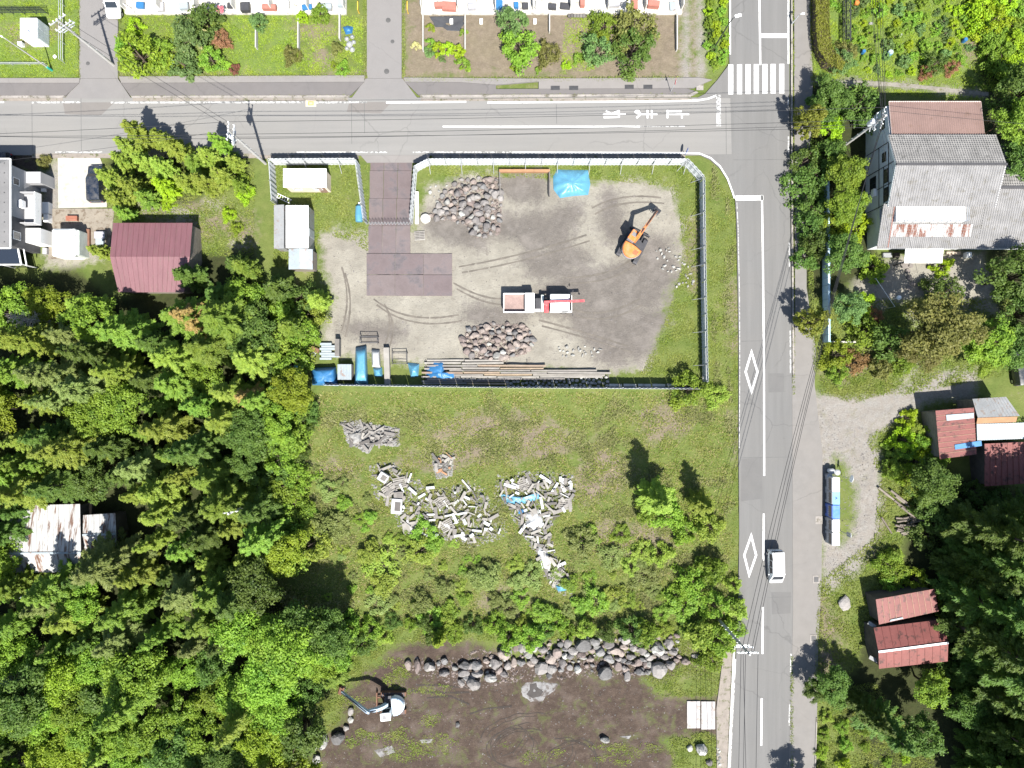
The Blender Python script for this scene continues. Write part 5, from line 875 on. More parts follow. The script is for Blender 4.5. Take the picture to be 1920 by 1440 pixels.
# ================================================================ vehicles and machines
RUBBER = mat('tyre_rubber', (0.02, 0.02, 0.02), .9, .1); STEEL = mat('dark_steel', (.06, .06, .065), .6, .2, metal=.3); CHROME = mat('rim_metal', (.45, .45, .46), .35, .05, metal=.7); LAMP = mat('lamp_lens', (.7, .7, .68), .2, .02, spec=.6); RLAMP = mat('tail_lens', (.35, .02, .02), .2, .05)
def car(name, label, loc, rz, col, L=3.4, W=1.48, Hh=1.75, bonnet=.45, group=None, windows=3, roof_col=None):
    """boxy car; local +y is forward"""
    o = thing(name, label, 'car', loc, rz, group); b = paint(name + '_' + '_'.join(f'{c:.2f}' for c in col), col, .25, .05); h2 = L / 2; w = W / 2; zb = .28; belt = Hh * .55; wr = w * .86
    S = [(-h2, zb + .1, belt * .9, belt + .02, w * .90, w * .84), (-h2 + .06, zb, belt, belt + .05, w * .97, w * .93), (-h2 + .10, zb, belt, Hh * .97, w, wr), (-h2 + .35, zb, belt, Hh, w, wr), (h2 - bonnet - .95, zb, belt, Hh, w, wr), (h2 - bonnet - .62, zb, belt, Hh * .97, w, wr), (h2 - bonnet - .02, zb, belt, belt + .06, w * .99, w * .93), (h2 - .12, zb, belt * .86, belt * .90, w * .96, w * .86), (h2, zb + .08, belt * .70, belt * .74, w * .86, w * .78)]
    rings = []
    for y, z0, zbelt, zr, wb, wt in S:
        half = [(wb * .93, z0), (wb, z0 + (zbelt - z0) * .45), (wb * .985, zbelt), (wt, zr - .07 * (zr > zbelt + .2)), (wt - .13, zr)]
        rings.append([(x, y, z) for x, z in half] + [(-x, y, z) for x, z in half[::-1]])
    body = MB().loft(rings); bo = body.build('body', b, o, smooth=True); bo.data.set_sharp_from_angle(angle=R(38))
    def pane(q, nm, off=.012, shrink=.93):
        q = [Vector(p) for p in q]; c = sum(q, Vector()) / 4; q = [c + (p - c) * shrink for p in q]; n = (q[1] - q[0]).cross(q[2] - q[0]).normalized()
        if n.dot(c - Vector((0, c.y, Hh * .5))) < 0 and abs(n.x) > .5: n = -n
        if abs(n.x) <= .5 and n.z < 0: n = -n
        MB().slab([p + n * off for p in q], .008).build(nm, GLASS, o)
    a, r2 = S[6], S[5]; pane([(-a[4] * .9, a[0], a[3] - .0), (a[4] * .9, a[0], a[3]), (r2[5] * .92, r2[0], r2[3] - .02), (-r2[5] * .92, r2[0], r2[3] - .02)], 'windscreen')
    y0, y1 = -h2 + .1, -h2 + .08; MB().slab([(-w * .78, -h2 + .055, belt + .12), (w * .78, -h2 + .055, belt + .12), (w * .72, -h2 + .085, Hh * .93), (-w * .72, -h2 + .085, Hh * .93)], .02).build('rear_window', GLASS, o)
    ya, yb = -h2 + .3, h2 - bonnet - .75
    for s in (-1, 1):
        for k in range(windows):
            u0 = ya + (yb - ya) * k / windows + .04; u1 = ya + (yb - ya) * (k + 1) / windows - .04
            q = [Vector((s * (w * .985), u0, belt + .03)), Vector((s * (w * .985), u1, belt + .03)), Vector((s * wr, u1 - (.12 if k == windows - 1 else 0), Hh - .12)), Vector((s * wr, u0, Hh - .12))]; c = sum(q, Vector()) / 4
            n = Vector((s, 0, .3)).normalized(); qq = [p + n * .012 for p in q]; MB().add(qq + [p - n * .03 for p in qq], [(0, 1, 2, 3), (7, 6, 5, 4), (0, 4, 5, 1), (1, 5, 6, 2), (2, 6, 7, 3), (3, 7, 4, 0)]).build('side_window', GLASS, o)
        MB().box((s * w * .62, h2 - .05, belt * .66), (.3, .12, .16)).build('headlight', LAMP, o, bevel=.02); MB().box((s * w * .80, -h2 + .03, belt * .85), (.14, .08, .3)).build('tail_light', RLAMP, o, bevel=.02)
        MB().box((s * (w + .1), h2 - bonnet - .65, belt + .08), (.2, .1, .14)).build('mirror', b, o, bevel=.03)
        for y in (-h2 + .55, h2 - .55):
            t = MB().tube([(s * (w - .18), y, .28), (s * (w + .005), y, .28)], .28, 18).build('wheel', RUBBER, o); MB().tube([(s * (w - .1), y, .28), (s * (w + .015), y, .28)], .17, 12).build('rim', CHROME, t)
    return o
WH = (.72, .73, .72)
v = P(1453, 1061, 0.6); car('van', 'small white van driving down the right hand road', (v.x, v.y, .022), R(180) + R(1), WH, 3.75, 1.55, 1.85, .4)
v = P(213, 1, .6); car('parked_car', 'white car on the side road cut by the top edge', (v.x, v.y, .02), R(180), WH, 3.9, 1.65, 1.5, .9)
v = P(181, 345, .5); car('parked_car', 'dark blue car half hidden under the garden conifers', (v.x, v.y, -.06), R(2), (.012, .018, .03), 4.2, 1.68, 1.5, .95)
v = P(14, 300, .5); car('parked_car', 'black car in the shadow of the grey house', (v.x - 1.2, v.y, -.15), R(90), (.015, .015, .018), 3.4, 1.48, 1.6, .5)
v = P(1912, 688, .5); car('parked_car', 'dark car under the trees at the right edge', (v.x, v.y, -.15), R(8), (.03, .035, .04), 4.2, 1.7, 1.5, .9)
def excavator(label, loc, track_rz, house_rz, elbow, tip, foot, cols, size=1.0, cabside=-1):
    """loc centre; boom runs foot > elbow > tip (world points); cols: body, accent, track, boom"""
    o = thing('excavator', label, 'excavator', loc, 0.0); W_ = lambda v: (v.x, v.y, v.z); body, accent, trackc, boomc = cols; L0 = Vector(loc)
    def T(pts, rz): ca, sa = math.cos(rz), math.sin(rz); return [(p[0] * ca - p[1] * sa, p[0] * sa + p[1] * ca, p[2]) for p in pts]
    s = size
    for side in (-1, 1):
        prof = [(-1.45, .30), (-1.32, .08), (-1.1, 0), (1.1, 0), (1.32, .08), (1.45, .30), (1.40, .52), (1.15, .64), (-1.15, .64), (-1.40, .52)]
        rg = [T([(x, y * s, z * s) for y, z in prof], track_rz) for x in (side * .98 * s - .22 * s, side * .98 * s + .22 * s)]; t = MB().loft(rg).build('track', trackc, o)
        for k in range(13):
            y = (-1.2 + 2.4 * k / 12) * s; c = T([(side * .98 * s, y, .655 * s)], track_rz)[0]; MB().box(c, (.46 * s, .12 * s, .04 * s), track_rz).build('track_shoe', STEEL, t)
    c = T([(0, 0, .5 * s)], track_rz)[0]; MB().box(c, (1.6 * s, 1.0 * s, .35 * s), track_rz).build('undercarriage', STEEL, o)
    bl = MB(); c = T([(0, 1.85 * s, .3 * s)], track_rz)[0]; bl.box(c, (2.3 * s, .12 * s, .5 * s), track_rz)
    for x in (-.55, .55): a, b = T([(x * s, .6 * s, .45 * s), (x * s, 1.82 * s, .3 * s)], track_rz); bl.bar(a, b, .12 * s, .15 * s)
    bl.build('blade', trackc, o)
    MB().tube([(0, 0, .6 * s), (0, 0, .82 * s)], .5 * s, 20).build('slew_ring', STEEL, o)
    # superstructure: round-tailed deck seen from above; +y is the working direction
    tail = [(1.02 * s * math.cos(a), -.25 * s + 1.12 * s * math.sin(a)) for a in [math.pi + i * math.pi / 12 for i in range(13)]]; deck = tail + [(1.02 * s, .75 * s), (.25 * s, .95 * s), (-1.02 * s, .95 * s)]
    def ring(pl, z, k=1.0, cy=0): return T([(x * k, cy + (y - cy) * k, z) for x, y in pl], house_rz)
    MB().loft([ring(deck, .82 * s), ring(deck, 1.0 * s)]).build('deck', STEEL, o)
    hood = tail + [(1.02 * s, -.05 * s), (.30 * s, .05 * s), (-.30 * s, .05 * s), (-1.02 * s, -.05 * s)]; hd = MB().loft([ring(hood, 1.0 * s), ring(hood, 1.45 * s), ring(hood, 1.6 * s, .96, -.5 * s), ring(hood, 1.68 * s, .86, -.5 * s)]).build('engine_hood', body, o, bevel=.02)
    cw = [(p[0] * 1.015, p[1] * 1.015) for p in tail]; MB().loft([ring(cw, .85 * s), ring(cw, 1.3 * s)]).build('counterweight', accent, o)
    g = MB()
    for k in range(5): c = T([(.55 * s * -cabside, (-.75 + k * .1) * s, 1.685 * s)], house_rz)[0]; g.box(c, (.5 * s, .04 * s, .03 * s), house_rz)
    g.build('grille', STEEL, hd)
    side = cabside; ca = [(side * 1.0 * s, .1 * s), (side * 1.0 * s, 1.1 * s), (side * .22 * s, 1.1 * s), (side * .22 * s, .1 * s)]; cb_ = [(x * 1.0, y) for x, y in ca]
    cab = MB().loft([ring(ca, 1.0 * s), ring(ca, 1.75 * s), ring([(x, y if y < .5 * s else y - .06 * s) for x, y in ca], 2.42 * s)]).build('cab', accent, o, bevel=.04)
    rf = [(x + (side * .03 * s if abs(x) > .5 * s else -side * .03 * s), y + (.05 * s if y > .5 * s else -.04 * s)) for x, y in ca]; MB().loft([ring(rf, 2.42 * s), ring(rf, 2.52 * s)]).build('cab_roof', body if accent is not WHITE else WHITE, o, bevel=.04)
    ht = T([(side * .61 * s, .72 * s, 2.53 * s)], house_rz)[0]; MB().box(ht, (.5 * s, .42 * s, .03), house_rz).build('roof_hatch', mat('hatch_grey', (.16, .16, .165), .4), cab)
    for (x, y, dx, dy) in ((side * 1.005, .6, .02, .8), (side * .215, .6, .02, .8), (side * .61, 1.10, .66, .03)): c = T([(x * s, y * s, 1.85 * s)], house_rz)[0]; MB().box(c, (dx * s, dy * s, .85 * s), house_rz).build('cab_window', GLASS, cab)
    # digging arm
    f, e, t = Vector(foot), Vector(elbow), Vector(tip); hor = Vector((e.x - f.x, e.y - f.y, 0)).normalized(); sid = Vector((-hor.y, hor.x, 0))
    def beam(pts, ws, hs, m, nm):
        rg = []
        for i, p in enumerate(pts):
            d = (pts[min(i + 1, len(pts) - 1)] - pts[max(i - 1, 0)]).normalized(); sd2 = Vector((-d.y, d.x, 0)).normalized() if Vector((d.x, d.y)).length > .05 else sid; u = sd2.cross(d).normalized(); w_, h_ = ws[i] / 2, hs[i] / 2
            rg.append([p + sd2 * w_ + u * h_, p - sd2 * w_ + u * h_, p - sd2 * w_ - u * h_, p + sd2 * w_ - u * h_])
        return MB().loft(rg).build(nm, m, o, world=True)
    mid = f.lerp(e, .5) + Vector((0, 0, .35 * s)); beam([f, f.lerp(mid, .5) + Vector((0, 0, .12 * s)), mid, e], [.34 * s, .34 * s, .32 * s, .26 * s], [.4 * s, .5 * s, .5 * s, .3 * s], boomc, 'boom')
    ext = (e - t).normalized() * .35 * s; beam([e + ext, e, t], [.22 * s, .26 * s, .2 * s], [.22 * s, .38 * s, .22 * s], boomc, 'arm')
    cy = MB(); cy.tube([f + Vector((0, 0, -.15 * s)) + hor * .25 * s, mid + Vector((0, 0, -.3 * s))], .08 * s, 8); cy.tube([mid + Vector((0, 0, .28 * s)), e + ext * .9], .075 * s, 8); cy.tube([e + Vector((0, 0, .22 * s)), t + Vector((0, 0, .3 * s))], .06 * s, 8); cy.build('hydraulic_cylinder', STEEL, o, world=True)
    bw = .38 * s; hb = Vector((t.x - e.x, t.y - e.y, 0)).normalized(); sb = Vector((-hb.y, hb.x, 0)); pr = [(-.05, .15), (.45, -.05), (.6, -.45), (.35, -.75), (-.1, -.8), (-.12, -.7), (.25, -.62), (.42, -.4), (.3, -.12), (-.05, .02)]
    rg = [[t + hb * (a * s * .8) + Vector((0, 0, b * s * .8)) + sb * k for a, b in pr] for k in (-bw, bw)]; bk = MB().loft(rg); bk.build('bucket', trackc if accent is WHITE else STEEL, o, world=True)
    tt_ = MB()
    for k in range(4): p = t + sb * (bw * (-.8 + .53 * k)) + hb * (-.1 * s) + Vector((0, 0, -.62 * s)); tt_.bar(p, p - hb * .16 * s, .07 * s)
    tt_.build('bucket_teeth', STEEL, o, world=True)
    return o
ORANGE = paint('orange_paint', (.50, .15, .03), .4, .10); GREYP = paint('grey_machine_paint', (.28, .28, .30), .45, .12); BLUEP = paint('white_blue_machine_paint', (.40, .50, .60), .35, .04); TEAL = paint('teal_machine_paint', (.10, .33, .40), .35, .06); RUSTT = mat('rusty_track', (.16, .085, .055), .9, .25, 2, 12)
c0 = P(1187, 462, 1.0); d = Vector((52, 75)).normalized(); ang = math.atan2(d.y, d.x) - math.pi / 2
excavator('orange excavator digging in the bare yard', (c0.x, c0.y, -.12), ang + R(8), ang, P(1211, 424, 3.9), P(1231, 396, 1.3), P(1190, 452, 1.5), (ORANGE, GREYP, STEEL, ORANGE), 1.08, -1)
c0 = P(736, 1322, .9); excavator('blue and white excavator on the dark soil lot', (c0.x, c0.y, -.15), R(90), R(90 + 6), P(688, 1334, 3.6), P(641, 1297, 1.0), P(725, 1321, 1.6), (BLUEP, WHITE, RUSTT, BLUEP), 1.02, -1)
# ---------------------------------------------------------------- crane truck with tipping bed, cab to the right
def truck():
    a = P(944, 567, .8); b = P(1071, 567, .8); cx = (a.x + b.x) / 2; L_ = b.x - a.x; o = thing('crane_truck', 'white tipper truck with red loading crane behind the cab', 'truck', (cx, P(1000, 569, .8).y, -.12)); h = L_ / 2; W = 1.04
    WP = paint('truck_white', (.72, .72, .70), .3, .05); REDP = paint('crane_red', (.52, .05, .06), .35, .08); BEDM = mat('scuffed_bed', (.24, .17, .15), .7, .2, 1.2, 10)
    for y in (-.42, .42): MB().box((-.1, y, .72), (L_ - .5, .12, .22)).build('chassis_rail', STEEL, o)
    x0, x1 = -h, -h + 3.45; MB().box(((x0 + x1) / 2, 0, 1.02), (x1 - x0 - .1, 2 * W - .1, .1)).build('bed_floor', BEDM, o)
    for y in (-W, W): MB().box(((x0 + x1) / 2, y, 1.35), (x1 - x0, .09, .66)).build('side_board', WP, o, bevel=.015)
    MB().box((x0 + .03, 0, 1.35), (.09, 2 * W - .12, .66)).build('tailgate', WP, o, bevel=.015)
    MB().box((x1 - .5, 0, 1.95), (1.05, 2 * W + .06, .1)).build('bed_guard_roof', WP, o, bevel=.03); MB().box((x1 - .04, 0, 1.48), (.08, 2 * W - .1, .86)).build('headboard', WP, o)
    for y in (-W + .02, W - .02): MB().box((x1 - .95, y, 1.8), (.1, .06, .3)).build('guard_post', WP, o)
    MB().box((x1 + .5, 0, .95), (.7, 1.2, .3)).build('crane_base', STEEL, o, bevel=.04); MB().box((x1 + .45, -.75, .75), (.7, .4, .45)).build('fuel_tank', GREYP, o, bevel=.05); MB().box((x1 + .95, .0, 1.05), (.3, 1.9, .35)).build('crane_beam', mat('pale_green_paint', (.42, .48, .45), .5), o, bevel=.03)
    xc = x1 + 1.35; MB().tube([(xc, -.1, .9), (xc, -.1, 1.9)], .26, 14).build('crane_column', REDP, o); MB().box((xc + .05, -.55, 1.0), (.5, 1.0, .45)).build('crane_outrigger_box', REDP, o, bevel=.04)
    MB().bar((xc - .25, -.0, 2.25), (h + 1.35, .12, 2.45), .24, .28).build('crane_boom', REDP, o); MB().bar((xc - .1, -.0, 1.8), (xc - .1, 0, 2.2), .34, .34).build('crane_head', REDP, o); MB().tube([(xc + .2, .0, 1.55), (xc + 1.5, .05, 2.22)], .07, 8).build('hydraulic_cylinder', STEEL, o)
    hk = MB(); hk.bar((h + 1.3, .12, 2.35), (h + 1.3, .12, 1.9), .04); hk.box((h + 1.3, .12, 1.8), (.16, .12, .2)); hk.build('hook', REDP, o)
    cx0, cx1 = xc + .45, h; rg = []
    for x, k, z0, z1, w_ in ((cx0, 1, .45, 2.05, W - .04), (cx0 + .15, 1, .45, 2.12, W - .02), (cx1 - .5, 1, .45, 2.12, W - .02), (cx1 - .28, 1, .45, 2.02, W - .02), (cx1 - .02, 1, .45, 1.25, W), (cx1, 1, .5, 1.1, W - .03)): rg.append([(x, -w_, z0), (x, w_, z0), (x, w_, (z0 + z1) / 2 + .2), (x, w_ - .12, z1 - .05), (x, w_ - .22, z1), (x, -w_ + .22, z1), (x, -w_ + .12, z1 - .05), (x, -w_, (z0 + z1) / 2 + .2)])
    cab = MB().loft(rg).build('cab', WP, o, smooth=True); cab.data.set_sharp_from_angle(angle=R(35))
    MB().slab([(cx1 + .0, -W + .15, 1.3), (cx1 + .0, W - .15, 1.3), (cx1 - .24, W - .22, 1.98), (cx1 - .24, -W + .22, 1.98)], .02).build('windscreen', GLASS, cab)
    for y in (-1, 1):
        MB().box((cx1 - .75, y * (W - .05), 1.55), (.7, .06, .42)).build('side_window', GLASS, cab); m_ = MB(); m_.bar((cx1 - .1, y * W, 1.6), (cx1 + .12, y * (W + .28), 1.65), .03); m_.box((cx1 + .14, y * (W + .3), 1.5), (.06, .2, .36)); m_.build('mirror', STEEL, o); MB().box((cx1 + .01, y * (W - .28), .75), (.05, .34, .18)).build('headlight', LAMP, o)
        for x, r_ in ((-h + .95, .4), (cx1 - .85, .4)): t = MB().tube([(x, y * (W - .26), .4), (x, y * (W + .01), .4)], r_, 18).build('wheel', RUBBER, o); MB().tube([(x, y * (W - .1), .4), (x, y * (W + .02), .4)], .22, 12).build('rim', CHROME, t)
    MB().box((cx1 + .06, 0, .5), (.12, 2 * W - .1, .25)).build('bumper', WP, o, bevel=.03)
truck()
# ---------------------------------------------------------------- vending machines beside the pavement
VM = [(909, 'white', 1.62, 'topmost white vending machine with the arrow mark on its top'), (934, 'blue', 1.45, 'light blue vending machine, second in the row'), (960, 'deep', 1.5, 'bright blue vending machine in the middle of the row'), (986, 'white', 1.4, 'white vending machine with a shadow across its top, fourth in the row'), (1011, 'white', 1.45, 'white vending machine at the lower end of the row')]
vmc = {'white': paint('vending_white', (.72, .72, .70), .4, .04), 'blue': paint('vending_light_blue', (.13, .30, .58), .4, .04), 'deep': paint('vending_blue', (.05, .16, .62), .35, .04)}
for i, (py, ck, wdt, lab) in enumerate(VM):
    c1 = P(1568, py, 1.83); o = thing('vending_machine', lab, 'vending machine', (c1.x, c1.y, -.05), 0, 'row of vending machines'); D = .8
    MB().box((0, 0, .96), (D, wdt, 1.86)).build('cabinet', vmc[ck], o, bevel=.03); MB().box((-D / 2 - .04, 0, .98), (.08, wdt - .08, 1.74)).build('front_panel', mat('vending_front_' + ck, (.30, .31, .32) if ck != 'deep' else (.08, .14, .4), .3, .08, 3, 10), o, bevel=.015)
    w_ = MB().box((-D / 2 - .085, 0, 1.4), (.02, wdt - .3, .7)).build('display_window', GLASS, o); MB().box((-D / 2 - .09, 0, .35), (.03, wdt * .5, .2)).build('delivery_flap', STEEL, o)
    bt = MB()
    for r in range(2):
        for k in range(6): bt.box((-D / 2 - .1, -wdt / 2 + .25 + k * (wdt - .5) / 5, 1.02 - r * .08), (.02, .07, .04))
    tag(bt.build('buttons', LAMP, o), kind='stuff')
    MB().box((0, 0, .02), (D - .06, wdt - .1, .1)).build('plinth', STEEL, o)
    mk = mat('mark_on_white', (.35, .33, .30), .6) if ck == 'white' else mat('mark_on_blue', (.03, .06, .25), .5)
    if i in (0, 1):
        for s in ((-.28, .28) if i == 0 else (0,)): MB().add([(-.18, s - .2, 1.897), (.2, s, 1.897), (-.18, s + .2, 1.897), (-.05, s, 1.897)], [(0, 3, 1), (3, 2, 1)]).build('top_mark', mk, o)
v = P(1562, 888, .6)
for i, (x, y, c_, l) in enumerate(((1561, 884, WHITE, 'white lidded bin at the upper end of the vending row'), (1571, 886, WHITE, 'white bin beside the post at the vending row'), (1556, 893, GREYP, 'grey bin with a round lid against the first vending machine'))):
    p = P(x, y, .8); o = thing('litter_bin', l, 'bin', (p.x, p.y, -.1)); MB().tube([(0, 0, 0), (0, 0, .85)], [.24, .3], 14).build('bin_body', c_, o); MB().tube([(0, 0, .85), (0, 0, .93)], [.33, .2], 14).build('lid', mat('grey_lid', (.3, .31, .32), .5), o)
# ================================================================ poles, lamps, wires
POLE = mat('pole_concrete', (.36, .35, .33), .85, .1, 1, 8); ARM = mat('galvanised', (.48, .50, .51), .4, .08, metal=.4); INSUL = mat('insulator', (.75, .75, .73), .3, .03); WIRE = mat('wire', (.02, .02, .022), .6, .05); DARKPOLE = mat('dark_pole', (.03, .035, .035), .6, .1); TANKC = mat('transformer_grey', (.55, .57, .58), .4, .06)
def pole(label, base, top, h, ang, arms=2, tank=False, extra=0):
    b = P(*base); t = P(*top, h); o = thing('utility_pole', label, 'utility pole', (b.x, b.y, -.2)); tx, ty = 0, 0
    MB().tube([(0, 0, 0), (0, 0, h + .2)], [.17, .11], 12).build('shaft', POLE, o); d = Vector((math.cos(ang), math.sin(ang), 0)); n = Vector((-d.y, d.x, 0)); pts = []
    for k in range(arms):
        z = h - .15 - k * .75; off = n * (.13 * (1 if k % 2 == 0 else -1)); a = MB(); a.bar(d * -.95 + off + Vector((0, 0, z)), d * .95 + off + Vector((0, 0, z)), .09, .09); a = a.build('cross_arm', ARM, o)
        for q in (-.85, -.4, .4, .85):
            p = d * q + off + Vector((0, 0, z)); MB().tube([p + Vector((0, 0, .04)), p + Vector((0, 0, .12)), p + Vector((0, 0, .2)), p + Vector((0, 0, .27))], [.045, .07, .045, .06], 8).build('insulator', INSUL, a); pts.append(Vector((b.x, b.y, -.2)) + p + Vector((0, 0, .25)))
    if tank: p = n * .38 + Vector((0, 0, h - 2.4)); t_ = MB().tube([p, p + Vector((0, 0, .75))], .3, 14).build('transformer', TANKC, o); MB().bar(Vector((0, 0, h - 2.2)), p + Vector((0, 0, .2)), .08).build('bracket', ARM, o)
    for k in range(extra): z = h - 2.0 - k * .6; MB().bar(d * -.7 + Vector((0, 0, z)) + n * .16, d * .7 + Vector((0, 0, z)) + n * .16, .07).build('cross_arm', ARM, o)
    st = MB()
    for k in range(10): st.bar((0, 0, 2 + k * .65), (.3 * (1 if k % 2 else -1), .0, 2 + k * .65), .025)
    st.build('climbing_steps', ARM, o); return o, pts
pA, wA = pole('utility pole beside the left side road at the top', (213, 122), (112, 42), 10.2, R(35), 3, False, 1)
pB, wB = pole('utility pole with transformer above the upper left corner of the big lot', (497, 306), (434, 250), 10.6, R(85), 3, True, 1)
pC, wC = pole('utility pole in front of the tiled house', (1577, 277), (1640, 226), 9.8, R(80), 3, True, 2)
pD, wD = pole('utility pole at the right edge of the dark soil lot', (1349, 1163), (1408, 1254), 10.4, R(0), 3, False, 1)
pE, wE = pole('utility pole top showing through the wood on the left', (480, 940), (440, 962), 8.0, R(8), 1)
def wires(name, label, segs, r=.022, sag=.5, cat='cable'):
    mb = MB()
    for a, b in segs:
        a, b = Vector(a), Vector(b); pts = []
        for i in range(13): t = i / 12; p = a.lerp(b, t); p.z -= sag * 4 * t * (1 - t) * min(1, (b - a).length / 40); pts.append(p)
        mb.tube(pts, r, 4)
    o = mb.build(name, WIRE, origin=None); tag(o, label, cat); return o
far = lambda px_, py_, z: P(px_, py_, z)
wires('power_line', 'overhead cables along the left to right road between the two poles', [(wB[i], wC[i]) for i in (0, 1, 3)] + [(wB[5], wC[4])])
wires('power_line', 'overhead cables running off the left edge above the road', [(wB[i], far(-500, 240 + 8 * i, 10)) for i in (0, 1, 3)], .022, .8)
wires('power_line', 'overhead cables from the top left pole across to the corner pole', [(wA[i], wB[i + 1]) for i in (1, 2)], .018)
wires('power_line', 'overhead cables running from the tiled house pole off the top edge', [(wC[i], far(1600 + 18 * i, -700, 10)) for i in range(4)] + [(wC[5], far(1590, -700, 8))], .022, .8)
wires('power_line', 'overhead cables running down beside the right hand road', [(wC[0], wD[0]), (wC[1], wD[1]), (wC[3], wD[2]), (wC[6], wD[6])], .024, 1.4)
wires('power_line', 'overhead cables running off the bottom edge beside the road', [(wD[i], far(1380 + 12 * i, 2500, 10)) for i in (0, 1, 3, 5)], .024, .8)
wires('service_cable', 'thin cable from the pole to the tiled house', [(wC[4], Vector((X0, Y0 + 2, 5.0)))], .015); wires('service_cable', 'thin cable from the tiled house pole to the gravel drive corner', [(wC[5], P(1780, 735, 5))], .015)
wires('service_cable', 'cable running from the tiled house pole off the right edge', [(wC[7], far(2300, 260, 9))], .018); wires('service_cable', 'thin cable from the corner pole to the grey house', [(wB[6], P(20, 300, 5))], .015)
def lamp_post(name, label, base, h, arm, head=(.7, .32, .14), m=None, cat='street lamp'):
    b = P(*base); o = thing(name, label, cat, (b.x, b.y, -.2)); m = m or DARKPOLE; a = Vector((arm[0], arm[1], 0)); MB().tube([(0, 0, 0), (0, 0, h * .8), (a.x * .25, a.y * .25, h * .96), (a.x, a.y, h)], [.08, .06, .05, .04], 10).build('post', m, o)
    hd = MB().box((a.x * 1.15, a.y * 1.15, h + .02), head, math.atan2(a.y, a.x)).build('lamp_head', WHITE, o, bevel=.04); MB().box((a.x * 1.15, a.y * 1.15, h - .07), (head[0] * .7, head[1] * .7, .04), math.atan2(a.y, a.x)).build('lens', LAMP, hd); return o
lamp_post('street_lamp', 'dark street lamp on the green wedge beside the crossing', (1339, 90), 7.0, (.5, .15)); lamp_post('street_lamp', 'small lamp post on the pavement at the top right', (1484, 46), 2.6, (.3, .0), (.35, .2, .1), ARM)
lamp_post('steel_pole', 'slim grey steel pole with a teal foot on the top left lawn', (96, 131), 7.8, (-.2, .1), (.3, .15, .1), POLE, 'pole'); b = P(96, 131); MB().tube([(0, 0, .0), (0, 0, 1.0)], .14, 12).build('teal_sleeve', mat('teal_paint', (.03, .32, .26), .5), bpy.data.objects[[o.name for o in C.objects if o.name.startswith('steel_pole')][0]])
def sign(label, base, h, ang, shape, m, face=None):
    b = P(*base); o = thing('road_sign', label, 'road sign', (b.x, b.y, 0)); MB().tube([(0, 0, 0), (0, 0, h)], .035, 8).build('post', ARM, o); d = Vector((math.cos(ang), math.sin(ang), 0)); n = Vector((-d.y, d.x, 0)); c = Vector((0, 0, h - .35)) + n * .05
    k = 3 if shape == 'tri' else 16; r = .42; a0 = -math.pi / 2; pl = [(math.cos(a0 + 2 * math.pi * i / k) * r, math.sin(a0 + 2 * math.pi * i / k) * r) for i in range(k)]
    MB().loft([[c + d * x + Vector((0, 0, y)) + n * t for x, y in pl] for t in (-.01, .01)]).build('sign_plate', m, o); return o
SREDM = mat('sign_red', (.5, .02, .03), .4, .03); SBLUE = mat('sign_blue', (.03, .1, .42), .4, .03)
o = sign('red triangular stop sign beside the painted stop lettering', (1257, 173), 3.0, R(80), 'tri', SREDM)
sign('small round sign at the rounded fence corner', (1283, 291), 1.7, R(70), 'round', SBLUE); sign('round sign post at the upper end of the vending machines', (1580, 893), 2.6, R(80), 'round', WHITE)
p = P(1577, 996); o = thing('sign_board', 'narrow leaning sign board post at the lower end of the vending row', 'sign', (p.x, p.y, -.1)); MB().bar((0, 0, 0), (0, 0, 2.6), .07).build('post', ARM, o); MB().box((.0, 0, 2.0), (.06, .5, 1.0)).build('board', GREYP, o)
# covers, grates, posts
GRATE = mat('grate_steel', (.07, .07, .07), .6, .2, metal=.4)
for i, (x, y, w_, h_) in enumerate(((1041, 165.5, 17, 8), (1075.5, 165.5, 17, 8), (1179.5, 163.5, 17, 8), (1214.5, 163.5, 17, 8))):
    p = P(x, y); o = thing('drain_grate', ['first', 'second', 'third', 'fourth'][i] + ' drain grate from the left in the upper pavement', 'drain', (p.x, p.y, .09), 0, 'drain grates in the upper pavement')
    MB().box((0, 0, .012), (w_ * K, h_ * K, .02)).build('frame', GRATE, o)
    for k in range(9): MB().box((-.45 + k * .1125, 0, .03), (.05, h_ * K - .06, .025)).build('bar', STEEL, o)
for x, y, r_, l in ((728, 38, .28, 'oval dark manhole cover on the middle side road'), (736, 78, .22, 'small manhole cover on the middle side road'), (725, 134, .3, 'manhole cover at the mouth of the middle side road'), (165, 119, .22, 'manhole cover on the left side road')):
    p = P(x, y); o = tag(MB().tube([(p.x, p.y, .0), (p.x, p.y, .032)], r_, 20).build('manhole_cover', mat('iron_cover', (.08, .078, .075), .7, .2)), l, 'manhole')
p = P(583, 194); o = thing('hydrant_cover', 'orange framed hydrant cover at the road edge', 'hydrant cover', (p.x, p.y, .02)); MB().box((0, 0, .006), (1.2, .74, .012)).build('pad', mat('beige_pad', (.42, .37, .28), .9), o); MB().box((0, 0, .014), (.62, .46, .014)).build('frame', mat('orange_frame', (.5, .24, .06), .6), o); MB().box((0, 0, .02), (.4, .26, .016)).build('lid', mat('lid_beige', (.42, .34, .22), .7), o)
for x, y, l in ((1530, 1086, 'square white framed drain cover at the gravel apron'), (1535, 975, 'square concrete cover beside the vending row'), (1525, 1197, 'grey drain cover on the lower pavement'), (1312, 162, 'square cover plate at the pavement corner')):
    p = P(x, y); o = thing('drain_cover', l, 'drain', (p.x, p.y, .0)); MB().box((0, 0, .055), (.8, .9, .05)).build('frame', CONC, o); MB().box((0, 0, .085), (.5, .6, .02)).build('lid', GRATE if y in (1086, 1197) else CONC, o)
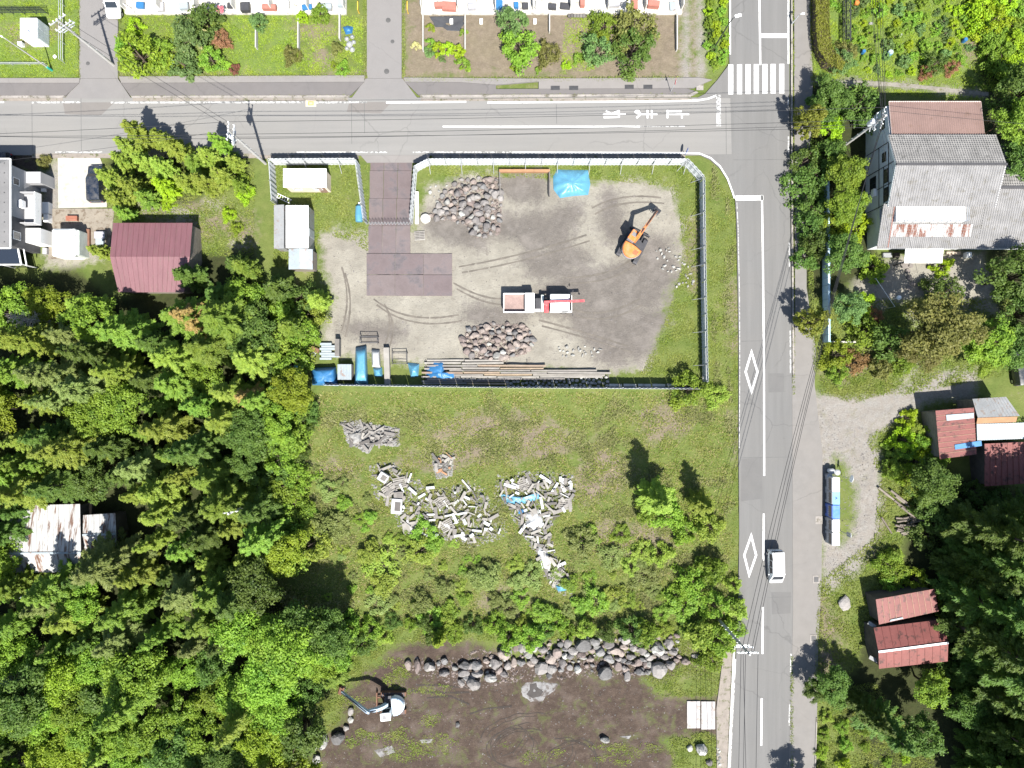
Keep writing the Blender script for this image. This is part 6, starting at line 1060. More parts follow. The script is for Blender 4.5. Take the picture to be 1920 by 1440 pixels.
for x, y, l in ((673, 24, 'yellow post left of the middle side road'), (765, 24, 'yellow post right of the middle side road')):
    p = P(x, y); tag(MB().tube([(p.x, p.y, -.2), (p.x, p.y + .0, .7), (p.x + .02, p.y + .9, .78)], .06, 8).build('yellow_post', mat('yellow_paint', (.6, .38, .05), .5)), l, 'post')
# ================================================================ the fenced yard and the waste ground
FENCEM = mat('fence_sheet', (.50, .52, .53), .5, .07, .6, 9, stain=(.36, .36, .35), stain_amt=.2); FPOST = mat('fence_post_steel', (.40, .41, .42), .5, .1, metal=.3)
def sheet_fence(name, label, pts, h, braces=True, step=1.85, m=None, side=1, corr=True):
    """board-high steel fence along pixel points: every sheet, post and brace its own part"""
    w = [P(*p) for p in pts]; c = sum(w, Vector()) / len(w); o = thing(name, label, 'fence', (c.x, c.y, -.2)); m = m or FENCEM
    for a, b in zip(w, w[1:]):
        L_ = (b - a).length; n = max(1, round(L_ / step)); d = (b - a).normalized(); nn = Vector((-d.y, d.x, 0)) * side
        for i in range(n):
            p, q = a + d * (L_ * i / n + .03), a + d * (L_ * (i + 1) / n - .03); dz = random.uniform(-.02, .02); k = 9; vs = []
            for z in (-.15, h + dz):
                for j in range(k): vs.append(p.lerp(q, j / (k - 1)) + nn * (.03 * (1 if j % 2 else -1) if corr else 0) + Vector((0, 0, z)))
            mb = MB(); mb.add(vs + [v_ - nn * .02 for v_ in vs], [(j, j + 1, k + j + 1, k + j) for j in range(k - 1)] + [(2 * k + j, 3 * k + j, 3 * k + j + 1, 2 * k + j + 1) for j in range(k - 1)] + [(k + j, k + j + 1, 3 * k + j + 1, 3 * k + j) for j in range(k - 1)]); mb.build('fence_sheet', m, o, world=True)
        for i in range(n + 1):
            p = a + d * (L_ * i / n) + nn * .09; MB().bar(p + Vector((0, 0, -.2)), p + Vector((0, 0, h + .04)), .06).build('post', FPOST, o, world=True)
            if braces and i % 2 == 0: MB().bar(p + Vector((0, 0, h * .72)), p + nn * .95 + Vector((0, 0, -.12)), .05).build('brace', FPOST, o, world=True)
        for z in (.5, h - .3): MB().bar(a + nn * .12 + Vector((0, 0, z)), b + nn * .12 + Vector((0, 0, z)), .05).build('rail', FPOST, o, world=True)
    return o
sheet_fence('sheet_fence', 'white sheet fence along the road left of the yard entrance', [(520, 385), (514, 309), (672, 308), (688, 420)][1:3], 2.2, side=-1)
sheet_fence('sheet_fence', 'white sheet fence on the left side of the yard entrance', [(674, 309), (689, 420)], 2.2, False, side=-1); sheet_fence('sheet_fence', 'white sheet fence on the right side of the yard entrance', [(773, 420), (781, 322), (806, 309)], 2.2, False, side=-1)
sheet_fence('sheet_fence', 'long white sheet fence along the road and round the corner of the yard', [(807, 309), (1282, 309), (1311, 340)], 2.2, side=-1); sheet_fence('sheet_fence', 'long grey sheet fence along the right side of the yard', [(1312, 342), (1314, 500), (1318, 716)], 2.2, side=-1)
sheet_fence('sheet_fence', 'grey sheet fence along the bottom of the yard', [(1316, 729), (950, 727), (615, 722)], 2.0, False, side=-1); sheet_fence('sheet_fence', 'short sheet fence at the upper left side of the yard', [(515, 312), (520, 384)], 2.0, False, side=-1)
# gate, plates
gt = thing('folding_gate', 'folding lattice gate across the yard entrance', 'gate', (P(731, 421).x, P(731, 421).y, -.15)); a, b = P(690, 421), P(772, 421); n = 14
for i in range(n + 1): p = a.lerp(b, i / n); MB().bar(p + Vector((0, 0, -.05)), p + Vector((0, 0, 1.35)), .035).build('upright', ARM, gt, world=True)
for i in range(n): p, q = a.lerp(b, i / n), a.lerp(b, (i + 1) / n); x_ = MB(); x_.bar(p + Vector((0, .02, .1)), q + Vector((0, .02, 1.3)), .025); x_.bar(q + Vector((0, -.02, .1)), p + Vector((0, -.02, 1.3)), .025); x_.build('lattice', ARM, gt, world=True)
PLATE = mat('rusty_steel_plate', (.135, .108, .106), .65, .16, .5, 8, metal=.15, coord='World', stain=(.12, .105, .108), stain_amt=.45, stain_scale=.5, rnd=.08)
def plate(x0, y0, x1, y1, label, group, z=-.03, sk=0):
    p, q = P(x0, y1), P(x1, y0); mb = MB().prism([(p.x, p.y), (q.x, p.y), (q.x + sk, q.y), (p.x + sk, q.y)], z - .12, z); return tag(mb.build('steel_plate', PLATE), label, 'steel plate', group)
xs = [694, 720, 746, 773]
for j, (y0, y1) in enumerate(((299, 319.5), (320, 371.5), (372, 423), (423.5, 474.5))):
    for i in range(3): plate(xs[i] - j * 1.2 + .3, y0, xs[i + 1] - j * 1.2 - .3, y1, 'brown steel plate paving the yard entrance', 'steel plates paving the yard entrance')
for i in range(3):
    for j in range(2): plate(687 + i * 53.6 + .3, 475.5 + j * 40, 687 + (i + 1) * 53.6 - .3, 475.5 + (j + 1) * 40 - .6 + random.uniform(-1, 1), 'grey brown steel plate laid flat in the yard', 'steel plates laid flat in the yard', -.02 - .006 * ((i + j) % 2))
# prefab hut and container shed
CREAM = mat('cream_panel', (.55, .47, .38), .7, .08)
ht = thing('prefab_hut', 'white flat roofed prefab hut with cream walls inside the yard fence', 'hut', (P(575, 340).x, P(575, 340).y, -.2)); a, b = P(531, 316, 2.4), P(612, 351, 2.4)
MB().prism([(a.x + .12, b.y + .12), (b.x - .12, b.y + .12), (b.x - .12, a.y - .12), (a.x + .12, a.y - .12)], -.2, 2.28).build('wall', CREAM, ht, world=True); MB().prism([(a.x, b.y), (b.x, b.y), (b.x, a.y), (a.x, a.y)], 2.29, 2.42).build('roof', WHITE, ht, world=True, bevel=.02)
for x, w_ in ((a.x + 1.3, 1.0), (a.x + 3.6, 1.0)): window(ht, (x, b.y + .12, 1.4), w_, .8, (0, -1, 0))
MB().box((b.x - .8, b.y + .10, .85), (.8, .06, 1.9)).build('door', mat('door_brown', (.2, .13, .1), .6), ht, world=True)
cs = thing('container_shed', 'long grey and white metal shed at the left side of the yard', 'shed', (P(555, 440).x, P(555, 440).y, -.2)); a, b = P(536, 385, 2.5), P(578, 465, 2.5); Y_ = (a.y, b.y)
MB().prism([(a.x + .05, b.y + .05), (b.x - .05, b.y + .05), (b.x - .05, a.y - .05), (a.x + .05, a.y - .05)], -.2, 2.42).build('wall', GREY_SHEET, cs, world=True); tag(corrugated([(a.x, b.y, 2.5), (a.x, a.y, 2.5), (b.x, a.y, 2.44), (b.x, b.y, 2.44)][::1], 1, .0).build('roof_deck', WHITE, cs, world=True))
for k in range(8):
    x = a.x + (b.x - a.x) * (k + .5) / 8; MB().bar((x, b.y, 2.53), (x, a.y, 2.53), .05, .05).build('roof_rib', WHITE, cs, world=True)
MB().box((b.x - .03, (a.y + b.y) / 2 - .5, 1.0), (.06, .9, 1.9)).build('door', mat('door_grey', (.3, .32, .33), .5), cs, world=True)
c2 = thing('tool_shed', 'narrow grey roofed shed against the left side of the long shed', 'shed', (P(525, 430).x, P(525, 430).y, -.2)); a2, b2 = P(513, 384, 2.2), P(533, 466, 2.2); MB().prism([(a2.x + .1, b2.y + .1), (b2.x - .02, b2.y + .1), (b2.x - .02, a2.y - .1), (a2.x + .1, a2.y - .1)], -.2, 2.1).build('wall', GREY_SHEET, c2, world=True); MB().slab([(a2.x, b2.y, 2.1), (b2.x, b2.y, 2.3), (b2.x, a2.y, 2.3), (a2.x, a2.y, 2.1)], .06).build('roof', GREY_SHEET, c2, world=True)
c3 = thing('tool_shed', 'small shed with a pale blue gabled sheet roof below the long shed', 'shed', (P(563, 485).x, P(563, 485).y, -.2)); a3, b3 = P(541, 467, 2.1), P(586, 505, 2.1); xm3 = (a3.x + b3.x) / 2
MB().prism([(a3.x + .1, b3.y + .1), (b3.x - .1, b3.y + .1), (b3.x - .1, a3.y - .1), (a3.x + .1, a3.y - .1)], -.2, 1.98).build('wall', WALL_BOARD, c3, world=True)
for xx in (a3.x, b3.x): MB().slab([(xx, b3.y, 2.05), (xm3, b3.y, 2.45), (xm3, a3.y, 2.45), (xx, a3.y, 2.05)], .04).build('roof', PALE_SHEET, c3, world=True)
p = P(532, 372); o = thing('ladder', 'white ladder lying behind the long shed', 'ladder', (p.x, p.y, -.1), R(-25))
for s_ in (-.22, .22): MB().bar((-.9, s_, .05), (.9, s_, .05), .06).build('rail', WHITE, o)
for k in range(6): MB().bar((-.75 + k * .3, -.22, .05), (-.75 + k * .3, .22, .05), .04).build('rung', WHITE, o)
# blue gas bottle rack, kerb stones, disc, pallet by the entrance
SHEETB = mat('blue_tarpaulin', (.03, .13, .28), .42, .12, 1.2, 8, spec=.4); SHEETC = mat('pale_blue_tarpaulin', (.075, .22, .32), .4, .12, 1.2, 8, spec=.4); SHEETW = mat('white_tarpaulin', (.36, .365, .36), .5, .06, 1, 8)
def tarp(name, label, poly, h, m, seed, wr=.10, cat='tarpaulin', flat=2.2, cz=None, base=-.13):
    """a sheet thrown over a heap: rings from the hem to the top, creased"""
    g = random.Random(seed); n0 = len(poly); pts = []
    for i in range(n0):
        a_, b_ = Vector(poly[i]), Vector(poly[(i + 1) % n0]); k = max(2, int((b_ - a_).length / 4))
        pts += [a_.lerp(b_, j / k) for j in range(k)]
    c = sum(pts, Vector((0, 0))) / len(pts); rings = []; n = len(pts)
    for r_ in range(9):
        k = 1 - r_ / 8.5; ring = []
        for i, p in enumerate(pts):
            q = c + (p - c) * k; z = base + h * (1 - k ** flat); w_ = P(q.x, q.y, max(0, z)); cr = mnoise.noise((w_.x * 1.6 + seed, w_.y * 1.6, seed * 2.3)) * wr + mnoise.noise((w_.x * 4 + seed, w_.y * 4, seed)) * wr * .5 + wr * .35 * math.sin(i * 1.3 + seed) * k
            w_.z = max(base + .01, z + cr * (1 if r_ else .2)); ring.append(w_)
        rings.append(ring)
    mb = MB().loft(rings); o = mb.build(name, m, smooth=True); o.data.set_sharp_from_angle(angle=R(50)); return tag(o, label, cat)
tarp('tarpaulin', 'big light blue tarpaulin spread over a heap at the yard fence', [(1037, 330), (1045, 317), (1075, 318), (1103, 318), (1107, 345), (1103, 365), (1075, 367), (1050, 371), (1038, 355)], .75, SHEETC, 3, .16, flat=3)
p = P(674, 402); o = thing('gas_bottle', 'blue and white sheeted bottle shape standing at the entrance fence', 'bottle', (p.x, p.y, -.1), 0); MB().tube([(0, -.9, .3), (0, -.2, .34), (0, .8, .3), (0, 1.1, .2)], [.4, .45, .4, .16], 14).build('body', SHEETC, o); MB().tube([(0, 1.08, .22), (0, 1.35, .22)], .1, 10).build('neck', WHITE, o)
p = P(782, 390); tag(MB().box((p.x, p.y, .08), (.42, 3.7, .4)).build('kerb_stone', CONC_W, bevel=.03), 'long pale kerb stone lying beside the entrance fence', 'stone')
p = P(798, 410); tag(MB().loft([[(p.x + math.cos(k * .523) * r_, p.y + math.sin(k * .523) * r_ * .95, z) for k in range(12)] for r_, z in ((.5, -.15), (.62, 0), (.58, .25), (.4, .34))]).build('stone_basin', CONC_W, smooth=True), 'round white stone near the yard entrance', 'stone')
def pallet(label, px_, py_, rz, m, w_=1.1, l=1.1, z=-.12, group=None):
    p = P(px_, py_); o = thing('pallet', label, 'pallet', (p.x, p.y, z), rz, group)
    for k in range(6): MB().box((0, -l / 2 + l * (k + .5) / 6, .13), (w_, l / 6 * .68, .03)).build('slat', m, o)
    for x in (-w_ / 2 + .06, 0, w_ / 2 - .06): MB().box((x, 0, .06), (.09, l, .1)).build('bearer', m, o)
    return o
GREYW = mat('grey_weathered_wood', (.13, .12, .11), .9, .2, 1.5, 12, rnd=.25); TANW = mat('tan_new_wood', (.24, .185, .135), .85, .15, 1.5, 12, rnd=.15); PALEW = mat('pale_bleached_wood', (.215, .20, .18), .9, .15, 1.2, 10, rnd=.22)
pallet('pale slatted pallet right of the folding gate', 787, 442, R(4), PALEW, 1.2, 1.1)
# timber bin
o = thing('timber_bin', 'open timber framed bin against the yard fence', 'bin', (P(985, 335).x, P(985, 335).y, -.15)); y_ = P(985, 320).y
MB().bar(P(936, 321, .35), P(1031, 321, .35), .3, .55).build('back_board', ORANGE_W, o, world=True); MB().bar(P(937, 323, .3), P(938, 368, .3), .12, .5).build('side_board', GREYW, o, world=True); MB().bar(P(1030, 323, .35), P(1030, 368, .35), .14, .6).build('side_board', GREYW, o, world=True)
# ---------------------------------------------------------------- rocks
ROCKM = [mat(f'rock_{i}', c_, .95, .22, 1.6, 9, bmp=.5, rnd=.3, stain=(.06, .055, .042), stain_amt=.3) for i, c_ in enumerate(((.20, .185, .175), (.225, .185, .165), (.165, .16, .155), (.31, .305, .28)))]
PAVM = mat('slab_white', (.22, .215, .205), .9, .12, 1, 9, stain=(.13, .125, .12), stain_amt=.3)
RK = []
for s in range(9):
    g = random.Random(900 + s); bm = bmesh.new(); bmesh.ops.create_icosphere(bm, subdivisions=2, radius=.5); pl = [(Vector((g.gauss(0, 1), g.gauss(0, 1), g.gauss(0, .8))).normalized(), g.uniform(.30, .44)) for _ in range(9)]
    for v_ in bm.verts:
        for n_, d_ in pl:
            k = v_.co.dot(n_) - d_
            if k > 0: v_.co -= n_ * k
        v_.co *= 1 + .12 * mnoise.noise(v_.co * 3 + Vector((s, 0, 0)))
        v_.co.z *= .8
    me = bpy.data.meshes.new('boulder'); bm.to_mesh(me); bm.free(); me.materials.append(ROCKM[0]); RK.append(me)
def rock(px_, py_, wpx, hpx, label, group, m=None, seed=0, zoff=0.0, name='boulder', flat=1.0):
    g = random.Random(seed * 7 + int(px_ * 3 + py_)); p = P(px_, py_, .2); o = link(name, RK[g.randrange(9)]); sx, sy = wpx * K * 1.12, hpx * K * 1.12; sz = (sx + sy) / 2 * g.uniform(.8, 1.1) * flat
    o.location = (p.x, p.y, gheight(p.x, p.y) + sz * .30 + zoff); o.rotation_euler = (g.uniform(-.15, .15), g.uniform(-.15, .15), g.uniform(-.35, .35) + (math.pi if g.random() < .5 else 0)); o.scale = (sx, sy, sz)
    o.material_slots[0].link = 'OBJECT'; o.material_slots[0].material = m or ROCKM[g.choice((0, 0, 1, 2))]; return tag(o, label, 'rock', group)
BO = [(766, 1248, 14, 20), (783, 1250, 15, 26), (805, 1250, 22, 22), (822, 1245, 10, 10), (834, 1240, 14, 14), (833, 1263, 24, 12), (870, 1248, 22, 16), (893, 1248, 20, 16), (868, 1263, 26, 12), (895, 1263, 26, 14), (865, 1280, 14, 14), (888, 1282, 26, 24), (921, 1270, 26, 16), (928, 1245, 20, 22), (945, 1225, 22, 24), (944, 1264, 16, 12), (952, 1248, 16, 16),
 (978, 1215, 18, 18), (966, 1215, 12, 14), (998, 1213, 14, 14), (1008, 1203, 14, 12), (990, 1227, 16, 14), (1018, 1218, 22, 14), (963, 1242, 12, 18), (978, 1243, 14, 16), (1001, 1238, 16, 16), (1033, 1234, 20, 20), (1046, 1224, 20, 20), (1065, 1207, 16, 18), (1068, 1231, 20, 12), (1075, 1221, 18, 14), (1092, 1208, 32, 26), (1090, 1228, 16, 14), (1015, 1253, 24, 24), (1035, 1255, 20, 18), (1030, 1268, 12, 12), (1055, 1245, 16, 18), (1115, 1204, 20, 18), (1125, 1222, 22, 16), (1142, 1235, 20, 16), (1140, 1208, 24, 18), (1152, 1219, 26, 14), (1175, 1200, 22, 16), (1170, 1213, 16, 12), (1188, 1216, 16, 12), (1195, 1197, 24, 16), (1205, 1222, 16, 16), (1133, 1260, 28, 26), (1158, 1250, 16, 18), (1170, 1253, 10, 10), (1175, 1267, 14, 20), (1197, 1243, 14, 14), (1210, 1247, 10, 12), (1200, 1260, 18, 16), (1214, 1262, 10, 10), (1232, 1216, 26, 26), (1236, 1255, 32, 30), (1258, 1247, 18, 20), (1262, 1222, 16, 16), (1255, 1207, 20, 20), (1274, 1232, 10, 8), (1285, 1240, 16, 14), (1305, 1231, 14, 8), (1222, 1198, 18, 14), (1183, 1232, 18, 12), (1160, 1236, 14, 10), (1218, 1234, 14, 12), (1246, 1233, 16, 12), (1108, 1236, 16, 12), (1052, 1209, 14, 12)]
for i, (x, y, a_, b_) in enumerate(BO):
    big = a_ * b_ > 480; rock(x, y, a_, b_, ('large boulder in the line of rocks along the dark soil lot' if big else 'grey boulder in the line of rocks along the dark soil lot'), 'large boulders along the dark soil lot' if big else 'boulders along the dark soil lot', None, i)
for i, (x, y) in enumerate(scatter_px([(960, 1205), (1060, 1196), (1270, 1192), (1275, 1240), (1215, 1262), (1040, 1258), (985, 1250), (930, 1262), (870, 1275), (850, 1255), (920, 1232)], 10.5, 301, tries=3000)): g = random.Random(i + 500); a_ = g.uniform(5, 15); rock(x, y, a_, a_ * g.uniform(.6, 1.0), 'smaller stone packed between the boulders along the dark soil lot', 'smaller stones packed between the boulders', ROCKM[g.choice((0, 1, 1, 2, 3))], i, 0)
rock(921, 1270, 22, 13, 'pale flat boulder at the front of the rock line', None, ROCKM[3], 3, .25); rock(1232, 1217, 24, 24, 'pale angular boulder on the right end of the rock line', None, ROCKM[3], 4, .25)
for i, (x, y, a_, b_, l) in enumerate(((658, 1335, 12, 16, 'mossy stone below the boom of the blue excavator'), (657, 1351, 10, 11, 'pale cream stone below the blue excavator'), (648, 1366, 11, 14, 'grey stone left of the soil lot corner'), (605, 1389, 18, 30, 'white crescent shaped boulder at the edge of the wood'), (635, 1384, 28, 22, 'dark jagged boulder at the edge of the soil lot'), (592, 1401, 13, 14, 'pinkish stone beside the white boulder'), (594, 1424, 15, 23, 'pale oval boulder at the bottom edge'), (1315, 1405, 27, 20, 'pale green white boulder in the grass at the bottom right'), (1294, 1404, 14, 12, 'pink stone beside the pale boulder at the bottom'), (1331, 1431, 14, 12, 'grey stone at the bottom right of the soil lot'), (1584, 1131, 28, 26, 'flat grey boulder on the grass bank by the red sheds'), (858, 1361, 10, 9, 'small dark stone on the soil lot'), (1134, 1388, 18, 12, 'white stone at the edge of the soil lot'))):
    rock(x, y, a_, b_, l, None, ROCKM[3] if any(k in l for k in ('pale', 'white', 'cream')) else ROCKM[2 if 'dark' in l else 0], i + 60, 0, flat=.45 if 'flat' in l else .9)
for pi, (poly, lab, md, lay, tone) in enumerate((([(804, 404), (826, 368), (858, 335), (935, 331), (941, 386), (936, 440), (893, 446), (872, 420), (840, 412), (815, 410)], 'grey stone in the upper stone heap of the yard', 9.6, 1, 0), ([(862, 640), (880, 613), (920, 606), (990, 609), (1003, 640), (986, 664), (940, 676), (880, 674)], 'pinkish stone in the lower stone heap of the yard', 9.6, 1, 1))):
    for i, (x, y) in enumerate(scatter_px(poly, md, 70 + pi, tries=3000)): g = random.Random(i + 31 * pi); a_ = 7 + 12 * g.random() ** 1.6; rock(x, y, a_, a_ * g.uniform(.7, 1.0), lab, lab.replace('stone in', 'stones of'), ROCKM[tone if g.random() < .6 else g.randrange(4)], i, .0, 'heap_stone')
    c = (sum(p_[0] for p_ in poly) / len(poly), sum(p_[1] for p_ in poly) / len(poly)); inner = [(c[0] + (x - c[0]) * .7, c[1] + (y - c[1]) * .7) for x, y in poly]
    for i, (x, y) in enumerate(scatter_px(inner, 13, 80 + pi, tries=2000)): g = random.Random(i + 77 * pi); a_ = g.uniform(10, 15); rock(x, y, a_, a_ * g.uniform(.7, 1.0), lab, lab.replace('stone in', 'stones of'), ROCKM[tone if g.random() < .6 else g.randrange(4)], i, .35, 'heap_stone')
for i, (x, y) in enumerate(scatter_px([(1225, 470), (1262, 455), (1300, 500), (1305, 535), (1270, 540), (1240, 500)], 5, 91, tries=70) + scatter_px([(1035, 655), (1075, 642), (1130, 655), (1120, 668), (1050, 668)], 5, 92, tries=60) + scatter_px([(820, 380), (800, 350), (840, 345)], 10, 93)): rock(x, y, 3 + 6 * random.random() ** 2, 3 + 5 * random.random() ** 2, 'small pale stone scattered at the yard margin', 'small stones scattered at the yard margin', ROCKM[3], i, 0, 'stone')
# loose gravel on the soil and yard surfaces
def gravel(name, label, polys, n, smin, smax, m, seed):
    g = np.random.default_rng(seed); V = []; base = np.array([[0, 0, 1], [1, 0, 0], [0, 1, 0], [-1, 0, 0], [0, -1, 0]], float); F = [(0, 1, 2), (0, 2, 3), (0, 3, 4), (0, 4, 1)]
    for pl in polys:
        xs_ = [p[0] for p in pl]; ys_ = [p[1] for p in pl]; qx = g.uniform(min(xs_), max(xs_), n); qy = g.uniform(min(ys_), max(ys_), n); ok = inpoly(qx, qy, pl)
        for x, y in zip(qx[ok], qy[ok]):
            wx, wy = (x - 960) * K, (720 - y) * K; s = smin + (smax - smin) * g.random() ** 3; rot = g.uniform(0, 6.28); ca, sa = math.cos(rot), math.sin(rot); b = base * s * g.uniform(.6, 1.2, 3); b = np.stack([b[:, 0] * ca - b[:, 1] * sa, b[:, 0] * sa + b[:, 1] * ca, b[:, 2] * .7], 1) + np.array([wx, wy, gheight(wx, wy)])
            for f in F: V.append(b[list(f)])
    o = link(name, fastmesh(name, np.concatenate(V), 3, m)); return tag(o, label, 'gravel', kind='stuff')
gravel('loose_gravel', 'loose stones strewn over the bare yard and soil lot', [[(620, 440), (1280, 350), (1290, 560), (1200, 690), (640, 650)], [(600, 1400), (760, 1240), (1260, 1250), (1290, 1370), (1240, 1440), (600, 1440)], [(1535, 760), (1640, 810), (1640, 960), (1590, 1080), (1545, 1090)]], 2600, .025, .10, ROCKM[0], 5)
# ---------------------------------------------------------------- stored material along the bottom fence
def beam(label, x0, y0, x1, y1, w_, z, h_, m, group=None, name='timber_beam', cat='timber'):
    a_, b_ = P(x0, y0, z), P(x1, y1, z); return tag(MB().bar(a_, b_, w_, h_).build(name, m), label, cat, group)
r0_ = random.Random(4)
for row, (y, x0, x1) in enumerate(((676, 800, 950), (681, 795, 945), (686, 800, 1024), (691, 795, 1020), (695, 842, 1120), (699, 790, 1146), (703, 845, 1135), (707, 790, 1130), (711, 800, 1060), (715, 790, 955), (719, 792, 955))):
    cuts = [x0]; 
    while cuts[-1] < x1 - 70: cuts.append(cuts[-1] + r0_.uniform(60, 105))
    cuts[-1] = x1 if len(cuts) > 1 else cuts[-1]; cuts = cuts if len(cuts) > 1 else [x0, x1]
    for a_, b_ in zip(cuts, cuts[1:]): beam('pale plank in the long timber stack along the bottom fence', a_ + .8, y + r0_.uniform(-.6, .6), b_ - .8, y + r0_.uniform(-.6, .6), .2, .0 + .12 * (row % 3) + r0_.uniform(0, .12), .16, r0_.choice((PALEW, PALEW, TANW)), 'planks stacked along the bottom fence', 'plank', 'plank')
for i in range(10): x = 798 + i * 38; beam('grey cross bearer under the timber stack', x, 674 if x < 1020 else 694, x + 1, 722, .12, -.12, .12, GREYW, 'bearers under the timber stack', 'bearer')
for i, (x, y) in enumerate(scatter_px([(950, 716), (1040, 712), (1140, 705), (1140, 724), (950, 725)], 6.5, 95)): rock(x, y, 7, 6, 'small cobble in the row against the bottom fence', 'cobbles against the bottom fence', ROCKM[3], i, .05, 'cobble')
for i in range(5): beam('pale block at the right end of the bottom fence', 1142 + i * 27, 722, 1166 + i * 27, 722.5, .3, -.02, .3, CONC_W, 'pale blocks at the right end of the bottom fence', 'concrete_block', 'block')
# blue sheeted stacks
tarp('tarpaulin', 'wide blue tarpaulin over a stack beside the left end of the bottom fence', [(583, 690), (630, 688), (634, 724), (585, 722)], 1.5, SHEETB, 11, .08, flat=6); tarp('tarpaulin', 'long narrow blue tarpaulin over an upright stack', [(666, 652), (687, 648), (690, 722), (664, 722)], 1.5, SHEETC, 12, .06, flat=6); tarp('tarpaulin', 'white sheet over a stack right of the long blue tarpaulin', [(696, 655), (712, 656), (714, 690), (697, 688)], .9, SHEETW, 13, .06, flat=5); tarp('tarpaulin', 'small blue sheet below the white sheet', [(699, 690), (716, 688), (717, 707), (702, 706)], .6, SHEETC, 14, .1); tarp('tarpaulin', 'crumpled blue sheet beside the timber stack', [(764, 680), (786, 682), (784, 706), (770, 708)], .6, SHEETC, 15, .14); tarp('tarpaulin', 'crumpled blue tarpaulin thrown over the timber stack', [(798, 690), (815, 674), (832, 676), (834, 698), (858, 700), (856, 715), (830, 716), (812, 706), (800, 712)], .75, SHEETB, 16, .2); tarp('tarpaulin', 'dark blue tarpaulin under the tree at the left end of the fence', [(545, 672), (562, 664), (572, 712), (555, 722), (540, 715)], 1.0, SHEETB, 17, .15); tarp('tarpaulin', 'small blue sheet in the shade beside the container shed', [(575, 560), (606, 566), (600, 582), (575, 578)], .3, SHEETC, 18, .1)
for k in range(7): beam('light blue panel in the flat stack above the wide blue tarpaulin', 600 + (k % 2) * 3, 645 + k * 4.6, 622 + (k % 3) * 8, 645 + k * 4.6, .24, .1, .3, PALE_SHEET, 'panels in the flat stack above the wide blue tarpaulin', 'panel_board', 'board')
p = P(648, 690, 1.1); o = thing('corrugated_stack', 'stack of pale corrugated sheets between two blue tarpaulins', 'stack', (p.x, p.y, -.15)); a_, b_ = P(633, 683, 1.1), P(659, 712, 1.1)
for k in range(3): MB().box(((a_.x + b_.x) / 2 - p.x, (a_.y + b_.y) / 2 - p.y, .2 + k * .4), (b_.x - a_.x - .05 * k, a_.y - b_.y - .04 * k, .36)).build('bundle', GREYW, o)
q_ = [(a_.x - p.x, b_.y - p.y, 1.25), (b_.x - p.x, b_.y - p.y, 1.25), (b_.x - p.x, a_.y - p.y, 1.25), (a_.x - p.x, a_.y - p.y, 1.25)]; corrugated(q_, 9, .03).build('top_sheet', PALE_SHEET, o)
beam('upright grey panel stack beside the wide blue tarpaulin', 633.5, 636, 633.5, 668, .5, .5, .9, GREYW, None, 'panel_stack', 'stack'); beam('tall pale board stack standing across the fence', 725, 652, 727, 720, .62, .3, .7, PALEW, None, 'board_stack', 'stack')
def frame_rack(label, x0, y0, x1, y1, h_):
    a_, b_ = P(x0, y0), P(x1, y1); o = thing('steel_rack', label, 'rack', ((a_.x + b_.x) / 2, (a_.y + b_.y) / 2, -.15)); c_ = [(a_.x, a_.y), (b_.x, a_.y), (b_.x, b_.y), (a_.x, b_.y)]
    for x, y in c_: MB().bar((x, y, -.15), (x, y, h_), .06).build('post', STEEL, o, world=True)
    for z in (.15, h_ - .05):
        for i in range(4): MB().bar((*c_[i], z), (*c_[(i + 1) % 4], z), .05).build('rail', STEEL, o, world=True)
frame_rack('dark steel rack above the white sheeted stack', 678, 632, 710, 643, 1.0); frame_rack('dark steel rack left of the crumpled blue sheet', 737, 662, 764, 682, .8)
for i, (x, y, a_) in enumerate(((560, 650, .3), (575, 646, 1.2), (590, 655, -.4), (560, 665, .8), (572, 658, .2), (585, 668, 1.0), (552, 655, .5))): p = P(x, y); tag(MB().box((p.x, p.y, .05), (1.1, .5, .35), a_).build('scrap_box', (GREYW, SHEETC, RUSTT, PALEW, STEEL, SHEETW, GREYW)[i], bevel=.02), ['grey', 'light blue', 'rust brown', 'pale wooden', 'dark steel', 'white', 'weathered'][i] + ' scrap crate in the clutter at the left end of the fence', 'crate')
# ---------------------------------------------------------------- rubbish dumped in the overgrown half
def dump(poly, n, lab, grp, seed, mats_, z0=.0, smin=.4, smax=1.6):
    g = random.Random(seed)
    for i, (x, y) in enumerate(scatter_px(poly, 6.0, seed, tries=2500)[:n]):
        L_ = g.uniform(smin, smax) * g.choice((.5, .8, 1)); w_ = g.uniform(.08, .38); p = P(x, y); a_ = g.uniform(0, 3.14); t_ = g.uniform(-.18, .18); d_ = Vector((math.cos(a_), math.sin(a_), math.sin(t_))) * L_ / 2; c_ = Vector((p.x, p.y, z0 + g.uniform(.0, .3)))
        tag(MB().bar(c_ - d_, c_ + d_, w_, .06).build('scrap_board', g.choice(mats_)), lab, 'board', grp)
D1 = [(645, 795), (660, 790), (742, 805), (742, 835), (700, 832), (690, 848), (655, 828)]; D2 = [(705, 880), (740, 872), (775, 900), (830, 920), (870, 905), (900, 920), (940, 985), (935, 1000), (880, 1020), (820, 1005), (760, 1000), (745, 960), (712, 930)]; D3 = [(940, 900), (1000, 893), (1070, 900), (1075, 940), (1040, 975), (1030, 990), (1040, 1040), (1075, 1085), (1065, 1110), (1030, 1090), (1000, 1030), (975, 990), (960, 960), (936, 940)]; D4 = [(812, 860), (848, 852), (845, 890), (820, 895)]
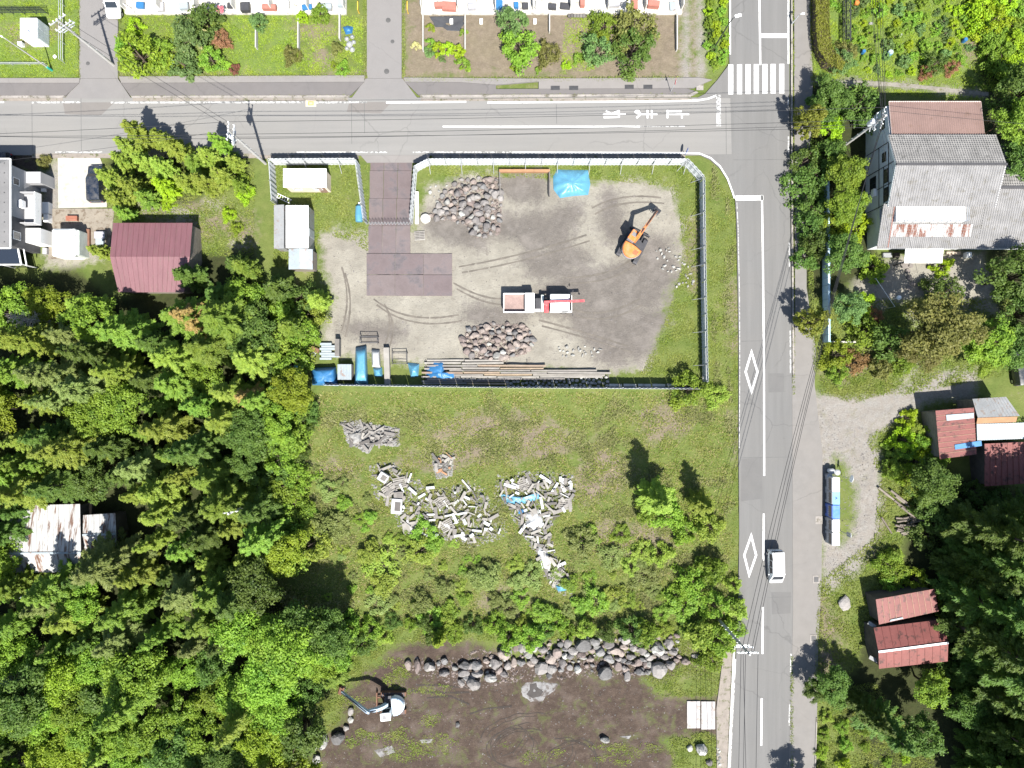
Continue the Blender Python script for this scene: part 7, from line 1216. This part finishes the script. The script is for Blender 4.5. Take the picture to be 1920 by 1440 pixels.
dump(D1, 45, 'weathered board in the scrap heap below the bottom fence', 'boards of the scrap heap below the fence', 101, (PALEW, GREYW, PALEW)); dump(D2, 150, 'weathered board in the middle rubbish heap', 'boards of the middle rubbish heap', 102, (PALEW, PALEW, GREYW, SHEETW)); dump(D3, 170, 'weathered board in the right hand rubbish heap', 'boards of the right hand rubbish heap', 103, (PALEW, SHEETW, GREYW, PALEW)); dump(D4, 18, 'weathered board in the small upper rubbish heap', 'boards of the small upper rubbish heap', 104, (PALEW, GREYW, ORANGE_W))
def grow(pl, k): c_ = (sum(p_[0] for p_ in pl) / len(pl), sum(p_[1] for p_ in pl) / len(pl)); return [(c_[0] + (x - c_[0]) * k, c_[1] + (y - c_[1]) * k) for x, y in pl]
gravel('rubble', 'broken bits strewn between the dumped boards', [grow(q, 1.12) for q in (D1, D2, D3, D4)], 4200, .04, .24, PAVM, 8); gravel('dark_rubble', 'dark broken bits in the rubbish heaps', [D1, D2, D3, D4], 2600, .05, .2, GREYW, 9); gravel('heap_fines', 'small stones and soil filling the stone heaps', [[(804, 404), (826, 368), (858, 335), (935, 331), (941, 386), (936, 440), (893, 446), (872, 420), (840, 412), (815, 410)], [(862, 640), (880, 613), (920, 606), (990, 609), (1003, 640), (986, 664), (940, 676), (880, 674)], [(760, 1235), (850, 1232), (960, 1200), (1270, 1195), (1290, 1240), (1200, 1268), (1000, 1275), (880, 1295), (770, 1262)]], 2600, .05, .26, ROCKM[1], 10)
for i, (x, y, rz_) in enumerate(((838, 985, .5), (828, 940, .6), (730, 918, .6), (1060, 945, .1), (985, 908, .3), (750, 905, .2), (1045, 1075, .8))): pallet(['pale slatted pallet at the lower edge of the middle rubbish heap', 'slatted pallet in the middle rubbish heap', 'slatted pallet at the left tip of the rubbish', 'slatted pallet at the right edge of the right heap', 'slatted pallet on top of the right heap', 'small slatted crate frame near the white boxes', 'slatted pallet at the lower end of the right heap'][i], x, y, rz_, PALEW, 1.5, 1.3, .02)
for x, y, w_, l_, h_, a_, m_, l in ((720, 894, 1.1, 1.0, .8, R(-32), SHEETW, 'white metal box tipped over at the left of the rubbish'), (745, 948, 1.2, 1.7, .7, R(-4), SHEETW, 'white appliance cabinet lying in the rubbish'), (748, 928, 1.1, .8, .5, R(5), PALEW, 'pale box behind the white appliance cabinet'), (770, 990, 1.8, 1.4, .25, R(10), PALEW, 'flat pale panel at the lower left of the rubbish'), (800, 995, 1.0, 1.2, .2, R(0), PALEW, 'small flat pale panel beside the larger one')):
    p = P(x, y); o = thing('dumped_box', l, 'box', (p.x, p.y, -.1), a_); MB().box((0, 0, h_ / 2), (w_, l_, h_)).build('body', m_, o, bevel=.03); MB().box((w_ * .1, 0, h_ + .012), (w_ * .55, l_ * .6, .024)).build('lid_panel', GREYW if h_ > .4 else m_, o)
tarp('plastic_sheet', 'torn light blue sheet across the right hand rubbish heap', [(936, 925), (960, 928), (985, 932), (1012, 922), (1016, 933), (990, 944), (965, 948), (945, 945)], .4, SHEETC, 21, .16); tarp('plastic_sheet', 'pale sheet trailing down the right hand rubbish heap', [(1005, 1020), (1016, 1025), (1035, 1050), (1030, 1075), (1018, 1065), (1008, 1045)], .35, SHEETW, 22, .16); tarp('plastic_sheet', 'small blue sheet at the foot of the right heap', [(1040, 1098), (1066, 1095), (1062, 1108), (1046, 1110)], .3, SHEETC, 23, .12); tarp('plastic_sheet', 'blue rag below the torn light blue sheet', [(970, 955), (982, 953), (985, 962), (972, 964)], .25, SHEETB, 24, .1); tarp('plastic_sheet', 'crumpled pale sheet on the scrap heap', [(652, 812), (676, 806), (680, 830), (660, 832)], .5, PAVM, 25, .2); tarp('plastic_sheet', 'white crumpled sheet in the heart of the right heap', [(985, 960), (1010, 955), (1022, 985), (1000, 1000), (985, 985)], .5, SHEETW, 26, .2)
# ================================================================ small things round the edges
def block(name, label, cat, x, y, d, m, rz=0.0, z=0.0, bev=.02, group=None):
    p = P(x, y, z + d[2]); return tag(MB().box((p.x, p.y, z - .12 + d[2] / 2), d, rz).build(name, m, bevel=bev), label, cat, group)
# soil lot: pale plates, ash ring, tyre tracks
for x0, x1, y0, y1, l in ((1288.5, 1313, 1315, 1366, 'left of two pale concrete plates at the soil lot entrance'), (1315, 1341, 1315.5, 1368, 'right of two pale concrete plates at the soil lot entrance')):
    a_, b_ = P(x0, y1), P(x1, y0); tag(MB().prism([(a_.x, a_.y), (b_.x, a_.y + .03), (b_.x, b_.y), (a_.x, b_.y)], -.25, -.01).build('concrete_plate', mat('entrance_plate', (.33, .31, .295), .85, .12, .6, 8, coord='World', stain=(.27, .23, .2), stain_amt=.35)), l, 'plate')
def ground_patch(name, label, poly, m, dz, cat='patch', kind=None):
    pts = [Vector(p_) for p_ in poly]; c_ = sum(pts, Vector((0, 0))) / len(pts); out = []
    for i in range(len(pts)):
        a_, b_ = pts[i], pts[(i + 1) % len(pts)]; k = max(1, int((b_ - a_).length / 3)); out += [a_.lerp(b_, j / k) for j in range(k)]
    rg = []
    for r_ in range(7):
        k = 1 - r_ / 7 * .98; rg.append([])
        for q in out:
            t = c_ + (q - c_) * k; t = t + Vector((mnoise.noise((t.x * .4, t.y * .4, 7)), mnoise.noise((t.x * .4, t.y * .4, 9)))) * (2.2 if r_ == 0 else .3); x, y = P2(t.x, t.y); rg[-1].append((x, y, gheight(x, y) + (dz if r_ else -.03)))
    mb = MB().loft(rg, cap=False); o = mb.build(name, m, origin=(0, 0, 0)); me_ = o.data
    if sum(p_.normal.z for p_ in me_.polygons) < 0: me_.flip_normals()
    return tag(o, label, cat, kind=kind)
ASH = mat('ash', (.20, .195, .19), .95, .25, .8, 6, coord='World', stain=(.09, .075, .065), stain_amt=.55, stain_scale=1.2); DARKM = mat('wet_soil', (.035, .03, .027), .7, .2, 1, 8, coord='World')
ground_patch('ash_patch', 'pale ash spread round the dark puddle on the soil lot', [(974, 1290), (985, 1280), (1005, 1277), (1030, 1280), (1052, 1282), (1042, 1296), (1024, 1308), (1018, 1318), (995, 1318), (978, 1308)], ASH, .03, kind='structure'); ground_patch('puddle', 'dark damp patch inside the ash on the soil lot', [(992, 1282), (1006, 1279), (1008, 1288), (1021, 1298), (1014, 1308), (998, 1312), (985, 1304), (992, 1294)], DARKM, .045, kind='structure')
for i, pl in enumerate(([(700, 1408), (735, 1398), (742, 1412), (712, 1422)], [(785, 1388), (812, 1386), (810, 1394), (790, 1395)], [(1160, 1382), (1185, 1380), (1180, 1387)])): ground_patch('ash_patch', 'small grey ash patch at the lower edge of the soil lot', pl, ASH, .03, kind='structure')
TRK = mat('tyre_mark', (.036, .029, .024), .9, .2, 1, 10, coord='World')
def track(pts, w_=.22, m=None):
    mb = MB(); L_, R_ = [], []
    for i, q in enumerate(pts):
        a_ = Vector(pts[max(0, i - 1)]); b_ = Vector(pts[min(len(pts) - 1, i + 1)]); d_ = (b_ - a_).normalized(); n_ = Vector((-d_.y, d_.x)) * (w_ / K / 2) * (.5 + .7 * abs(mnoise.noise((q[0] * .1, q[1] * .1, 1))))
        for lst, s in ((L_, 1), (R_, -1)): x, y = P2(q[0] + n_.x * s, q[1] + n_.y * s); lst.append((x, y, gheight(x, y) + .012))
    k = len(pts); mb.add(L_ + R_, [(i, i + 1, k + i + 1, k + i) for i in range(k - 1)]); o = mb.build('tyre_mark', m or TRK, origin=(0, 0, 0))
    if o.data.polygons[0].normal.z < 0: o.data.flip_normals()
    return tag(o, kind='structure')
def arc_px(cx, cy, rx, ry, a0, a1, n=34): return [(cx + rx * math.cos(R(a0 + (a1 - a0) * i / n)), cy + ry * math.sin(R(a0 + (a1 - a0) * i / n))) for i in range(n + 1)]
for c_ in ((1000, 1396, 100, 58, 190, 285), (1004, 1402, 84, 46, 150, 262), (992, 1404, 80, 40, 95, 250), (1016, 1410, 58, 32, -20, 100), (985, 1399, 60, 32, 190, 300), (1060, 1440, 60, 55, 250, 380), (1085, 1450, 70, 60, 200, 275), (930, 1350, 60, 70, 20, 80), (880, 1400, 120, 60, -40, 10)):
    q = arc_px(*c_); q = [(x + 3 * mnoise.noise((x * .05, y * .05, c_[0])), y + 3 * mnoise.noise((x * .05, y * .05, c_[1] + 9))) for x, y in q]; track(q, .16); track([(x + (8 if c_[2] > 70 else 6), y + 5) for x, y in q[3:-6]], .12)
RUT = mat('yard_rut', (.115, .102, .086), .95, .2, 1, 8, coord='World')
def curve_px(a, b, c, n=26): return [tuple(Vector(a) * (1 - t) ** 2 + Vector(b) * 2 * t * (1 - t) + Vector(c) * t * t) for t in [i / n for i in range(n + 1)]]
for a, b, c in (((700, 560), (760, 610), (860, 590)), ((850, 530), (900, 560), (940, 560)), ((860, 500), (980, 480), (1100, 440)), ((1075, 580), (1130, 600), (1200, 560)), ((1190, 480), (1150, 520), (1060, 520)), ((640, 500), (660, 560), (640, 620)), ((1110, 390), (1160, 360), (1240, 370)), ((720, 570), (740, 600), (720, 650)), ((1010, 600), (1090, 620), (1180, 650))):
    q = curve_px(a, b, c); track(q, .3, RUT); track([(x + 6, y + 11) for x, y in q], .28, RUT)
ptx = [(1519, 149.5), (1550, 151), (1580, 153.5), (1620, 154.5), (1660, 156.5), (1710, 160), (1760, 166), (1810, 171), (1855, 176)]
mb = MB(); L_, R_ = [], []
for i in range(65):
    t = i / 64 * (len(ptx) - 1); k = min(int(t), len(ptx) - 2); q = Vector(ptx[k]).lerp(Vector(ptx[k + 1]), t - k); w_ = 3.6 + 1.6 * mnoise.noise((i * .35, 2, 0))
    for lst, sg in ((L_, -1), (R_, 1)): x, y = P2(q.x, q.y + sg * w_); lst.append((x, y, gheight(x, y) + .035))
mb.add(R_ + L_, [(i, i + 1, 65 + i + 1, 65 + i) for i in range(64)]); fp = struct('footpath', mb, mat('footpath_earth', (.19, .175, .15), .95, .2, .8, 7, coord='World', stain=(.12, .12, .06), stain_amt=.3), origin=(0, 0, 0))
if fp.data.polygons[0].normal.z < 0: fp.data.flip_normals()
for pts in ([(770, 1296), (820, 1300), (880, 1299)], [(780, 1285), (830, 1286), (900, 1294)], [(800, 1310), (845, 1306), (880, 1322)], [(1090, 1385), (1110, 1395), (1119, 1420), (1120, 1445)], [(880, 1340), (910, 1330), (960, 1325)]): track([tuple(Vector(pts[min(int(t), len(pts) - 2)]).lerp(Vector(pts[min(int(t), len(pts) - 2) + 1]), t - min(int(t), len(pts) - 2))) for t in [k * (len(pts) - 1) / 20 for k in range(21)]], .3)
# logs
LOG = mat('log_bark', (.17, .145, .12), .9, .2, 2, 10, rnd=.2)
r1 = random.Random(2)
for i in range(22):
    x, y = (r1.uniform(1660, 1700), r1.uniform(925, 960)) if i < 6 else (r1.uniform(1690, 1722), r1.uniform(968, 1000)); a_ = R(-38 if i < 6 else r1.uniform(-20, 12)); L_ = r1.uniform(1.6, 3.4) if i < 6 else r1.uniform(1.2, 2.6); p = P(x, y); d_ = Vector((math.cos(a_), math.sin(a_), r1.uniform(-.05, .05))) * L_ / 2; c_ = Vector((p.x, p.y, .02 + r1.uniform(0, .3)))
    o = thing('log', 'bleached log in the woodpile below the maroon shed', 'log', (c_.x, c_.y, c_.z - .12), 0, 'logs of the woodpile'); MB().tube([c_ - d_, c_ + d_], [.13, .11], 9).build('bark', LOG, o, world=True); MB().tube([c_ + d_ * .99, c_ + d_ * 1.004], .105, 9).build('cut_end', TANW, o, world=True)
for i, (x0, y0, x1, y1) in enumerate(((1653, 970, 1672, 1000), (1658, 925, 1668, 932))): o = tag(MB().tube([P(x0, y0, .1), P(x1, y1, .1)], [.1, .08], 8).build('branch', LOG), ['long', 'short'][i] + ' pale branch lying beside the woodpile', 'branch')
# pale parking pad left
PAD = mat('parking_concrete', (.34, .325, .285), .85, .08, .25, 6, coord='World', stain=(.34, .31, .26), stain_amt=.35); struct('parking_pad', MB().prism(px([(108, 296), (187, 295), (200, 330), (200, 388), (109, 390)]), -.3, -.02), PAD)
struct('yard_slab', MB().prism(px([(88, 391), (214, 391), (211, 418), (204, 468), (150, 482), (90, 486)]), -.32, -.045), mat('yard_concrete', (.20, .175, .14), .9, .15, .5, 7, coord='World', stain=(.14, .11, .08), stain_amt=.4))
o = thing('garden_bench', 'red brown wooden bench above the white tent', 'bench', (P(138, 411).x, P(138, 411).y, -.05)); BRW = mat('red_brown_wood', (.28, .11, .07), .7, .15)
for k in range(4): MB().box((0, -.22 + k * .15, .45), (1.3, .12, .05)).build('slat', BRW, o)
for x in (-.55, .55): MB().box((x, 0, .21), (.08, .5, .42)).build('leg', BRW, o)
for x, y, d_, m_, nm, l, ct in ((82, 389, (.9, 1.3, .75), WHITE, 'storage_box', 'white storage box against the grey house wall', 'box'), (84, 408, (.5, .9, .9), WHITE, 'storage_box', 'white upright box beside the larger white box', 'box'), (80, 446, (.3, .35, .5), SREDM, 'fuel_can', 'small red can beside the grey house', 'can'), (79, 355, (.5, .4, .3), WHITE, 'planter_box', 'white planter beside the upper porch of the grey house', 'box'), (82, 470, (.5, .7, .5), GREYP, 'scooter_cover', 'dark covered thing beside the lower porch', 'box'), (185, 440, (1.2, .8, .6), GREYP, 'tool_box', 'grey tool box between the tent and the dark red shed', 'box'), (185, 452, (.9, .7, .5), PALE_SHEET, 'water_tub', 'pale tub between the tent and the dark red shed', 'tub'), (163, 445, (.4, 2.0, .4), RUSTT, 'scrap_stack', 'brown scrap stack right of the white tent', 'stack')):
    block(nm, l, ct, x, y, d_, m_, 0)
# top left lawn: rails and mesh fence
def rail_fence(label, pts, h_, step=1.6, rails=2, m=ARM, name='pipe_fence'):
    w_ = [P(*q) for q in pts]; c_ = sum(w_, Vector()) / len(w_); o = thing(name, label, 'fence', (c_.x, c_.y, -.2))
    for a_, b_ in zip(w_, w_[1:]):
        n_ = max(1, round((b_ - a_).length / step))
        for i in range(n_ + 1): p = a_.lerp(b_, i / n_); MB().bar(p + Vector((0, 0, -.2)), p + Vector((0, 0, h_)), .05).build('post', m, o, world=True)
        for k in range(rails): z = h_ * (k + 1) / rails - .03; MB().bar(a_ + Vector((0, 0, z)), b_ + Vector((0, 0, z)), .045).build('rail', m, o, world=True)
rail_fence('grey pipe fence beside the left side road', [(121, -60), (121, 118)], 1.1, 2.0, 3); rail_fence('low grey pipe fence along the front of the top left lawn', [(-40, 122), (88, 122)], .7, 2.2, 2); rail_fence('dark mesh fence behind the white cabinet', [(-40, 26), (90, 26)], 1.5, 1.4, 5, DARKPOLE)
block('white_dome', 'round white cap on the top left lawn', 'cap', 100, 104, (.4, .4, .3), WHITE, 0, 0, .12); block('garden_sink', 'small white water stand on the top left lawn', 'stand', 35, 80, (.5, .4, .6), WHITE)
# garden partitions along the top
LOWW = mat('low_block_wall', (.36, .35, .32), .9, .12, .8, 8)
for x, y0, y1, l in ((482, 55, 92, 'left'), (561, 32, 95, 'second'), (638, 28, 76, 'third'), (794, 28, 97, 'fourth'), (872.5, 28, 96, 'fifth'), (1030, 30, 62, 'sixth'), (1112, 28, 54, 'seventh'), (1268, 32, 96, 'right most')):
    a_, b_ = P(x, y0), P(x, y1); tag(MB().bar(a_ + Vector((0, 0, .15)), b_ + Vector((0, 0, .15)), .13, .75).build('garden_wall', LOWW), f'low grey partition wall between the top gardens, {l} of the eight', 'wall', 'partition walls of the top gardens')
rail_fence('slanting white rail at the corner of the left terrace', [(228, 6), (256, 28)], .9, 1.2, 2, WHITE)
ground_patch('mulch_sheet', 'black mulch sheet laid in the brown garden', [(802, 28), (871, 28), (871, 44), (862, 58), (838, 57), (830, 50), (815, 50)], mat('mulch_black', (.045, .047, .052), .7, .15, 1, 8, coord='World'), .05, 'sheet')
for x, l in ((846, 'on the black mulch sheet'), (902, 'in the second brown garden'), (1003, 'in the narrow brown garden')): block('meter_box', f'small white box {l}', 'box', x, 38, (.35, .55, .3), WHITE)
o = thing('wooden_deck', 'grey wooden step deck at the edge of the terrace', 'deck', (P(1081, 28).x, P(1081, 28).y, -.1))
for k in range(6): MB().box((-.85 + k * .34, 0, .3), (.3, .75, .08)).build('plank', GREYW, o)
for x in (-.8, .8): MB().box((x, 0, .11), (.1, .7, .28)).build('bearer', GREYW, o)
tarp('tarpaulin', 'blue sheet bundle in the left garden by the side road', [(642, 50), (652, 47), (662, 50), (660, 62), (648, 64)], .5, SHEETB, 31, .14, base=-.1)
for i, (x, y, s) in enumerate(((650, 72, 9), (660, 68, 8), (655, 82, 12), (660, 92, 10), (650, 90, 8), (663, 78, 8))): tarp('white_bag', 'stuffed white bag in the heap by the side road', [(x + math.cos(a_) * s * .55, y + math.sin(a_) * s * .55) for a_ in [k * .785 for k in range(8)]], .55, SHEETW, 40 + i, .1, 'bag', base=-.1)['group'] = 'white bags heaped by the side road'
# things on the terraces
TM = [SHEETW, mat('rust_red_deck', (.32, .13, .1), .8, .15), GREYP, SHEETB, TANW, mat('pink_cloth', (.6, .33, .35), .8, .1), STEEL, PALE_SHEET]
r2 = random.Random(8); names = [('storage_crate', 'crate'), ('plant_stand', 'stand'), ('storage_chest', 'chest'), ('laundry_basket', 'basket')]
adj = ['white', 'rust red', 'grey', 'blue', 'tan', 'pink', 'dark', 'pale blue']
tx = [(262, 9), (300, 12), (345, 12), (430, 9), (460, 14), (505, 14), (535, 8), (575, 12), (612, 14), (640, 8), (826, 10), (842, 12), (885, 13), (935, 8), (968, 9), (985, 10), (1010, 9), (1036, 12), (1060, 10), (1092, 6), (1150, 7), (1190, 8), (1225, 9), (1262, 10)]
for i, (x, y) in enumerate(tx):
    ci = (1 if 820 < x < 850 else 3 if 960 < x < 975 else r2.randrange(8)); nm, ct = names[i % 4]; d_ = (r2.uniform(.5, 1.6), r2.uniform(.5, 1.0), r2.uniform(.3, .8)); p = P(x, y, .6)
    tag(MB().box((p.x, p.y, .24 + d_[2] / 2), d_, r2.uniform(-.1, .1)).build(nm, TM[ci], bevel=.04), f'{adj[ci]} {ct} on the {"left" if x < 700 else "middle"} terrace, number {["one","two","three","four","five","six","seven","eight","nine","ten","eleven","twelve","thirteen","fourteen"][i if x < 700 else i - 10]} from its left end', ct)
# blue fence and garden bits at the tiled house
BLW = mat('pale_blue_wall', (.38, .50, .56), .7, .1, .8, 8); bf = thing('garden_fence', 'pale blue board fence along the pavement of the tiled house', 'fence', (P(1547, 480).x, P(1547, 480).y, -.2)); a_, b_ = P(1543, 326), P(1545, 642); n_ = 24
for i in range(n_): p, q = a_.lerp(b_, (i + .02) / n_), a_.lerp(b_, (i + .98) / n_); MB().bar(p + Vector((0, 0, .65)), q + Vector((0, 0, .65)), .22, 1.5).build('board', BLW, bf, world=True)
for i in range(n_ + 1): p = a_.lerp(b_, i / n_); MB().bar(p + Vector((.16, 0, -.2)), p + Vector((.16, 0, 1.35)), .08).build('post', TEAL, bf, world=True)
block('low_wall', 'low grey wall at the lower end of the blue fence', 'wall', 1578, 641, (3.4, .2, .5), LOWW)
o = thing('garden_lamp', 'white globe lamp on a thin post in the dark garden', 'lamp', (P(1672, 561).x, P(1672, 561).y, -.2)); MB().tube([(0, 0, 0), (0, 0, 1.5)], .03, 8).build('post', ARM, o); MB().loft([[(math.cos(k * .523) * .27 * math.sin(t), math.sin(k * .523) * .27 * math.sin(t), 1.72 - .27 * math.cos(t)) for k in range(12)] for t in [.05 + i * .38 for i in range(9)]]).build('globe', WHITE, o, smooth=True)
a_, b_ = P(1642, 522, 1.4), P(1678, 575, 1.4); o = thing('laundry_pole', 'thin pale laundry pole across the garden', 'pole', (a_.x, a_.y, -.2)); MB().tube([a_, b_], .025, 6).build('bar', WHITE, o, world=True); [MB().tube([(q.x, q.y, -.2), (q.x, q.y, 1.42)], .025, 6).build('stand', ARM, o, world=True) for q in (a_, b_)]
# top right garden bits
for x, y, m_, l, r_ in ((1621, 95, SHEETB, 'small blue drum in the vegetable plot', .2), (1671, 97, SHEETC, 'pale blue drum in the vegetable plot', .3), (1812, 73, SHEETB, 'blue bucket at the right of the vegetable plot', .22), (1608, 4, ORANGE, 'orange tub at the top of the vegetable plot', .25)):
    p = P(x, y, .5); o = thing('plastic_drum', l, 'drum', (p.x, p.y, -.15)); MB().tube([(0, 0, 0), (0, 0, .25), (0, 0, .6)], [r_, r_ * 1.1, r_], 14).build('drum', m_, o); MB().tube([(0, 0, .6), (0, 0, .64)], r_ * .9, 14).build('lid', PALE_SHEET if m_ is SHEETC else m_, o)
o = thing('net_tunnel', 'black net covered bean row in the vegetable plot', 'net', (P(1583, 45).x, P(1583, 45).y, -.15)); NET = mat('black_net', (.03, .033, .03), .8, .15)
for k in range(7): y = P(0, 8 + k * 12).y; x = P(1583, 0).x; MB().tube([(x - .45, y, -.15), (x - .4, y, .9), (x, y, 1.15), (x + .4, y, .9), (x + .45, y, -.15)], .03, 5).build('hoop', NET, o, world=True)
for k in range(9):
    a_ = math.pi * k / 8; x = P(1583, 0).x + .45 * math.cos(a_); z = .5 + .62 * math.sin(a_); MB().bar((x, P(0, 6).y, z), (x, P(0, 82).y, z), .07, .02).build('net_strip', NET, o, world=True)
for i, (x, y) in enumerate(((1635, 42), (1690, 64))): block('garden_sack', ['pale sack left in the vegetable plot', 'grey sack in the vegetable plot', 'small pale sack in the upper vegetable plot', 'white sack at the right of the vegetable plot'][i], 'sack', x, y, (.5, .28, .2), [PAVM, GREYP, PAVM, WHITE][i], i * .5, 0, .08)
o = thing('trellis', 'rusty tube frame beside the brown sheet roof', 'trellis', (P(1852, 235).x, P(1852, 235).y, -.2)); 
for a_, b_ in (((1842, 230, 2.5), (1862, 225, 2.5)), ((1862, 225, 2.5), (1864, 240, 2.5)), ((1864, 240, 2.5), (1848, 250, 2.5)), ((1862, 225, 2.5), (1860, 226, -.2)), ((1864, 240, 2.5), (1861, 241, -.2)), ((1848, 250, 2.5), (1845, 250, -.2)), ((1842, 230, 2.5), (1840, 231, -.2))): MB().bar(P(*a_), P(a_[0] if b_[2] < 0 else b_[0], a_[1] if b_[2] < 0 else b_[1], b_[2]) if b_[2] > 0 else Vector((P(*a_).x, P(*a_).y, -.2)), .05).build('tube', RUSTT, o, world=True)
# fence and foam along the soil lot kerb
for i in range(6): rock(1347 + (i % 2) * 3, 1405 + i * 6, 7, 6, 'white lump beside the kerb at the bottom', 'white lumps beside the kerb', ROCKM[3], i + 200, 0, 'stone')
# weeds in the gutters and at kerbs
def strip(x0, y0, x1, y1, w_): d_ = Vector((x1 - x0, y1 - y0)).normalized(); n_ = Vector((-d_.y, d_.x)) * w_ / 2; return [(x0 + n_.x, y0 + n_.y), (x1 + n_.x, y1 + n_.y), (x1 - n_.x, y1 - n_.y), (x0 - n_.x, y0 - n_.y)]
blades('kerb_weeds', [strip(250, 182, 650, 181, 4), strip(790, 180, 1300, 179, 5), strip(1486, 0, 1487, 560, 5), strip(1487, 560, 1488, 740, 4), strip(1485, 1230, 1484, 1440, 5), strip(225, 145, 690, 143, 8), strip(760, 150, 1280, 148, 8), strip(1375, 1215, 1366, 1440, 4), strip(1521, 0, 1524, 160, 8), strip(1514, 400, 1530, 700, 10), strip(1540, 1090, 1531, 1300, 12), strip(684, 0, 684, 146, 6), strip(757, 0, 757, 146, 6), strip(148, 0, 148, 146, 5), strip(224, 0, 224, 146, 5)], 16000, .16, .07, .14, GR, 12, (), 'weeds', 'weeds growing along the kerbs and gutters', .2)
